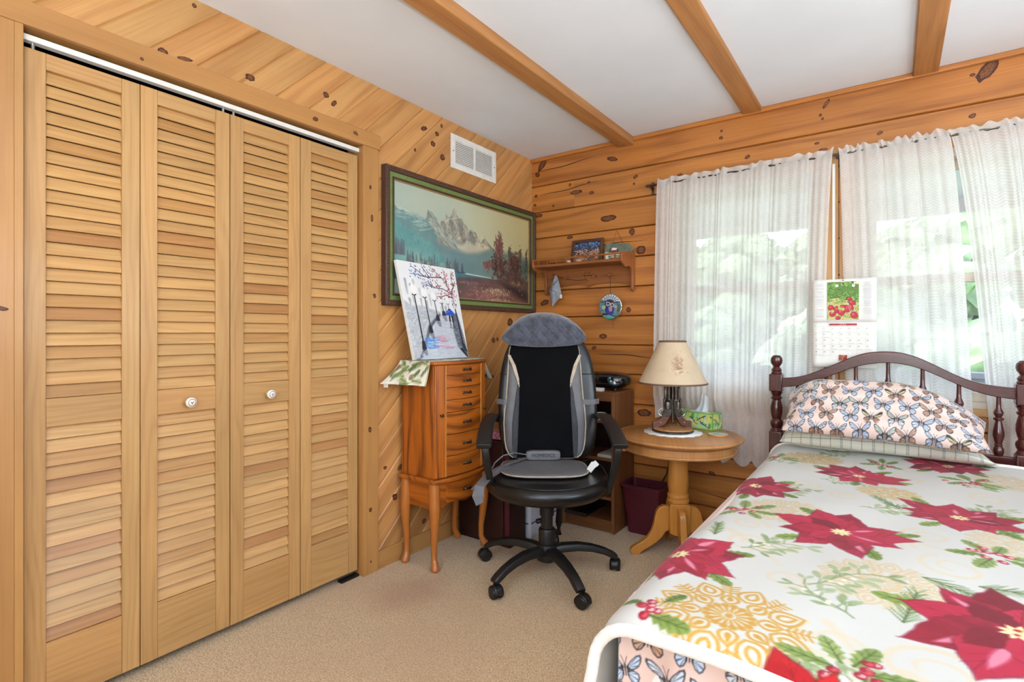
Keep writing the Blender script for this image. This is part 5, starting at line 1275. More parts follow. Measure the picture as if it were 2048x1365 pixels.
def lamp():
    L = (1.120, -.322, TZ + .0026); t_ = thing('revolver_lamp', 'table lamp made of three upright revolvers under a tan parchment shade', 'lamp', L)
    bs = MB(); bs.lathe([(.104, 0), (.109, .004), (.109, .010), (.104, .014)], 48, c=L); bs.build('base_band', M['iron'], t_)
    MB().lathe([(0, .002), (.102, .002), (.104, .014), (.100, .020), (.092, .0225), (0, .0225)], 48, c=L).build('base', M['tabletop'], t_, ang=30)
    for k, a in enumerate((math.radians(35.63 + 180 - 10), math.radians(35.63 + 10), math.radians(35.63 + 112))):
        Mr = Matrix.Translation(L) @ Matrix.Rotation(a, 4, 'Z')
        rv = MB()
        # frame: recoil shield, top strap and trigger housing, cut from steel plate
        rv.prism([(.004, .172), (.006, .098), (.016, .080), (.034, .074), (.052, .082), (.056, .094), (.046, .104), (.047, .112), (.049, .172), (.042, .176), (.040, .160), (.040, .118), (.012, .118), (.012, .176)], 'y', -.0105, .0105, 'z', M=Mr)
        fr = rv.build('revolver', M['iron'], t_, bevel=.002)
        cy = MB(); prof = [(0, -.021), (.0175, -.021), (.0195, -.018), (.0195, .014), (.0175, .021), (0, .021)]
        cy.lathe(prof, 30, c=(.026, 0, .139), M=Mr)
        for q in range(6):
            b = 2 * PI * q / 6; cy.lathe([(0, .0), (.0045, .0), (.0045, .030), (0, .034)], 10, c=(.026 + .0185 * math.cos(b), .0185 * math.sin(b), .130), M=Mr)
        cy.build('cylinder', M['iron'], fr, ang=30)
        bl = MB(); bl.lathe([(.0105, .170), (.0100, .22), (.0088, .335), (.0055, .335), (.0055, .30)], 18, c=(.019, 0, 0), M=Mr); bl.build('barrel', M['iron'], fr)
        er = MB(); er.lathe([(.0058, .170), (.0058, .262), (.0035, .266), (.003, .30)], 12, c=(.038, 0, 0), M=Mr); er.box((.0255, -.003, .24), (.036, .003, .25), M=Mr); er.build('ejector_rod', M['iron'], fr)
        tg = MB(); tg.tube([(.050 + .0235 * math.cos(b), 0, .101 + .0205 * math.sin(b)) for b in np.linspace(-2.2, 2.35, 22)], .0026, 8, M=Mr); tg.build('trigger_guard', M['chrome'], fr)
        tr = MB(); tr.tube([(.048, 0, .107), (.056, 0, .104), (.061, 0, .097)], [.003, .0024, .0014], 8, M=Mr); tr.build('trigger', M['iron'], fr)
        hm = MB(); hm.prism([(.002, .100), (-.008, .088), (-.006, .082), (.008, .088), (.012, .098)], 'y', -.003, .003, 'z', M=Mr); hm.build('hammer', M['iron'], fr)
        gp = MB(); gp.prism([(.014, .083), (.030, .076), (.050, .083), (.060, .072), (.074, .060), (.090, .053), (.1055, .053), (.1065, .012), (.1055, .0045), (.080, .0045), (.066, .0235), (.046, .0305), (.034, .045), (.022, .066)] if k < 2 else [(.014, .083), (.030, .076), (.050, .083), (.060, .072), (.074, .058), (.086, .050), (.098, .048), (.098, .0235), (.066, .0235), (.046, .0305), (.034, .045), (.022, .066)], 'y', -.012, .012, 'x', M=Mr)
        g = gp.build('grip', M['grip'], fr, bevel=.005, seg=3)
        for sg in (-1, 1): MB().lathe([(.004, 0), (.003, .0018), (0, .002)], 10, M=Mr @ Matrix.Translation((.062, sg * .0118, .048)) @ Matrix.Rotation(-sg * PI / 2, 4, 'X')).build('screw', M['chrome'], fr)
    MB().lathe([(.007, .05), (.007, .46), (.011, .462), (.011, .478), (0, .482)], 14, c=L).build('lamp_stem', M['iron'], t_)
    MB().lathe([(.014, .318), (.016, .33), (.016, .372), (0, .374)], 16, c=L).build('socket', M['brass'], t_)
    MB().ell((L[0], L[1], L[2] + .405), (.026, .026, .034), 20, 12).build('bulb', M['porcelain'], t_)
    rb, rt_, zb, zt = .1785, .0700, .262, .484
    n = 130; U, Vv = np.meshgrid(np.linspace(0, 2 * PI, 260), np.linspace(0, 1, n))
    Rr = rb + (rt_ - rb) * Vv; P = np.stack([L[0] + Rr * np.cos(U), L[1] + Rr * np.sin(U), L[2] + zb + (zt - zb) * Vv], -1)
    W_ = 2 * PI * .124; p = Pic(np.linspace(0, W_, 260), np.linspace(0, .247, n), (214, 190, 158)); rs = random.Random(5)
    k = vnoise(p.X, p.Y, 24, 3, 4)[..., None]; p.C[:] = p.C * (1 - k * .08)
    cxs = (math.radians(-54.4 + 360 - 4) / (2 * PI)) * W_
    for i in range(150):
        x, y = cxs + rs.gauss(0, .014), .128 + rs.gauss(0, .030); p.ell(x, y, .006, .004, rs.choice([(176, 136, 104), (190, 154, 120), (156, 118, 90)]), .22, rs.uniform(0, PI), soft=.003)
    for i in range(70):
        a = rs.uniform(.2, PI - .2); x, y = cxs + rs.gauss(0, .012), .085 + rs.uniform(0, .06); p.line([(x, y), (x + math.cos(a) * .02, y + math.sin(a) * .02)], .0022, rs.choice([(150, 112, 82), (126, 92, 66), (230, 210, 178)]), .6)
    for i in range(30): p.ell(cxs + rs.gauss(0, .016), .078 + rs.gauss(0, .008), .003, .002, rs.choice([(120, 90, 66), (226, 206, 176)]), .7, soft=.002)
    sh = pgrid('lamp_shade', P, p.C, painted('parchment shade', .7, weave=.12, wscale=300), t_, solid=.0012, sofs=0)
    for r, z in ((rb, zb), (rt_, zt)):
        MB().lathe([(r + .001, z - .0035), (r + .0026, z - .003), (r + .0024 - .0015, z + .0045), (r - .0008, z + .005)], 64, c=L).build('shade_trim', plain('brown shade braid', S(112, 82, 66), .8, bump=.3) if 'brown shade braid' not in bpy.data.materials else bpy.data.materials['brown shade braid'], sh, solid=.001)
    sp = MB()
    for a in (0, 2 * PI / 3, 4 * PI / 3): sp.tube([(L[0] + .010 * math.cos(a), L[1] + .010 * math.sin(a), L[2] + .468), (L[0] + .068 * math.cos(a), L[1] + .068 * math.sin(a), L[2] + .480)], .0015, 6)
    sp.build('shade_spider', M['brass'], t_)
    MB().tube([(1.055, -.262, .652), (1.03, -.205, .6455), (.985, -.085, .6435), (.962, -.035, .60), (.985, -.03, .50), (1.0, -.028, .42), (.985, -.028, .33), (.945, -.030, .255), (.93, -.030, .10), (.95, -.026, .02)], .0038, 8).build('power_cord', M['cord'], t_)
    # doily
    mb = MB(); n = 96; V = [(L[0], L[1], TZ + .0022)]
    for i in range(n):
        a = 2 * PI * i / n; r = .145 + .009 * abs(math.sin(a * 8)); V.append((L[0] + .004 + r * math.cos(a), L[1] - .006 + r * math.sin(a), TZ + .0016 + .0006 * math.sin(a * 16)))
    mb.add(V, [(0, 1 + i, 1 + (i + 1) % n) for i in range(n)], lambda p, i: (p[0], p[1])); o = mb.build('doily', M['doily'], solid=.0012, sofs=-.9); tag(o, 'white scalloped crochet doily under the revolver lamp', 'doily')
lamp()

def tissue_box():
    A = Vector((1.288, -.168, TZ)); d1 = Vector((-.974, .226, 0)); d2 = Vector((.226, .974, 0)); Lx, Ly, Hz = .215, .103, .090
    t_ = thing('tissue_box', 'green pear patterned tissue box with white tissue behind the lamp', 'tissue box', A + d1 * Lx / 2 + d2 * Ly / 2)
    def pt(a, b, c): return A + d1 * a + d2 * b + Vector((0, 0, c))
    V = [pt(a, b, c) for c in (.0005, Hz) for a, b in ((0, 0), (0, Ly), (Lx, Ly), (Lx, 0))]
    mb = MB(); mb.add(V, [(0, 1, 2, 3), (4, 7, 6, 5), (0, 4, 5, 1), (1, 5, 6, 2), (2, 6, 7, 3), (3, 7, 4, 0)], mb.guv('x')); mb.build('carton', plain('leaf green card', S(118, 178, 74), .4, var=.05), t_, bevel=.0012)
    def face(nm, w_, h, f, seed, full=True):
        p = Pic(np.linspace(0, w_, int(w_ * 1000)), np.linspace(0, h, int(h * 1000)), (124, 184, 78)); rs = random.Random(seed); m = .005
        p.poly([(m, m), (w_ - m, m), (w_ - m, h - m), (m, h - m)], (176, 206, 150))
        for i in range(int(w_ * 40) + 2):
            x = (i + .5) * w_ / (int(w_ * 40) + 2) + rs.uniform(-.01, .01); y = h * rs.uniform(.2, .75); a = rs.uniform(0, 2 * PI)
            p.poly(leafshape(x, y, a, .045, .020, 8), rs.choice([(96, 166, 62), (124, 182, 84), (200, 218, 176)]), .95)
            p.poly(leafshape(x + .008, y, a + 1.9, .038, .016, 8), rs.choice([(150, 196, 116), (84, 150, 58)]), .9)
        for i in range(int(w_ * 22) + 1):
            x = (i + .5) * w_ / (int(w_ * 22) + 1) + rs.uniform(-.006, .006); y = h * rs.choice([.36, .62]); s_ = .017
            p.ell(x, y, s_, s_ * 1.05, (206, 206, 98)); p.ell(x + .002, y + s_ * 1.0, s_ * .6, s_ * .75, (206, 206, 98)); p.ell(x - .004, y - .002, s_ * .6, s_ * .7, (222, 216, 130), .7, soft=.005)
        for i in range(int(w_ * 22) + 1):
            x0 = rs.uniform(0, w_); y0 = rs.uniform(0, h); P = [(x0, y0)]; a = rs.uniform(0, 2 * PI)
            for q in range(5): a += rs.uniform(-.5, .5); P.append((P[-1][0] + .012 * math.cos(a), P[-1][1] + .012 * math.sin(a)))
            p.line(P, .006, (46, 56, 126), 1, w2=.003)
            for q in (1, 3): p.line([P[q], (P[q][0] + .012 * math.cos(a + 1.3), P[q][1] + .012 * math.sin(a + 1.3))], .004, (46, 56, 126), 1, w2=.002)
        for a_, b_, c_, d_ in ((0, 0, w_, m), (0, h - m, w_, h), (0, 0, m, h), (w_ - m, 0, w_, h)): p.poly([(a_, b_), (c_, b_), (c_, d_), (a_, d_)], (124, 184, 78))
        u = p.X[..., None]; v = p.Y[..., None]
        return pgrid(nm, f(u, v), p.C, P_CARD, t_)
    vec = np.array; e = .0006; zz = vec((0, 0, 1.0))
    face('front_print', Lx, Hz, lambda u, v: vec(A + d1 * Lx) - vec(d1) * u + zz * (v + .0003) - vec(d2) * e, 2)
    face('side_print', Ly, Hz, lambda u, v: vec(A) + vec(d2) * u + zz * (v + .0003) - vec(d1) * e, 3)
    face('top_print', Lx, Ly, lambda u, v: vec(A + d1 * Lx) - vec(d1) * u + vec(d2) * v + zz * (Hz + e), 4)
    text_into(MB(), 'Kleenex', .019, Matrix.Translation(pt(.178, -.0014, .046)) @ Matrix.Rotation(math.atan2(-d1.y, -d1.x), 4, 'Z') @ Matrix.Rotation(PI / 2, 4, 'X'), .0002, align='LEFT', shear=.25).build('brand_lettering', M['paper'], t_)
    MB().prism([(A + d1 * (Lx / 2) + d2 * (Ly / 2) + d1 * (.055 * math.cos(a)) + d2 * (.022 * math.sin(a))).to_2d()[:] for a in [2 * PI * i / 24 for i in range(24)]], 'z', TZ + Hz + .0007, TZ + Hz + .0012).build('opening', M['steelbox'], t_)
    c0 = A + d1 * (Lx / 2 - .01) + d2 * (Ly / 2)
    def tis(u, v):
        a = (u - .5); w_ = .085 * (1 - .45 * v) * (1.0 - .25 * math.sin(v * 3)); x = a * w_ - .028 * v; y = (.010 * math.sin(u * 13) + .004 * math.sin(u * 29 + 1)) * (1 - .3 * v) + .01 * math.sin(v * 4); z = Hz + .112 * v * (1 - .5 * abs(u - .62)) - .002
        return c0 + d1 * x + d2 * y + Vector((0, 0, z))
    mb = MB(); mb.grid(tis, 40, 20); mb.build('tissue', M['tissue'], t_)
tissue_box()
def coaster():
    c = (1.345, -.278, TZ); R_ = .050; t_ = thing('coaster', 'round coaster with pale blue print on the table edge', 'coaster', c)
    MB().lathe([(0, .0008), (R_, .0008), (R_ + .001, .003), (R_, .0062), (0, .0062)], 40, c=c).build('disc', M['oaklite'], t_)
    n = 80; U, Vv = np.meshgrid(np.linspace(0, 2 * PI, 120), np.linspace(.0, R_ - .0015, 40))
    p = Pic(np.linspace(-R_, R_, n), np.linspace(-R_, R_, n), (206, 210, 204)); rs = random.Random(2)
    for i in range(60): p.line([(rs.gauss(0, .02), rs.gauss(0, .02)), (rs.gauss(0, .02), rs.gauss(0, .02))], .0018, rs.choice([(120, 150, 160), (150, 170, 160), (226, 228, 220), (108, 128, 140)]), .5)
    P = np.stack([c[0] + Vv * np.cos(U), c[1] + Vv * np.sin(U), np.full_like(U, c[2] + .0066)], -1)
    ii = np.clip(((Vv * np.cos(U) + R_) / (2 * R_) * (n - 1)).round().astype(int), 0, n - 1); jj = np.clip(((Vv * np.sin(U) + R_) / (2 * R_) * (n - 1)).round().astype(int), 0, n - 1)
    pgrid('coaster_print', P, p.C[jj, ii], P_CARD, t_, flip=True)
coaster()
# ================================================================== wall shelf and what it carries
def wall_shelf():
    xa, xb = .13, .776
    t_ = thing('wall_shelf', 'carved pine wall shelf with gallery rail and heart cut-out', 'shelf', ((xa + xb) / 2, -.09, 1.44))
    MB().box((xa + .016, -.196, 1.604), (xb - .016, -.002, 1.622), 'x', rt(.04)).build('shelf_board', M['shelfw'], t_, bevel=.003)
    MB().box((xa + .016, -.199, 1.646), (xb - .016, -.188, 1.658), 'x', rt(.04)).build('gallery_rail', M['shelfw'], t_, bevel=.003)
    n = 9
    for i in range(n):
        x = xa + .05 + (xb - xa - .10) * i / (n - 1); MB().lathe([(.004, 0), (.006, .004), (.0035, .008), (.0065, .0125), (.0035, .017), (.0055, .021), (.004, .0245)], 12, c=(x, -.1935, 1.6218)).build('spindle', M['shelfw'], t_)
    prof = [(-.002, 1.676), (-.05, 1.674), (-.16, 1.664), (-.196, 1.660), (-.204, 1.645), (-.205, 1.612), (-.196, 1.598), (-.178, 1.592), (-.160, 1.578), (-.138, 1.572), (-.110, 1.580), (-.088, 1.583), (-.062, 1.572), (-.046, 1.55), (-.040, 1.51), (-.040, 1.475), (-.046, 1.458), (-.040, 1.440), (-.022, 1.432), (-.002, 1.438)]
    for x in (xa, xb - .016): MB().prism(prof, 'x', x, x + .016, 'z', rt(.04)).build('bracket', M['shelfw'], t_, bevel=.003)
    # back panel: wavy lower edge, a heart sawn through it
    hx, hz = .453, 1.548
    heart = []
    for i in range(40):
        a = 2 * PI * i / 40; heart.append((hx + .0021 * 16 * math.sin(a) ** 3, hz + .0021 * (13 * math.cos(a) - 5 * math.cos(2 * a) - 2 * math.cos(3 * a) - math.cos(4 * a))))
    low = lambda x: float(np.interp(x, [.14, .18, .236, .30, .39, .425, .453, .481, .519, .60, .70, .77], [1.452, 1.466, 1.484, 1.492, 1.497, 1.487, 1.474, 1.486, 1.493, 1.496, 1.486, 1.468]))
    # two halves meeting above and below the heart
    half = len(heart) // 2
    L = [(xa + .016, 1.604), (xa + .016, low(xa + .016))] + [(x, low(x)) for x in np.linspace(xa + .03, hx, 16)] + heart[half:] + [heart[0]] + [(hx, 1.604)]
    Rr = [(hx, 1.604), heart[0]] + heart[1:half + 1] + [(x, low(x)) for x in np.linspace(hx, xb - .03, 16)] + [(xb - .016, low(xb - .016)), (xb - .016, 1.604)]
    mb = MB(); mb.prism(L, 'y', -.018, -.004, 'x'); mb.prism(Rr, 'y', -.018, -.004, 'x'); mb.build('back_panel', M['shelfw'], t_)
    for x, z in ((.202, 1.556), (.308, 1.548), (.516, 1.546), (.626, 1.548)):
        Mx = Matrix.Translation((x, -.018, z)) @ Matrix.Rotation(PI / 2 + .15, 4, 'X'); MB().lathe([(.0055, 0), (.0045, .02), (.0042, .034), (.007, .040), (.0085, .046), (.006, .052), (0, .054)], 14, M=Mx).build('peg', M['shelfw'], t_)
    # little framed mosaic
    t_ = thing('picture_frame', 'small dark wood frame with blue and coral mosaic on the wall shelf', 'picture frame', (.46, -.075, 1.6225))
    Mx = Matrix.Translation((.462, -.062, 1.6228)) @ Matrix.Rotation(math.radians(-10), 4, 'X'); w_, h, b = .114, .166, .022
    fb = MB()
    for lo, hi, g in (((-w_, -.008, 0), (-w_ + b, .008, h), 'z'), ((w_ - b, -.008, 0), (w_, .008, h), 'z'), ((-w_ + b, -.008, 0), (w_ - b, .008, b), 'x'), ((-w_ + b, -.008, h - b), (w_ - b, .008, h), 'x')): fb.box(lo, hi, g, rt(.05), M=Mx)
    fb.build('frame', M['framew'], t_, bevel=.003); MB().box((-w_ + b, .002, b), (w_ - b, .006, h - b), 'x', M=Mx).build('backing', M['dark'], t_)
    W_, Hh = 2 * (w_ - b), h - 2 * b; p = Pic(np.linspace(0, W_, 120), np.linspace(0, Hh, 80), (50, 44, 44)); rs = random.Random(6)
    for i in range(520):
        x, y = rs.uniform(0, W_), rs.uniform(0, Hh)
        c = rs.choice([(56, 110, 196), (80, 140, 216), (120, 170, 226), (44, 88, 170), (170, 200, 232)]) if y > Hh * .64 else (rs.choice([(60, 46, 40), (230, 220, 206), (80, 66, 60)]) if y > Hh * .57 else rs.choice([(214, 152, 122), (226, 178, 146), (196, 128, 100), (236, 206, 180)]))
        if y > Hh * .46 or True: p.ell(x, y, .0034, .0026, c, .95, rs.uniform(0, PI))
    U, V = p.X, p.Y; m_ = np.array(Mx); L3 = np.stack([U - w_ + b, np.full_like(U, -.0005), V + b], -1) @ m_[:3, :3].T + m_[:3, 3]
    pgrid('mosaic', L3, p.C, P_CARD, t_)
    # slate plaque with a painted cottage
    t_ = thing('slate_plaque', 'grey slate plaque painted with a snowy cottage on the wall shelf', 'plaque', (.68, -.05, 1.6225))
    Mx = Matrix.Translation((.585, -.048, 1.6225)) @ Matrix.Rotation(math.radians(-8), 4, 'X')
    out = [(.0, .0), (.0, .118), (.012, .128), (.10, .118), (.160, .108), (.198, .078), (.170, .040), (.155, .0)]
    MB().prism([(a, b) for a, b in out], 'y', -.003, .003, 'x', M=Mx).build('slate', plain('grey green slate', S(112, 116, 98), .75, var=.3, scale=40, bump=.4), t_, bevel=.001)
    mb = MB(); mb.prism([(.002, .0), (.12, .0), (.116, .062), (.06, .060), (.002, .066)], 'y', -.0036, -.003, 'x', M=Mx, m=0); mb.prism([(.046, .075), (.078, .075), (.084, .088), (.052, .092)], 'y', -.0044, -.003, 'x', M=Mx, m=0); mb.prism([(.046, .062), (.080, .062), (.080, .075), (.046, .075)], 'y', -.0042, -.003, 'x', M=Mx, m=1)
    mb.prism([(.028, .062), (.044, .062), (.038, .088)], 'y', -.0040, -.003, 'x', M=Mx, m=2); mb.prism([(.084, .062), (.098, .062), (.092, .084)], 'y', -.0040, -.003, 'x', M=Mx, m=2)
    mb.build('painted_scene', [M['paper'], plain('barn red', S(140, 42, 38), .6), plain('fir green', S(52, 70, 48), .7)], t_)
    MB().tube([Mx @ Vector((.05, .0, .122)), (.655, -.012, 1.826), Mx @ Vector((.125, .0, .114))], .0011, 6).build('hanging_wire', M['brass'], t_)
    o = MB().lathe([(0, 0), (.022, .001), (.036, .008), (.041, .020), (.039, .020), (.033, .009), (0, .004)], 26, c=(.700, -.135, 1.6225)).build('dish', plain('sage cream glaze', S(206, 206, 184), .3)); tag(o, 'small cream dish on the right end of the wall shelf', 'dish')
    MB().tube([(.700 + .040 * math.cos(a), -.135 + .040 * math.sin(a), 1.6425) for a in [2 * PI * i / 30 for i in range(30)]], .002, 6, closed=True).build('rim', M['green'], o)
    for k, (x, r, c, lab) in enumerate(((.385, (.017, .012, .010), (214, 200, 180), 'small pale shell left of the coral pebble on the wall shelf'), (.455, (.030, .018, .0115), (210, 164, 138), 'coral pink pebble on the wall shelf in front of the mosaic frame'), (.545, (.026, .017, .012), (96, 92, 88), 'dark grey pebble right of the coral pebble on the wall shelf'))):
        o = MB().sup((x, -.155, 1.6225 + r[2]), r, .85, 20, 10).build('shell' if k == 0 else 'pebble', plain('pebble %d' % k, S(*c), .5, var=.4, scale=90)); tag(o, lab, 'shell' if k == 0 else 'pebble')
    # grey cloth cap hanging from the first peg
    t_ = thing('grey_cloth', 'crumpled grey cloth bag hanging from the wall shelf peg', 'cloth', (.225, -.06, 1.345))
    pts = [(.222, 1.566), (.206, 1.53), (.186, 1.487), (.181, 1.44), (.190, 1.38), (.199, 1.343), (.212, 1.358), (.236, 1.392), (.268, 1.408), (.274, 1.43), (.268, 1.475), (.256, 1.515), (.244, 1.545), (.236, 1.566)]
    cpt = (.226, 1.455); V = [(cpt[0], -.082, cpt[1])]; F = []; N = len(pts); rows = 6
    for j in range(1, rows + 1):
        for i, (x, z) in enumerate(pts):
            k = j / rows; V.append((cpt[0] + (x - cpt[0]) * k, -.084 + .030 * k * k + .006 * math.sin(i * 2.3 + j), cpt[1] + (z - cpt[1]) * k))
    for i in range(N):
        F.append((0, 1 + i, 1 + (i + 1) % N))
        for j in range(rows - 1): F.append((1 + j * N + i, 1 + (j + 1) * N + i, 1 + (j + 1) * N + (i + 1) % N, 1 + j * N + (i + 1) % N))
    mb = MB(); mb.add(V, F, lambda p, i: (p[0], p[2])); mb.build('fabric', plain('heather grey jersey', S(150, 152, 158), .9, var=.2, scale=120, bump=.3), t_, solid=.004, sub=2, ang=180)
    MB().tube([(.19, -.078, 1.478), (.215, -.087, 1.487), (.24, -.082, 1.512), (.254, -.066, 1.53)], .0014, 6).build('seam', M['cord'], t_)
    MB().tube([(.224, -.050, 1.562), (.214, -.058, 1.572), (.206, -.064, 1.566), (.200, -.050, 1.567)], .0016, 6).build('hanging_loop', M['cord'], t_)
    MB().box((.268, -.066, 1.405), (.284, -.0645, 1.43), 'x').build('care_label', M['paper'], t_)
    MB_ = MB().tube([(.238, -.055, 1.558), (.30, -.03, 1.535), (.38, -.026, 1.522), (.44, -.026, 1.524)], .0014, 6); MB_.build('drawstring', M['cord'], t_)
    # owl suncatcher
    cx, cz, rx, rz = .624, 1.340, .0735, .0775
    t_ = thing('owl_ornament', 'round stained glass owl ornament hanging below the wall shelf', 'ornament', (cx, -.03, 1.262))
    p = Pic(np.linspace(-rx, rx, 150), np.linspace(-rz, rz, 160), (66, 92, 110)); rs = random.Random(9)
    k = vnoise(p.X, p.Y, 60, 4, 3)[..., None]; p.C[:] = np.array((52, 80, 106)) / 255 * (1 - k) + np.array((120, 170, 176)) / 255 * k
    def PP(l): return [(a * rx, c * rz) for a, c in l]
    p.poly(PP([(-.95, .55), (-.6, .42), (-.2, .48), (.4, .30), (.9, .34), (1.1, 1), (-1, 1.1)]), (206, 214, 216), 1)
    for i in range(10): a = PI * (.12 + .76 * i / 9); p.line([(rx * .45 * math.cos(a), rz * (.35 + .2 * math.sin(a))), (rx * math.cos(a), rz * math.sin(a))], .003, (40, 40, 70)); p.arc(rx * .76 * math.cos(a), rz * .80 * math.sin(a), .007, 0, 5, .0018, (60, 84, 110))
    p.line(PP([(-.95, .52), (-.6, .42), (-.2, .48)]), .006, (30, 28, 60)); p.line(PP([(.4, .32), (.9, .36)]), .006, (30, 28, 60))
    p.poly(PP([(-.95, .4), (-.5, .3), (-.5, -.5), (-.9, -.4)]), (70, 60, 120), .6, tex=50, col2=(110, 190, 160)); p.ell(-.6 * rx, -.05 * rz, .015, .014, (196, 210, 140), .8, soft=.005)
    p.poly(PP([(.45, .1), (.9, .1), (.95, -.3), (.6, -.6), (.4, -.4)]), (200, 206, 206), .8, tex=70, col2=(60, 70, 60)); p.poly(PP([(.7, .2), (.95, .15), (.9, -.4), (.65, -.4)]), (64, 72, 58), .8, soft=.005)
    p.poly(PP([(-.9, -.55), (-.4, -.62), (.2, -.68), (.7, -.85), (.9, -1.1), (-.7, -1.1)]), (60, 140, 124), 1, tex=40, col2=(110, 190, 170))
    p.line(PP([(-.7, -.62), (0, -.62), (.6, -.85)]), .009, (34, 30, 40)); p.line(PP([(0, -.58), (.7, -.86)]), .003, (170, 150, 140))
    p.ell(-.02 * rx, -.25 * rz, .030, .035, (44, 36, 92)); p.ell(-.0 * rx, -.40 * rz, .026, .020, (60, 44, 150)); p.poly(PP([(-.15, .02), (.25, .0), (.2, -.4), (-.05, -.4)]), (120, 104, 112), .9, tex=200, col2=(206, 186, 176))
    p.ell(-.02 * rx, .28 * rz, .032, .025, (42, 34, 56)); p.ell(-.16 * rx, .22 * rz, .015, .013, (178, 170, 190)); p.ell(.2 * rx, .13 * rz, .016, .014, (170, 162, 182)); p.ell(-.15 * rx, .26 * rz, .009, .008, (26, 22, 44)); p.ell(.2 * rx, .12 * rz, .008, .007, (26, 22, 44))
    p.line(PP([(-.35, .4), (-.05, .34), (.1, .2), (.12, .02)]), .005, (196, 190, 206)); p.line(PP([(-.1, .5), (.2, .42), (.35, .3)]), .004, (60, 50, 80)); p.poly(PP([(.0, .15), (.08, .12), (.05, -.02)]), (30, 24, 40))
    rr = np.sqrt((p.X / rx) ** 2 + (p.Y / rz) ** 2)
    TH, Rr_ = np.meshgrid(np.linspace(0, 2 * PI, 220), np.linspace(0, 1, 70)); x = rx * Rr_ * np.cos(TH); z = rz * Rr_ * np.sin(TH)
    ii = np.clip(((x + rx) / (2 * rx) * 149).round().astype(int), 0, 149); jj = np.clip(((z + rz) / (2 * rz) * 159).round().astype(int), 0, 159)
    pgrid('glass_face', np.stack([x + cx, -.044 - .006 * (1 - Rr_ ** 2), z + cz], -1), p.C[jj, ii], P_GLASS, t_)
    MB().lathe([(0, -.010), (rx, -.010), (rx * 1.0, .006), (0, .006)], 48, M=Matrix.Translation((cx, -.034, cz)) @ Matrix.Rotation(PI / 2, 4, 'X'), sy=rz / rx).build('disc', plain('teal glass body', S(70, 110, 116), .1, Coat_Weight=.6), t_)
    MB().tube([(cx + rx * math.cos(a), -.036, cz + rz * math.sin(a)) for a in [2 * PI * i / 60 for i in range(60)]], .0042, 8, closed=True).build('rim', M['chrome'], t_)
    MB().tube([(cx - .002, -.036, cz + rz), (.626, -.044, 1.47), (.627, -.056, 1.549), (.622, -.060, 1.556)], .0016, 6).build('cord', plain('brown cord', S(74, 40, 30), .8), t_)
    b = MB(); b.tube([(cx + .012, -.036, cz - rz), (cx + .016, -.034, cz - rz - .03), (cx + .015, -.034, cz - rz - .058)], .0009, 6); b.ell((cx + .016, -.034, cz - rz - .036), (.0026, .0026, .008), 8, 6); b.build('bead_drop', M['brass'], t_)
wall_shelf()

# ================================================================== curtain rod, lace curtains, calendar
def rod():
    t_ = thing('curtain_rod', 'thin dark metal curtain rod above the windows', 'curtain rod', (1.9, -.045, 2.06))
    MB().tube([(.872, -.045, 2.066), (2.98, -.045, 2.066)], .0065, 12).build('pole', M['brass'], t_)
    for x in (.872, 2.98): MB().ell((x, -.045, 2.066), (.011, .0095, .0095), 12, 8).build('finial', M['brass'], t_)
    for x in (.89, 1.857, 2.95):
        mb = MB(); mb.box((x - .008, -.006, 2.02), (x + .008, -.0005, 2.095)); mb.box((x - .005, -.052, 2.052), (x + .005, -.004, 2.060)); mb.build('bracket', M['iron'], t_, bevel=.001)
rod()
def curtain(nm, top, bot, seed, label, nf, hem):
    """Sheer panel: gathered on the rod with a frilled heading, falling in soft folds to a scalloped hem."""
    rs = random.Random(seed); ph = [rs.uniform(0, 6.28) for _ in range(8)]; fr = [nf * rs.uniform(.7, 1.3) for _ in range(4)]
    NU, NV = 260, 90; zt, zr = 2.094, 2.066; V = []; U = []
    fullness = 1.55 * (bot[1] - bot[0])
    for j in range(NV + 1):
        for i in range(NU + 1):
            u = i / NU; v = j / NV
            k = min(1, max(0, (1 - v) * 1.25)) ** .6            # 0 at the heading, 1 lower down
            xl = top[0] + (bot[0] - top[0]) * k; xr = top[1] + (bot[1] - top[1]) * k
            uu = u + .012 * math.sin(u * 23 + ph[0]) + .008 * math.sin(u * 41 + ph[1])
            x = xl + (xr - xl) * min(max(uu, 0), 1)
            zb = hem(x) + .040 * (1 - abs(math.sin(PI * u * 9 + ph[2]))) ** 1.3
            if v > .97:
                q = (v - .97) / .03; z = zr + (zt - zr) * q * (1 + .22 * math.sin(u * 70 + ph[3] + 2 * math.sin(u * 31)) * q + .18 * math.sin(u * 37 + ph[4]))
                y = -.053 + .006 * math.sin(u * 90 + ph[4]) * (.3 + q)
            else:
                z = zb + (zr - zb) * v / .97
                amp = .004 + .014 * k
                y = -.044 + amp * (.55 * math.sin(2 * PI * fr[0] * u + ph[5] + .4 * v) + .35 * math.sin(2 * PI * fr[1] * 1.9 * u + ph[6]) + .25 * math.sin(2 * PI * fr[2] * 3.7 * u + ph[7] + v)) - .0075
                near = max(0, abs(v - .97 * 1) < .012)
                if z < .80: 
                    w_ = min(1, (.80 - z) / .08); y = y * (1 - w_) + w_ * (-.021 + .009 * math.sin(2 * PI * fr[1] * 1.9 * u + ph[6]))
            V.append((x, y, z)); U.append((u * fullness, v * 1.62))
    F = [(j * (NU + 1) + i, j * (NU + 1) + i + 1, (j + 1) * (NU + 1) + i + 1, (j + 1) * (NU + 1) + i) for j in range(NV) for i in range(NU)]
    mb = MB(); mb.add(V, F, lambda p, i: U[i]); o = mb.build(nm, M['lace'], ang=180); return tag(o, label, 'curtain', 'white lace curtains')
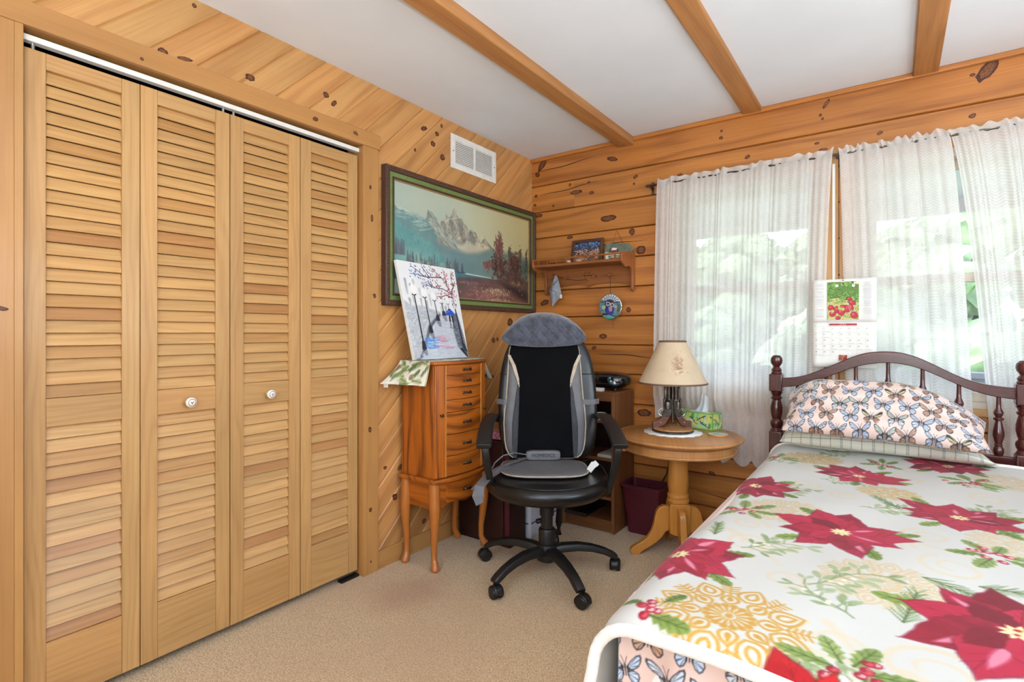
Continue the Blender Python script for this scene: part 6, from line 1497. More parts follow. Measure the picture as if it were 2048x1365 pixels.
curtain('lace_curtain', (.935, 1.850), (.910, 1.800), 1, 'leftmost white lace curtain behind the lamp', 7, lambda x: float(np.interp(x, [1.2, 1.30], [.66, .435])))
curtain('lace_curtain', (1.862, 2.285), (1.895, 2.378), 2, 'middle white lace curtain behind the calendar and headboard', 3.2, lambda x: .435)
curtain('lace_curtain', (2.270, 2.960), (2.420, 2.95), 3, 'rightmost white lace curtain at the edge of the window', 6.5, lambda x: .435)

def calendar():
    x0, x1, z0, z1 = 1.755, 2.022, 1.004, 1.438; y = -.088; zm = 1.226
    t_ = thing('wall_calendar', 'white June wall calendar with radish picture hanging over the lace curtain', 'calendar', ((x0 + x1) / 2, y, z0))
    MB().grid(lambda u, v: (x0 + (x1 - x0) * u, y + .002 * math.sin(u * 3), zm + (z1 - zm) * v), 12, 8).build('picture_page', M['paper'], t_, solid=.0012, ang=180)
    MB().grid(lambda u, v: (x0 + (x1 - x0) * u, y - .004 * (1 - v) + .002 * math.sin(u * 3), z0 + (zm - z0) * v), 12, 8).build('month_page', M['paper'], t_, solid=.0012, ang=180)
    W_, Hh = .132, .187; p = Pic(np.linspace(0, W_, 170), np.linspace(0, Hh, 240), (196, 190, 120)); rs = random.Random(12)
    def P(l): return [(a * W_, c * Hh) for a, c in l]
    for i in range(240):
        x, z = rs.uniform(0, W_), rs.uniform(0, Hh * .55); a = rs.uniform(0, PI); L = rs.uniform(.006, .02); p.line([(x, z), (x + L * math.cos(a), z + L * math.sin(a))], .0016, rs.choice([(150, 140, 70), (90, 92, 44), (222, 214, 150), (170, 168, 90), (56, 60, 34)]), .85)
    p.poly(P([(0, .50), (.1, .56), (.9, .60), (1, .55), (1, 1), (0, 1)]), (98, 130, 58)); p.poly(P([(.45, .97), (1, .92), (1, 1), (.45, 1)]), (222, 216, 180))
    for i in range(46):
        x = rs.uniform(-.05, 1.0); z = rs.uniform(.42, .95); a = rs.uniform(-.5, PI + .5); L = rs.uniform(.020, .034); lf = leafshape(x * W_, z * Hh, a, L, L * .62, 9, .9)
        p.poly([(q[0] + (q[0] - x * W_) * .06, q[1] - .001) for q in lf], (34, 46, 22)); p.poly(lf, rs.choice([(122, 168, 74), (142, 186, 90), (100, 148, 60), (160, 196, 104)]))
        for q in range(4): p.line([(x * W_ + L * (.15 + q * .18) * math.cos(a), z * Hh + L * (.15 + q * .18) * math.sin(a)), (x * W_ + L * (.35 + q * .18) * math.cos(a + .3), z * Hh + L * (.35 + q * .18) * math.sin(a + .3))], .0009, (60, 92, 34), .8)
        p.line([(x * W_, z * Hh), (x * W_ + L * .9 * math.cos(a), z * Hh + L * .9 * math.sin(a))], .0011, (52, 78, 30), .9)
    for i in range(50): p.ell(rs.uniform(0, W_), rs.uniform(.5, 1) * Hh, .0022, .0016, rs.choice([(30, 40, 20), (60, 84, 34)]), .7)
    for x, z, rx, rz, a in ((.70, .55, .011, .007, .2), (.79, .45, .015, .010, -.5), (.12, .32, .012, .013, .4), (.17, .16, .013, .014, -.2), (.30, .27, .010, .016, .1), (.45, .20, .014, .016, .2), (.63, .29, .014, .018, .3), (.76, .33, .008, .015, .4), (.34, .05, .009, .009, 0), (.85, .12, .014, .016, .5), (.5, .34, .012, .009, 0)):
        p.ell(x * W_, z * Hh, rx + .0012, rz + .0012, (70, 12, 24), 1, a); p.ell(x * W_, z * Hh, rx, rz, (190, 40, 66), 1, a); p.ell(x * W_ - rx * .3, z * Hh + rz * .3, rx * .4, rz * .4, (224, 104, 122), .7, a, soft=.002)
    for x, z in ((.17, .23), (.40, .30), (.50, .28)):
        for q in range(8): a = PI * 2 * q / 8; p.poly(leafshape(x * W_, z * Hh, a, .010, .004, 4), (180, 196, 92))
    p.line(P([(.64, .42), (.74, .2)]), .0016, (226, 196, 170)); p.line(P([(.68, .42), (.78, .22)]), .0014, (226, 196, 170))
    for x, z in ((.31, .90), (.83, .89)):
        p.ell(x * W_, z * Hh, .0068, .0068, (244, 244, 240)); p.ell(x * W_, z * Hh, .002, .002, (150, 150, 90))
    for x, z in ((.50, .96), (.80, .985), (.77, 1.0)): p.ell(x * W_, z * Hh, .0042, .003, (40, 34, 18)); p.ell(x * W_ + .004, z * Hh + .001, .003, .002, (130, 110, 60))
    pgrid('radish_picture', np.stack([1.819 + p.X, y - .0022 + 0 * p.X, 1.2375 + p.Y], -1), p.C, P_PAPER, t_)
    ink = plain('grey print', S(128, 128, 136), .7); ink2 = plain('pale print', S(190, 190, 196), .7)
    MB().box((1.828, y - .0028, 1.2105), (1.943, y - .0012, 1.2195), 'x').build('month_bar', plain('red print', S(176, 52, 58), .6), t_)
    F = lambda x, z, d=.0036: Matrix.Translation((x, y - d, z)) @ Matrix.Rotation(PI / 2, 4, 'X')
    text_into(MB(), 'J U N E', .0082, F(1.8855, 1.215)).build('month_name', M['paper'], t_)
    mb = MB()
    for i in range(30):
        k = i + 1; r, c = divmod(k, 7); x = x0 + .012 + c * .0357; z = 1.199 - r * .0290
        yy = .004 + .004 * (1 - (z - z0) / (zm - z0)); text_into(mb, str(k), .0088, Matrix.Translation((x, y - yy, z - .004)) @ Matrix.Rotation(PI / 2, 4, 'X'), align='LEFT')
    mb.build('day_numbers', ink, t_)
    mb = MB()
    for c in range(1, 7): x = x0 + .0085 + c * .0357; mb.add([(x, y - .0012 - .0012, 1.204), (x + .0005, y - .0024, 1.204), (x + .0005, y - .0062, 1.056), (x, y - .0062, 1.056)], [(0, 3, 2, 1)], lambda p, i: (p[0], p[2]))
    for r in range(6): z = 1.205 - r * .0290; d = .0026 + .004 * (1 - (z - z0) / (zm - z0)); mb.box((x0 + .008, y - d - .0002, z), (x1 - .008, y - d, z + .0006))
    for r, c, L in ((1, 1, .028), (2, 4, .024), (2, 5, .02), (3, 0, .02), (3, 2, .026), (3, 3, .026), (3, 5, .018), (4, 0, .026), (0, 1, .03), (3, 6, .016)): z = 1.179 - r * .029 + .0005; d = .0028 + .004 * (1 - (z - z0) / (zm - z0)); mb.box((x0 + .012 + c * .0357, y - d - .0002, z), (x0 + .012 + c * .0357 + L, y - d, z + .0013))
    mb.build('grid_lines', ink2, t_)
    mb = MB(); rs = random.Random(3)      # the fine print down both margins, too small to read
    for xa, xb_ in ((x0 + .012, x0 + .052), (x1 - .058, x1 - .016)):
        z = 1.418
        while z > 1.246:
            if rs.random() < .80: w_ = rs.uniform(.5, 1) * (xb_ - xa); xc = (xa + xb_) / 2; mb.box((xc - w_ / 2, y - .0026, z), (xc + w_ / 2, y - .0022, z + .0011))
            z -= .0036
    mb.build('margin_print', ink2, t_)
    p = Pic(np.linspace(0, .035, 40), np.linspace(0, .028, 34), (160, 34, 40)); rs = random.Random(4)
    for i in range(60): p.ell(rs.uniform(0, .035), rs.uniform(0, .028), .003, .002, rs.choice([(200, 60, 50), (110, 20, 26), (150, 160, 60), (224, 150, 120)]), .9, rs.uniform(0, 3))
    pgrid('inset_picture', np.stack([1.868 + p.X, y - .0056 - .001 + 0 * p.X, 1.037 + p.Y], -1), p.C, P_PAPER, t_)
    MB().lathe([(.0028, 0), (.0028, .010), (0, .012)], 10, M=Matrix.Translation(((x0 + x1) / 2 - .003, y + .004, z1 - .006)) @ Matrix.Rotation(PI / 2, 4, 'X')).build('nail', M['iron'], t_)
    MB().tube([((x0 + x1) / 2 - .003, y + .002, z1 - .006), ((x0 + x1) / 2 - .003, -.05, z1 + .02), ((x0 + x1) / 2 - .003, -.013, z1 + .05)], .0008, 6).build('hanging_thread', M['cord'], t_)
calendar()
# ================================================================== bed
def bed():
    t_ = thing('bed', 'dark cherry spindle-back bed with an arched headboard and turned posts', 'bed', (2.06, -1.15, 0))
    yh = -.12
    for x in (1.595, 2.529):
        mb = MB(); mb.box((x - .031, yh - .031, 0), (x + .031, yh + .031, .668), 'z'); mb.box((x - .031, yh - .031, .872), (x + .031, yh + .031, .962), 'z')
        b = mb.build('post', M['cherry'], t_, bevel=.006, seg=3)
        MB().lathe([(.020, .664), (.031, .668), (.027, .676), (.0225, .684), (.0275, .694), (.0305, .706), (.0285, .718), (.0225, .726), (.0205, .730), (.0245, .742), (.0290, .768), (.0285, .792), (.0230, .818), (.0195, .828), (.0265, .836), (.0275, .842), (.0210, .849), (.0240, .858), (.0300, .866), (.024, .874)], 30, c=(x, yh, 0)).build('turning', M['cherry'], b, ang=25)
        MB().lathe([(.024, .955), (.027, .966), (.0225, .974), (.0255, .982), (.0215, .990), (.0150, .998), (.0185, 1.004), (.0265, 1.016), (.0292, 1.031), (.0262, 1.046), (.0165, 1.057), (0, 1.0605)], 30, c=(x, yh, 0)).build('finial', M['cherry'], b, ang=25)
    T = [(1.616, .942), (1.676, .946), (1.718, .955), (1.777, .983), (1.857, 1.022), (1.945, 1.07), (1.987, 1.082), (2.024, 1.087), (2.062, 1.0885), (2.10, 1.087), (2.14, 1.080), (2.20, 1.052), (2.255, 1.02), (2.31, .986), (2.37, .960), (2.43, .948), (2.51, .942)]
    B_ = [(1.616, .894), (1.676, .9), (1.718, .911), (1.765, .929), (1.812, .950), (1.879, .984), (1.934, 1.010), (1.998, 1.030), (2.062, 1.036), (2.125, 1.031), (2.188, 1.012), (2.245, .984), (2.314, .946), (2.38, .915), (2.445, .900), (2.51, .894)]
    xs = np.linspace(1.616, 2.51, 60)
    def cr(P):      # smooth curve through the points
        px, pz = [p[0] for p in P], [p[1] for p in P]; z = np.interp(xs, px, pz); k = np.ones(7) / 7; zz = np.convolve(np.pad(z, 3, mode='edge'), k, 'valid'); return zz
    zt, zb = cr(T), cr(B_)
    V = []; F = []
    for x, a, b in zip(xs, zb, zt):
        m = (a + b) / 2
        for y, z in ((-.0125, a), (.0125, a), (.0148, a + .003), (.0148, b - .004), (.0115, b), (-.0115, b), (-.0148, b - .004), (-.0148, a + .003)): V.append((x, yh + y, z))
    n = 8
    for i in range(len(xs) - 1):
        for j in range(n): F.append((i * n + j, (i + 1) * n + j, (i + 1) * n + (j + 1) % n, i * n + (j + 1) % n))
    F.append(tuple(range(n))); F.append(tuple(range((len(xs) - 1) * n, len(xs) * n))[::-1])
    mb = MB(); mb.add(V, F, mb.guv('x')); mb.build('arched_rail', M['cherry'], t_, ang=24)
    MB().box((1.62, yh - .014, .585), (2.505, yh + .014, .652), 'x').build('lower_rail', M['cherry'], t_, bevel=.003)
    for x in (1.691, 1.818, 1.940, 2.066, 2.193, 2.319, 2.448):
        top = float(np.interp(x, xs, zb)) + .006; L = top - .65
        pr = [(.012, 0), (.016, .04), (.0185, .09), (.0165, .14), (.0115, .17), (.0155, .185), (.0115, .205), (.0140, .25), (.0195, .34), (.0190, .40), (.0145, .50), (.0105, .585), (.0175, .605), (.0175, .63), (.0105, .65), (.0145, .68), (.0175, .715), (.0145, .75), (.0095, .79), (.0085, .86), (.0080, .93), (.0078, 1.0)]
        MB().lathe([(r, .65 + z * L) for r, z in pr], 20, c=(x, yh, 0)).build('spindle', M['cherry'], t_, ang=25)
    for x in (1.60, 2.499): MB().box((x, -2.06, .24), (x + .026, yh - .03, .34), 'y').build('side_rail', M['cherry'], t_, bevel=.003)
    MB().box((1.60, -2.09, .24), (2.525, -2.06, .34), 'x').build('foot_rail', M['cherry'], t_, bevel=.003)
    for x in (1.625, 2.50): MB().box((x - .025, -2.075, 0), (x + .025, -2.025, .24), 'z').build('foot_leg', M['cherry'], t_, bevel=.003)
    for k in range(6): MB().box((1.627, -.45 - .3 * k, .32), (2.498, -.36 - .3 * k, .338), 'x').build('bed_slat', M['oaklite'], t_)
bed()
o = MB().box((1.602, -2.125, .342), (2.522, -.160, .590), 'y').build('mattress', plain('mattress ticking', S(226, 222, 214), .9, bump=.2), bevel=.05, seg=4); tag(o, 'white mattress on the bed under the butterfly sheet', 'mattress')

# ------------------------------------------------------------------ butterfly print
BST = [((200, 208, 220), (190, 202, 220), 0),   # upper wing, lower wing, spots
    ((190, 206, 228), (196, 212, 232), 0), ((206, 216, 232), (184, 132, 106), 1), ((216, 190, 116), (218, 192, 112), 0), ((206, 164, 136), (198, 156, 130), 2), ((196, 206, 190), (206, 216, 224), 3), ((212, 200, 156), (184, 132, 104), 4)]
def butterfly(p, cx, cy, s, rot, st):
    up, lo, k = BST[st % 7]; ca, sa = math.cos(rot), math.sin(rot)
    def T(l, m): return [(cx + s * (m * a * ca - b * sa), cy + s * (m * a * sa + b * ca)) for a, b in l]
    UW = [(.03, .06), (.18, .24), (.36, .40), (.48, .44), (.50, .36), (.46, .22), (.38, .10), (.24, .02), (.06, -.02)]
    LW = [(.05, -.02), (.24, .01), (.36, -.06), (.38, -.18), (.32, -.30), (.24, -.36), (.14, -.30), (.05, -.14)]
    if k == 3: LW = LW[:4] + [(.33, -.28), (.30, -.46), (.25, -.47), (.24, -.33)] + LW[6:]
    blk = (38, 36, 42)
    for m in (-1, 1):
        for W_, colr, org in ((LW, lo, (.05, -.05)), (UW, up, (.04, .03))):
            p.poly(T(W_, m), blk)
            n = len(W_); c = (sum(q[0] for q in W_) / n, sum(q[1] for q in W_) / n)
            # wedges of colour fanned out from the body, leaving dark veins
            rim = [(c[0] + (q[0] - c[0]) * .80, c[1] + (q[1] - c[1]) * .80) for q in W_]
            steps = 4
            pts = []
            for i in range(n - 1):
                for q in range(3): t_ = q / 3; pts.append((rim[i][0] * (1 - t_) + rim[i + 1][0] * t_, rim[i][1] * (1 - t_) + rim[i + 1][1] * t_))
            pts.append(rim[-1]); N = len(pts) - 2
            for w_ in range(steps):
                a = 1 + int(N * (w_ + .10) / steps); b = 1 + int(N * (w_ + .92) / steps)
                seg = pts[a:b + 1]
                if len(seg) < 2: continue
                o_ = (org[0] * .7 + c[0] * .3, org[1] * .7 + c[1] * .3); col = colr
                if k == 4 and W_ is UW and w_ in (1, 2): col = (222, 206, 150) if w_ == 2 else blk
                p.poly(T([o_] + seg, m), col)
            if k in (1, 4) and W_ is LW:
                for q in range(5): a = -.2 - .9 * q / 5 * 1.6; p.ell(*T([(c[0] + .13 * math.cos(a), c[1] + .13 * math.sin(a))], m)[0], s * .022, s * .022, (236, 222, 196) if k == 4 else blk)
            if k == 1 and W_ is UW:
                for q in range(5): p.ell(*T([(.18 + .06 * q, .12 + .05 * (q % 2) + .04 * q)], m)[0], s * .024, s * .02, blk)
    p.line(T([(0, .12), (0, -.16)], 1), s * .05, blk, 1, w2=s * .025)
    for m in (-1, 1): p.line(T([(0, .10), (.05, .26), (.09, .34)], m), s * .014, blk, .9)
PINK = (226, 196, 182)
def butterflies(p, x0, x1, y0, y1, px, py, s, seed, rot=0.0):
    rs = random.Random(seed); r = 0; y = y0
    while y < y1:
        x = x0 + (px / 2 if r % 2 else 0); c = 0
        while x < x1: butterfly(p, x + rs.uniform(-.004, .004), y + rs.uniform(-.004, .004), s * rs.uniform(.92, 1.08), rot + rs.uniform(-.18, .18), rs.choice([0, 1, 0, 1, 1, 2, 2, 3, 4, 5, 5, 6, 6])); x += px; c += 1
        y += py; r += 1

def sheet():
    vs = np.concatenate([np.linspace(0, .42, 150), np.linspace(.46, 1.86, 24), np.linspace(1.90, 2.42, 240)])   # run from the head over the top and down the foot
    us = np.concatenate([np.linspace(1.575, 2.10, 280), np.linspace(2.11, 2.30, 30), np.linspace(2.303, 2.524, 90)])
    p = Pic(us, vs, PINK); p.px = .0021; p.C *= (1 - .03 * vnoise(p.X, p.Y, 12, 2)[..., None])
    butterflies(p, 2.30, 2.62, .02, .40, .088, .066, .078, 3); butterflies(p, 1.55, 2.12, 1.93, 2.45, .088, .070, .080, 4, PI)
    P = np.zeros(p.X.shape + (3,)); ln = 1.985; r = .045
    for j, v in enumerate(vs):
        y = -.150 - v; z = np.full(len(us), .599)
        if v > ln - .045:
            q = v - (ln - .045)
            if q < r * PI / 2: a = q / r; yy = -.150 - (ln - .045) - r * math.sin(a); zz = .599 - r * (1 - math.cos(a))
            else: yy = -.150 - ln; zz = .599 - r - (q - r * PI / 2)
            y = yy; z = np.full(len(us), zz)
        d = max(0, .58 - z[0])
        x = us.copy()
        wave = (.010 * np.sin(us * 52 + 1) + .008 * np.sin(us * 31) + .004 * np.sin(us * 97)) * min(1, d / .12)
        edge = np.clip((1.625 - us) / .05, 0, 1)
        P[j, :, 0] = x + edge * .030 + .004; P[j, :, 1] = y + wave + edge ** 1.5 * .06 - .004; P[j, :, 2] = z - edge * .01
    o = pgrid('fitted_sheet', P, p.C, painted('butterfly cotton sateen', .55, weave=.06, wscale=900, sheen=.2), flip=True)
    tag(o, 'pink butterfly print sheet hanging at the foot of the bed', 'sheet')
sheet()

# ------------------------------------------------------------------ poinsettia plush blanket
def blanket():
    X0, Y0, Y1 = 1.674, -2.168, -.235
    us = np.concatenate([np.linspace(1.20, 1.42, 36), np.linspace(1.424, 2.50, 330), np.linspace(2.506, 2.80, 40)])
    vs = np.concatenate([np.linspace(Y0, -1.62, 190), np.linspace(-1.616, -1.0, 170), np.linspace(-.995, Y1, 170)])
    p = Pic(us, vs, (218, 215, 208)); p.px = .0032; rs = random.Random(21)
    k = vnoise(p.X, p.Y, 5, 7, 3)[..., None]; p.C[:] = p.C * (1 - .025 * k)
    tan, gold, pale = (222, 206, 176), (206, 166, 88), (214, 192, 152)
    def scroll(cx, cy, r, a0, turns=1.4, c=tan, w_=.014, al=.6):
        pts = [(cx + r * (1 - .7 * t) * math.cos(a0 + turns * 2 * PI * t), cy + r * (1 - .7 * t) * math.sin(a0 + turns * 2 * PI * t)) for t in np.linspace(0, 1, 30)]; p.line(pts, w_, c, al, soft=.004, w2=w_ * .5)
    for a in ((1.77, -1.62, .06, 1), (1.85, -1.58, .045, 3), (2.08, -1.43, .05, 0), (2.16, -1.30, .06, 2), (1.95, -1.02, .05, 1), (1.82, -.92, .06, 4), (2.13, -.62, .06, 2), (2.0, -2.02, .07, 2.4), (2.14, -2.02, .08, 1), (1.88, -1.80, .05, 5), (2.20, -1.52, .07, 2), (1.74, -1.47, .05, 0), (1.65, -1.55, .05, 2), (2.35, -.75, .06, 1), (1.80, -.66, .05, 1), (2.15, -.42, .05, 4), (1.62, -1.30, .05, 3), (1.58, -.85, .06, 2)): scroll(*a)
    for x0, y0, x1, y1 in ((1.98, -1.95, 2.03, -2.12), (2.10, -2.05, 2.22, -2.15), (1.70, -1.55, 1.86, -1.72), (2.05, -1.36, 2.30, -1.46), (1.90, -.56, 1.95, -.40)): p.line([(x0, y0), ((x0 + x1) / 2 + .03, (y0 + y1) / 2), (x1, y1)], .022, tan, .55, soft=.006, w2=.008)
    def medal(cx, cy, r, c, al):
        for q in range(16): a = 2 * PI * q / 16; p.line([(cx + r * .10 * math.cos(a), cy + r * .10 * math.sin(a)), (cx + r * .24 * math.cos(a), cy + r * .24 * math.sin(a))], r * .028, c, al, w2=r * .06)
        p.ell(cx, cy, r * .05, r * .07, c, al)
        for q in range(16): a = 2 * PI * q / 16; p.ell(cx + r * .285 * math.cos(a), cy + r * .285 * math.sin(a), r * .055, r * .055, c, al)
        for q in range(8):
            a = 2 * PI * q / 8 + .2; lf = lambda s0, L, W_: leafshape(cx + r * s0 * math.cos(a), cy + r * s0 * math.sin(a), a, r * L, r * W_, 8, .85)
            p.poly(lf(.32, .33, .27), c, al); p.poly(lf(.36, .24, .17), (218, 215, 208), al); p.poly(lf(.41, .15, .09), c, al)
            p.line([(cx + r * .45 * math.cos(a), cy + r * .45 * math.sin(a)), (cx + r * .56 * math.cos(a), cy + r * .56 * math.sin(a))], r * .05, c, al)
            a2 = a + PI / 8; lf2 = lambda s0, L, W_: leafshape(cx + r * s0 * math.cos(a2), cy + r * s0 * math.sin(a2), a2, r * L, r * W_, 8, .75)
            p.poly(lf2(.50, .50, .40), c, al); p.poly(lf2(.545, .40, .29), (218, 215, 208), al); p.poly(lf2(.60, .30, .19), c, al); p.poly(lf2(.65, .18, .09), (218, 215, 208), al)
            for q2 in range(4): rr = r * (.68 + .075 * q2); p.line([(cx + rr * math.cos(a), cy + rr * math.sin(a)), (cx + (rr + r * .05) * math.cos(a + .13), cy + (rr + r * .05) * math.sin(a + .13))], r * .035, c, al); p.line([(cx + rr * math.cos(a), cy + rr * math.sin(a)), (cx + (rr + r * .05) * math.cos(a - .13), cy + (rr + r * .05) * math.sin(a - .13))], r * .035, c, al)
            p.line([(cx + r * .62 * math.cos(a), cy + r * .62 * math.sin(a)), (cx + r * .98 * math.cos(a), cy + r * .98 * math.sin(a))], r * .025, c, al)
    for cx, cy, r, c, al in ((1.822, -2.055, .150, gold, .95), (1.80, -1.29, .125, pale, .75), (2.06, -1.70, .130, pale, .75), (1.79, -.44, .125, gold, .7), (2.07, -.87, .10, gold, .6), (2.36, -1.24, .12, pale, .7), (2.44, -.48, .12, pale, .7), (2.40, -2.02, .14, gold, .8), (1.52, -.75, .12, pale, .7)): medal(cx, cy, r, c, al)
    G1, G2, G3 = (126, 140, 84), (150, 160, 104), (104, 122, 72)
    def sprig(cx, cy, a, L, n=9, c=None):          # mistletoe
        c = c or (150, 164, 122); pts = [(cx + L * t * math.cos(a + .3 * math.sin(t * 3)), cy + L * t * math.sin(a + .3 * math.sin(t * 3))) for t in np.linspace(0, 1, 9)]; p.line(pts, .005, c, .9, w2=.003)
        for i in range(n):
            q = pts[1 + i * 7 // n]; sg = 1 if i % 2 else -1; b = a + sg * rs.uniform(.5, 1.1); e = (q[0] + .026 * math.cos(b), q[1] + .026 * math.sin(b)); p.line([q, e], .0035, c, .9)
            col = rs.choice([(140, 156, 108), (160, 172, 130), (124, 142, 92), (176, 184, 150)]); l = rs.uniform(.034, .05)
            for d in (-.5, .45): p.poly(leafshape(e[0], e[1], b + d, l, l * .36, 8, 1.35), col, .9, tex=60, col2=(186, 194, 160), seed=i)
        for i in range(4): q = pts[2 + i]; p.ell(q[0] + rs.uniform(-.02, .02), q[1] + rs.uniform(-.02, .02), .006, .006, (230, 226, 206), .9)
    def holly(cx, cy, a, L, c=None):
        c = c or rs.choice([(122, 142, 64), (138, 156, 76), (108, 128, 62)]); n = 5; up = []; dn = []
        for i in range(n + 1):
            t = i / n; w_ = L * .24 * math.sin(PI * min(1, t * .95 + .03)) ** .7; up.append((t * L, w_)); dn.append((t * L, -w_))
            if i < n: up.append(((t + .5 / n) * L, w_ * .62 + L * .02)); dn.append(((t + .5 / n) * L, -w_ * .62 - L * .02))
        pts = [(cx + q * math.cos(a) - w_ * math.sin(a), cy + q * math.sin(a) + w_ * math.cos(a)) for q, w_ in up + dn[::-1]]
        p.poly(pts, c, .96, tex=40, col2=(166, 180, 106), seed=int(a * 50) % 97 + 3); p.line([(cx, cy), (cx + L * .92 * math.cos(a), cy + L * .92 * math.sin(a))], .0035, (84, 100, 48), .8, w2=.0015)
        for i in range(1, 4):
            for sg in (-1, 1): b = (cx + L * i * .22 * math.cos(a), cy + L * i * .22 * math.sin(a)); p.line([b, (b[0] + L * .2 * math.cos(a + sg * .7), b[1] + L * .2 * math.sin(a + sg * .7))], .002, (90, 108, 54), .6)
    def berries(cx, cy, n, r, sp):
        for i in range(n):
            x, y = cx + rs.gauss(0, sp), cy + rs.gauss(0, sp); p.ell(x, y, r, r, rs.choice([(170, 34, 56), (188, 52, 72)])); p.ell(x + r * .15, y + r * .1, r * .62, r * .62, rs.choice([(232, 190, 190), (214, 110, 120), (236, 206, 202)]), .9); p.ell(x - r * .3, y + r * .3, r * .25, r * .25, (150, 20, 42), .9)
    def pine(cx, cy, a, L):
        for i in range(11):
            t = i / 10; b = (cx + L * t * math.cos(a), cy + L * t * math.sin(a))
            for sg in (-1, 1):
                for q in range(2): d = a + sg * rs.uniform(.35, .8); l = L * .36 * (1 - .35 * t) * rs.uniform(.7, 1.1); p.line([b, (b[0] + l * math.cos(d), b[1] + l * math.sin(d))], .0042, rs.choice([(136, 156, 110), (112, 136, 84), (160, 176, 138)]), .8, w2=.0018)
        p.line([(cx, cy), (cx + L * math.cos(a), cy + L * math.sin(a))], .004, (112, 120, 80), .9)
    def cluster(cx, cy, a, s):
        for d in (-1.2, -.4, .5, 1.4, 2.6, 3.6): holly(cx + .02 * s * math.cos(a + d), cy + .02 * s * math.sin(a + d), a + d + rs.uniform(-.2, .2), .085 * s * rs.uniform(.85, 1.15), rs.choice([(150, 164, 112), (132, 150, 90), (168, 178, 134)]))
        berries(cx, cy, 9, .0105 * s, .024 * s)
    def petal(cx, cy, a, L, wd, f):
        up, dn = [], []; b = f.uniform(-.12, .12)
        for i in range(15):
            t = i / 14; h = wd / 2 * (math.sin(PI * t ** .92) ** 1.25) * 1.08; o_ = b * L * t * t
            up.append((t * L, o_ + h * (1 + f.uniform(-.10, .10)))); dn.append((t * L, o_ - h * (1 + f.uniform(-.10, .10))))
        ca, sa = math.cos(a), math.sin(a); return [(cx + x * ca - y * sa, cy + x * sa + y * ca) for x, y in up + dn[::-1]]
    def flower(cx, cy, r, a0, seed, red=False):
        f = random.Random(seed); A, B2 = ((178, 34, 68), (138, 18, 48)) if not red else ((196, 26, 34), (150, 14, 26))
        for d in (.2, 2.0, 3.9, 5.2): holly(cx + r * .62 * math.cos(a0 + d), cy + r * .62 * math.sin(a0 + d), a0 + d + f.uniform(-.3, .3), r * .55)
        for ring, n, l in ((0, 9, 1.0), (1, 7, .72)):
            for i in range(n):
                a = a0 + 2 * PI * (i + ring * .45) / n + f.uniform(-.12, .12); L = r * l * f.uniform(.86, 1.12); wd = L * f.uniform(.42, .58)
                w1 = petal(cx, cy, a, L, wd, f)
                w1 = [(x + f.uniform(-1, 1) * r * .012, y + f.uniform(-1, 1) * r * .012) for x, y in w1]
                p.poly([(cx + (x - cx) * 1.03, cy + (y - cy) * 1.03) for x, y in w1], B2, .75, soft=.003)
                p.poly(w1, f.choice([A, (190, 42, 78) if not red else (208, 40, 44), B2]), .97, tex=26, col2=f.choice([(206, 62, 98), (156, 20, 52), (198, 50, 88)]) if not red else (214, 52, 50), seed=seed * 9 + i)
                p.line([(cx, cy), (cx + L * .9 * math.cos(a), cy + L * .9 * math.sin(a))], r * .018, B2, .7, w2=r * .006)
                for sg in (-1, 1):
                    for q in (.3, .5, .68): b = (cx + L * q * math.cos(a), cy + L * q * math.sin(a)); p.line([b, (b[0] + L * .2 * math.cos(a + sg * .55), b[1] + L * .2 * math.sin(a + sg * .55))], r * .010, B2, .45, w2=r * .004)
                if f.random() < .42 and not red: p.poly(leafshape(cx + L * .2 * math.cos(a + .12), cy + L * .2 * math.sin(a + .12), a + .05, L * .6, wd * .22, 8, 1.1), (232, 178, 190), .8, soft=.004)
        for i in range(9): a = 2 * PI * i / 9; p.poly(leafshape(cx, cy, a, r * .17, r * .07, 5), (232, 222, 178)); 
        for i in range(7): p.ell(cx + f.gauss(0, r * .04), cy + f.gauss(0, r * .04), r * .022, r * .022, f.choice([(240, 234, 200), (206, 196, 120), (190, 60, 60)]))
    for a in ((1.93, -1.80, .7, .20), (2.02, -1.90, 2.2, .16), (1.76, -1.66, .6, .17), (1.76, -1.10, .9, .15), (2.0, -1.12, .3, .16), (2.32, -1.0, 1.2, .14), (1.86, -.80, .2, .14), (2.30, -.64, .7, .14), (1.68, -.62, 1.0, .13), (1.95, -.30, 2.8, .12), (2.1, -2.1, 3.4, .14), (1.55, -1.45, 1.2, .15)): sprig(*a)
    for a in ((2.10, -1.86, 1.4, .15), (2.16, -1.92, .6, .14), (2.14, -1.62, -.4, .15), (2.24, -1.60, .2, .13), (2.10, -1.05, 2.2, .11), (2.32, -1.16, .8, .12), (1.68, -1.62, 1.7, .10), (2.2, -.27, 2.8, .10)): pine(*a)
    for a in ((1.70, -1.34, .4, 1.0), (2.29, -1.37, .8, 1.05), (2.32, -.55, .3, 1.0), (2.02, -2.10, .6, 1.0), (1.66, -.50, .9, .9), (2.05, -.40, 2.0, .8)): cluster(*a)
    holly(1.665, -2.10, 2.9, .062); holly(1.70, -2.075, 1.1, .062); holly(1.69, -2.135, -.1, .085, (126, 144, 70)); berries(1.680, -2.108, 7, .0105, .013)
    for cx, cy, r, a, sd, rd in ((1.640, -1.80, .165, .5, 1, False), (1.965, -1.395, .170, .1, 2, False), (1.975, -.645, .150, .8, 3, False), (2.25, -1.03, .165, .3, 4, False), (2.275, -1.80, .200, .9, 5, False), (1.985, -2.262, .150, .62, 6, True), (1.675, -1.05, .145, .7, 7, False), (2.27, -.315, .140, .2, 8, False), (2.55, -1.5, .16, .2, 9, False)): flower(cx, cy, r, a, sd, rd)
    p.C[:] = np.clip(p.C, 0, 1) ** 1.38
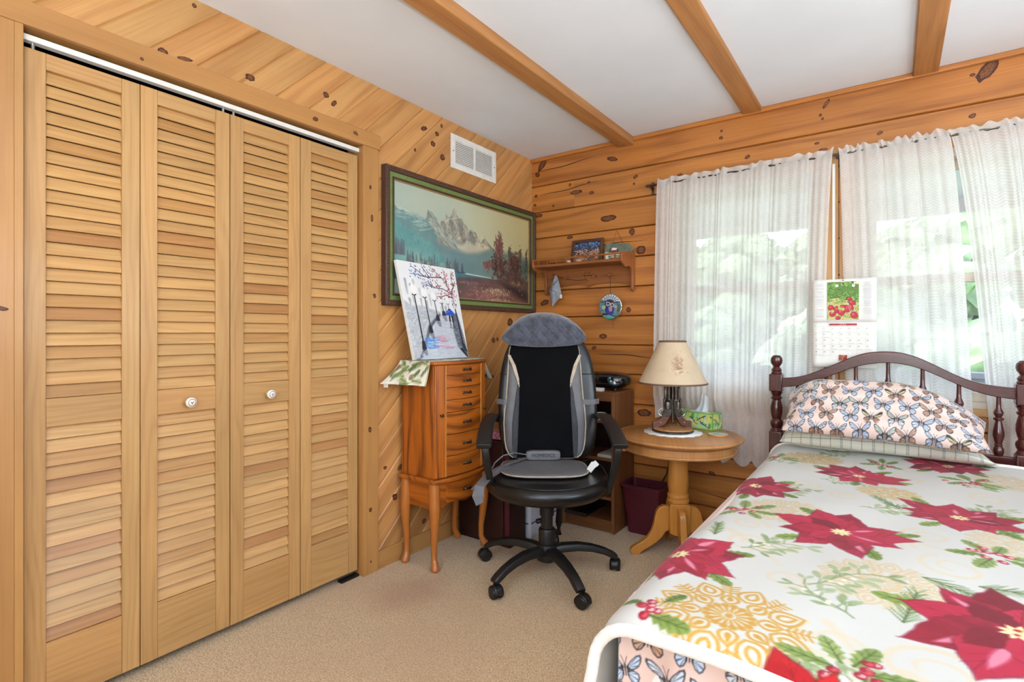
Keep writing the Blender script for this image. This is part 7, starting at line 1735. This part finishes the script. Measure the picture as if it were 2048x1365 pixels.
    # -------- drape
    rad = .090; NX = len(us); P = np.zeros(p.X.shape + (3,))
    def prof(X, y):
        fl = .16 + .40 * max(0, (y + .85) / .6) ** 1.5 if y > -.85 else .16
        zt = .613 + .004 * math.sin(X * 7 + y * 5) + .003 * math.sin(X * 15 - y * 9) + .014 * max(0, (y + .45) / .2) ** 2
        if X >= X0:
            if X <= 2.50: return X, zt
            d = X - 2.50
            if d < rad * PI / 2: a = d / rad; return 2.50 + rad * math.sin(a), zt - rad * (1 - math.cos(a))
            return 2.50 + rad + .1 * (d - rad * PI / 2), zt - rad - (d - rad * PI / 2)
        d = X0 - X
        if d < rad * PI / 2: a = d / rad; return X0 - rad * math.sin(a), zt - rad * (1 - math.cos(a))
        e = d - rad * PI / 2; c = 1 / math.sqrt(1 + fl * fl)
        return X0 - rad - e * fl * c - .006 * math.sin(y * 19) * min(1, e / .1), zt - rad - e * c
    for j, y in enumerate(vs):
        q = max(0, 1 - (y - Y0) / .055)
        for i, X in enumerate(us):
            a, b = prof(X, y); P[j, i] = (a, y - .0 * q + .004 * math.sin(X * 21) * q, b - .022 * q * q)
    lo = P.copy()
    o = pgrid('plush_blanket', P, p.C, P_FLEECE, solid=.007, sofs=-1.0)
    tag(o, 'white plush blanket printed with red poinsettias and gold medallions on the bed', 'blanket')
    fz = plain('cream sherpa', S(240, 234, 222), .95, var=.08, scale=60, bump=.9, bscale=260, Sheen_Weight=.5)
    hem = [tuple(P[0, i] + np.array((0, -.002, -.004))) for i in range(0, NX, 6)]
    MB().tube(hem, .0125, 12).build('sherpa_hem', fz, o)
    hem = [tuple(P[-1, i] + np.array((0, .002, -.001))) for i in range(0, NX, 6)]; MB().tube(hem, .009, 10).build('sherpa_hem', fz, o)
blanket()

# ------------------------------------------------------------------ pillows
def pillow(nm, x0, x1, yb, zb, yt, zt, th, painter, label, droop, m, nu=330, nt=300):
    L = x1 - x0; Hh = math.hypot(yt - yb, zt - zb); xc = (x0 + x1) / 2; d = Vector((0, (yt - yb) / Hh, (zt - zb) / Hh)); nrm = Vector((0, -d.z, d.y))
    us = np.linspace(-1, 1, nu); th_ = np.linspace(0, 1, nt)
    Pp = np.zeros((nt, nu, 3)); US, TS = np.meshgrid(us * L / 2, th_ * 2 * Hh)
    p = painter(us * L / 2, th_ * 2 * Hh, L, Hh)
    for j, t in enumerate(th_):
        # t 0..0.5 up the front face, 0.5..1 down the back
        fr = t <= .5; v = (4 * t - 1) if fr else (3 - 4 * t); sg = 1 if fr else -1
        for i, u in enumerate(us):
            e = max(0, 1 - abs(u) ** 5) * max(0, 1 - abs(v) ** 3.2)
            w_ = th * e ** .55 * sg
            cr = (1 - .05 * (1 - abs(v)) * abs(u) ** 6)        # the ends pull in between the corners
            x = xc + u * L / 2 * cr; s_ = v * Hh / 2 * (1 - .05 * (1 - u * u) * (v < 0) * 0)
            dr = droop(u, v)
            wr = .0035 * math.sin(u * 17 + v * 6) * e + .003 * math.sin(u * 7 - v * 11) * e
            q = Vector((x, (yb + yt) / 2, (zb + zt) / 2)) + d * s_ + nrm * (w_ + wr * (1 if fr else 0)); q.z -= dr
            Pp[j, i] = q
    o = pgrid(nm, Pp, p.C, m); return tag(o, label, 'pillow')
def pb(us, vs, L, Hh):
    p = Pic(us, vs, (230, 204, 192)); p.C *= (1 - .03 * vnoise(p.X + 3, p.Y, 9, 2)[..., None]); butterflies(p, -L / 2 - .02, L / 2 + .05, .012, 2 * Hh, .0815, .0625, .076, 8); return p
def pp(us, vs, L, Hh):
    p = Pic(us, vs, (222, 220, 204)); rs = random.Random(1)
    def dash(a, b, c):
        n = int(math.hypot(b[0] - a[0], b[1] - a[1]) / .0085)
        for i in range(n): t0, t1 = i / n, (i + .62) / n; p.line([(a[0] + (b[0] - a[0]) * t0, a[1] + (b[1] - a[1]) * t0), (a[0] + (b[0] - a[0]) * t1, a[1] + (b[1] - a[1]) * t1)], .0016, c, .8)
    for i in range(24):
        x = -L / 2 + .012 + i * .040
        for e in (0, .006) if i % 3 == 0 else (0,): dash((x + e, 0), (x + e + .01, 2 * Hh), (66, 74, 86))
    for i in range(30):
        y = .018 + i * .034
        for e in (0, .006) if i % 3 == 1 else (0,): dash((-L / 2, y + e), (L / 2, y + e + .012), (66, 74, 86))
    return p
P_SAT = painted('butterfly pillow sateen', .5, weave=.06, wscale=900, sheen=.25)
pillow('plaid_pillow', 1.640, 2.425, -.320, .650, -.200, .80, .055, pp, 'cream plaid pillow under the butterfly pillow', lambda u, v: .17 * max(0, (u - .1) / .9) ** 1.5 * (.5 + .5 * v) + .06 * max(0, (-u - .5) / .5) * (.5 + .5 * v), painted('plaid pillow cotton', .8, weave=.12, wscale=1100))
pillow('butterfly_pillow', 1.665, 2.395, -.435, .725, -.245, .948, .058, pb, 'pink butterfly print pillow leaning against the headboard on top of the plaid pillow', lambda u, v: .145 * max(0, (u - .15) / .85) ** 1.7 * (.5 + .5 * v) + .08 * max(0, (-u - .62) / .38) ** 1.6 * (.5 + .5 * v) + .01 * max(0, u - .2) * (1 - v), P_SAT)
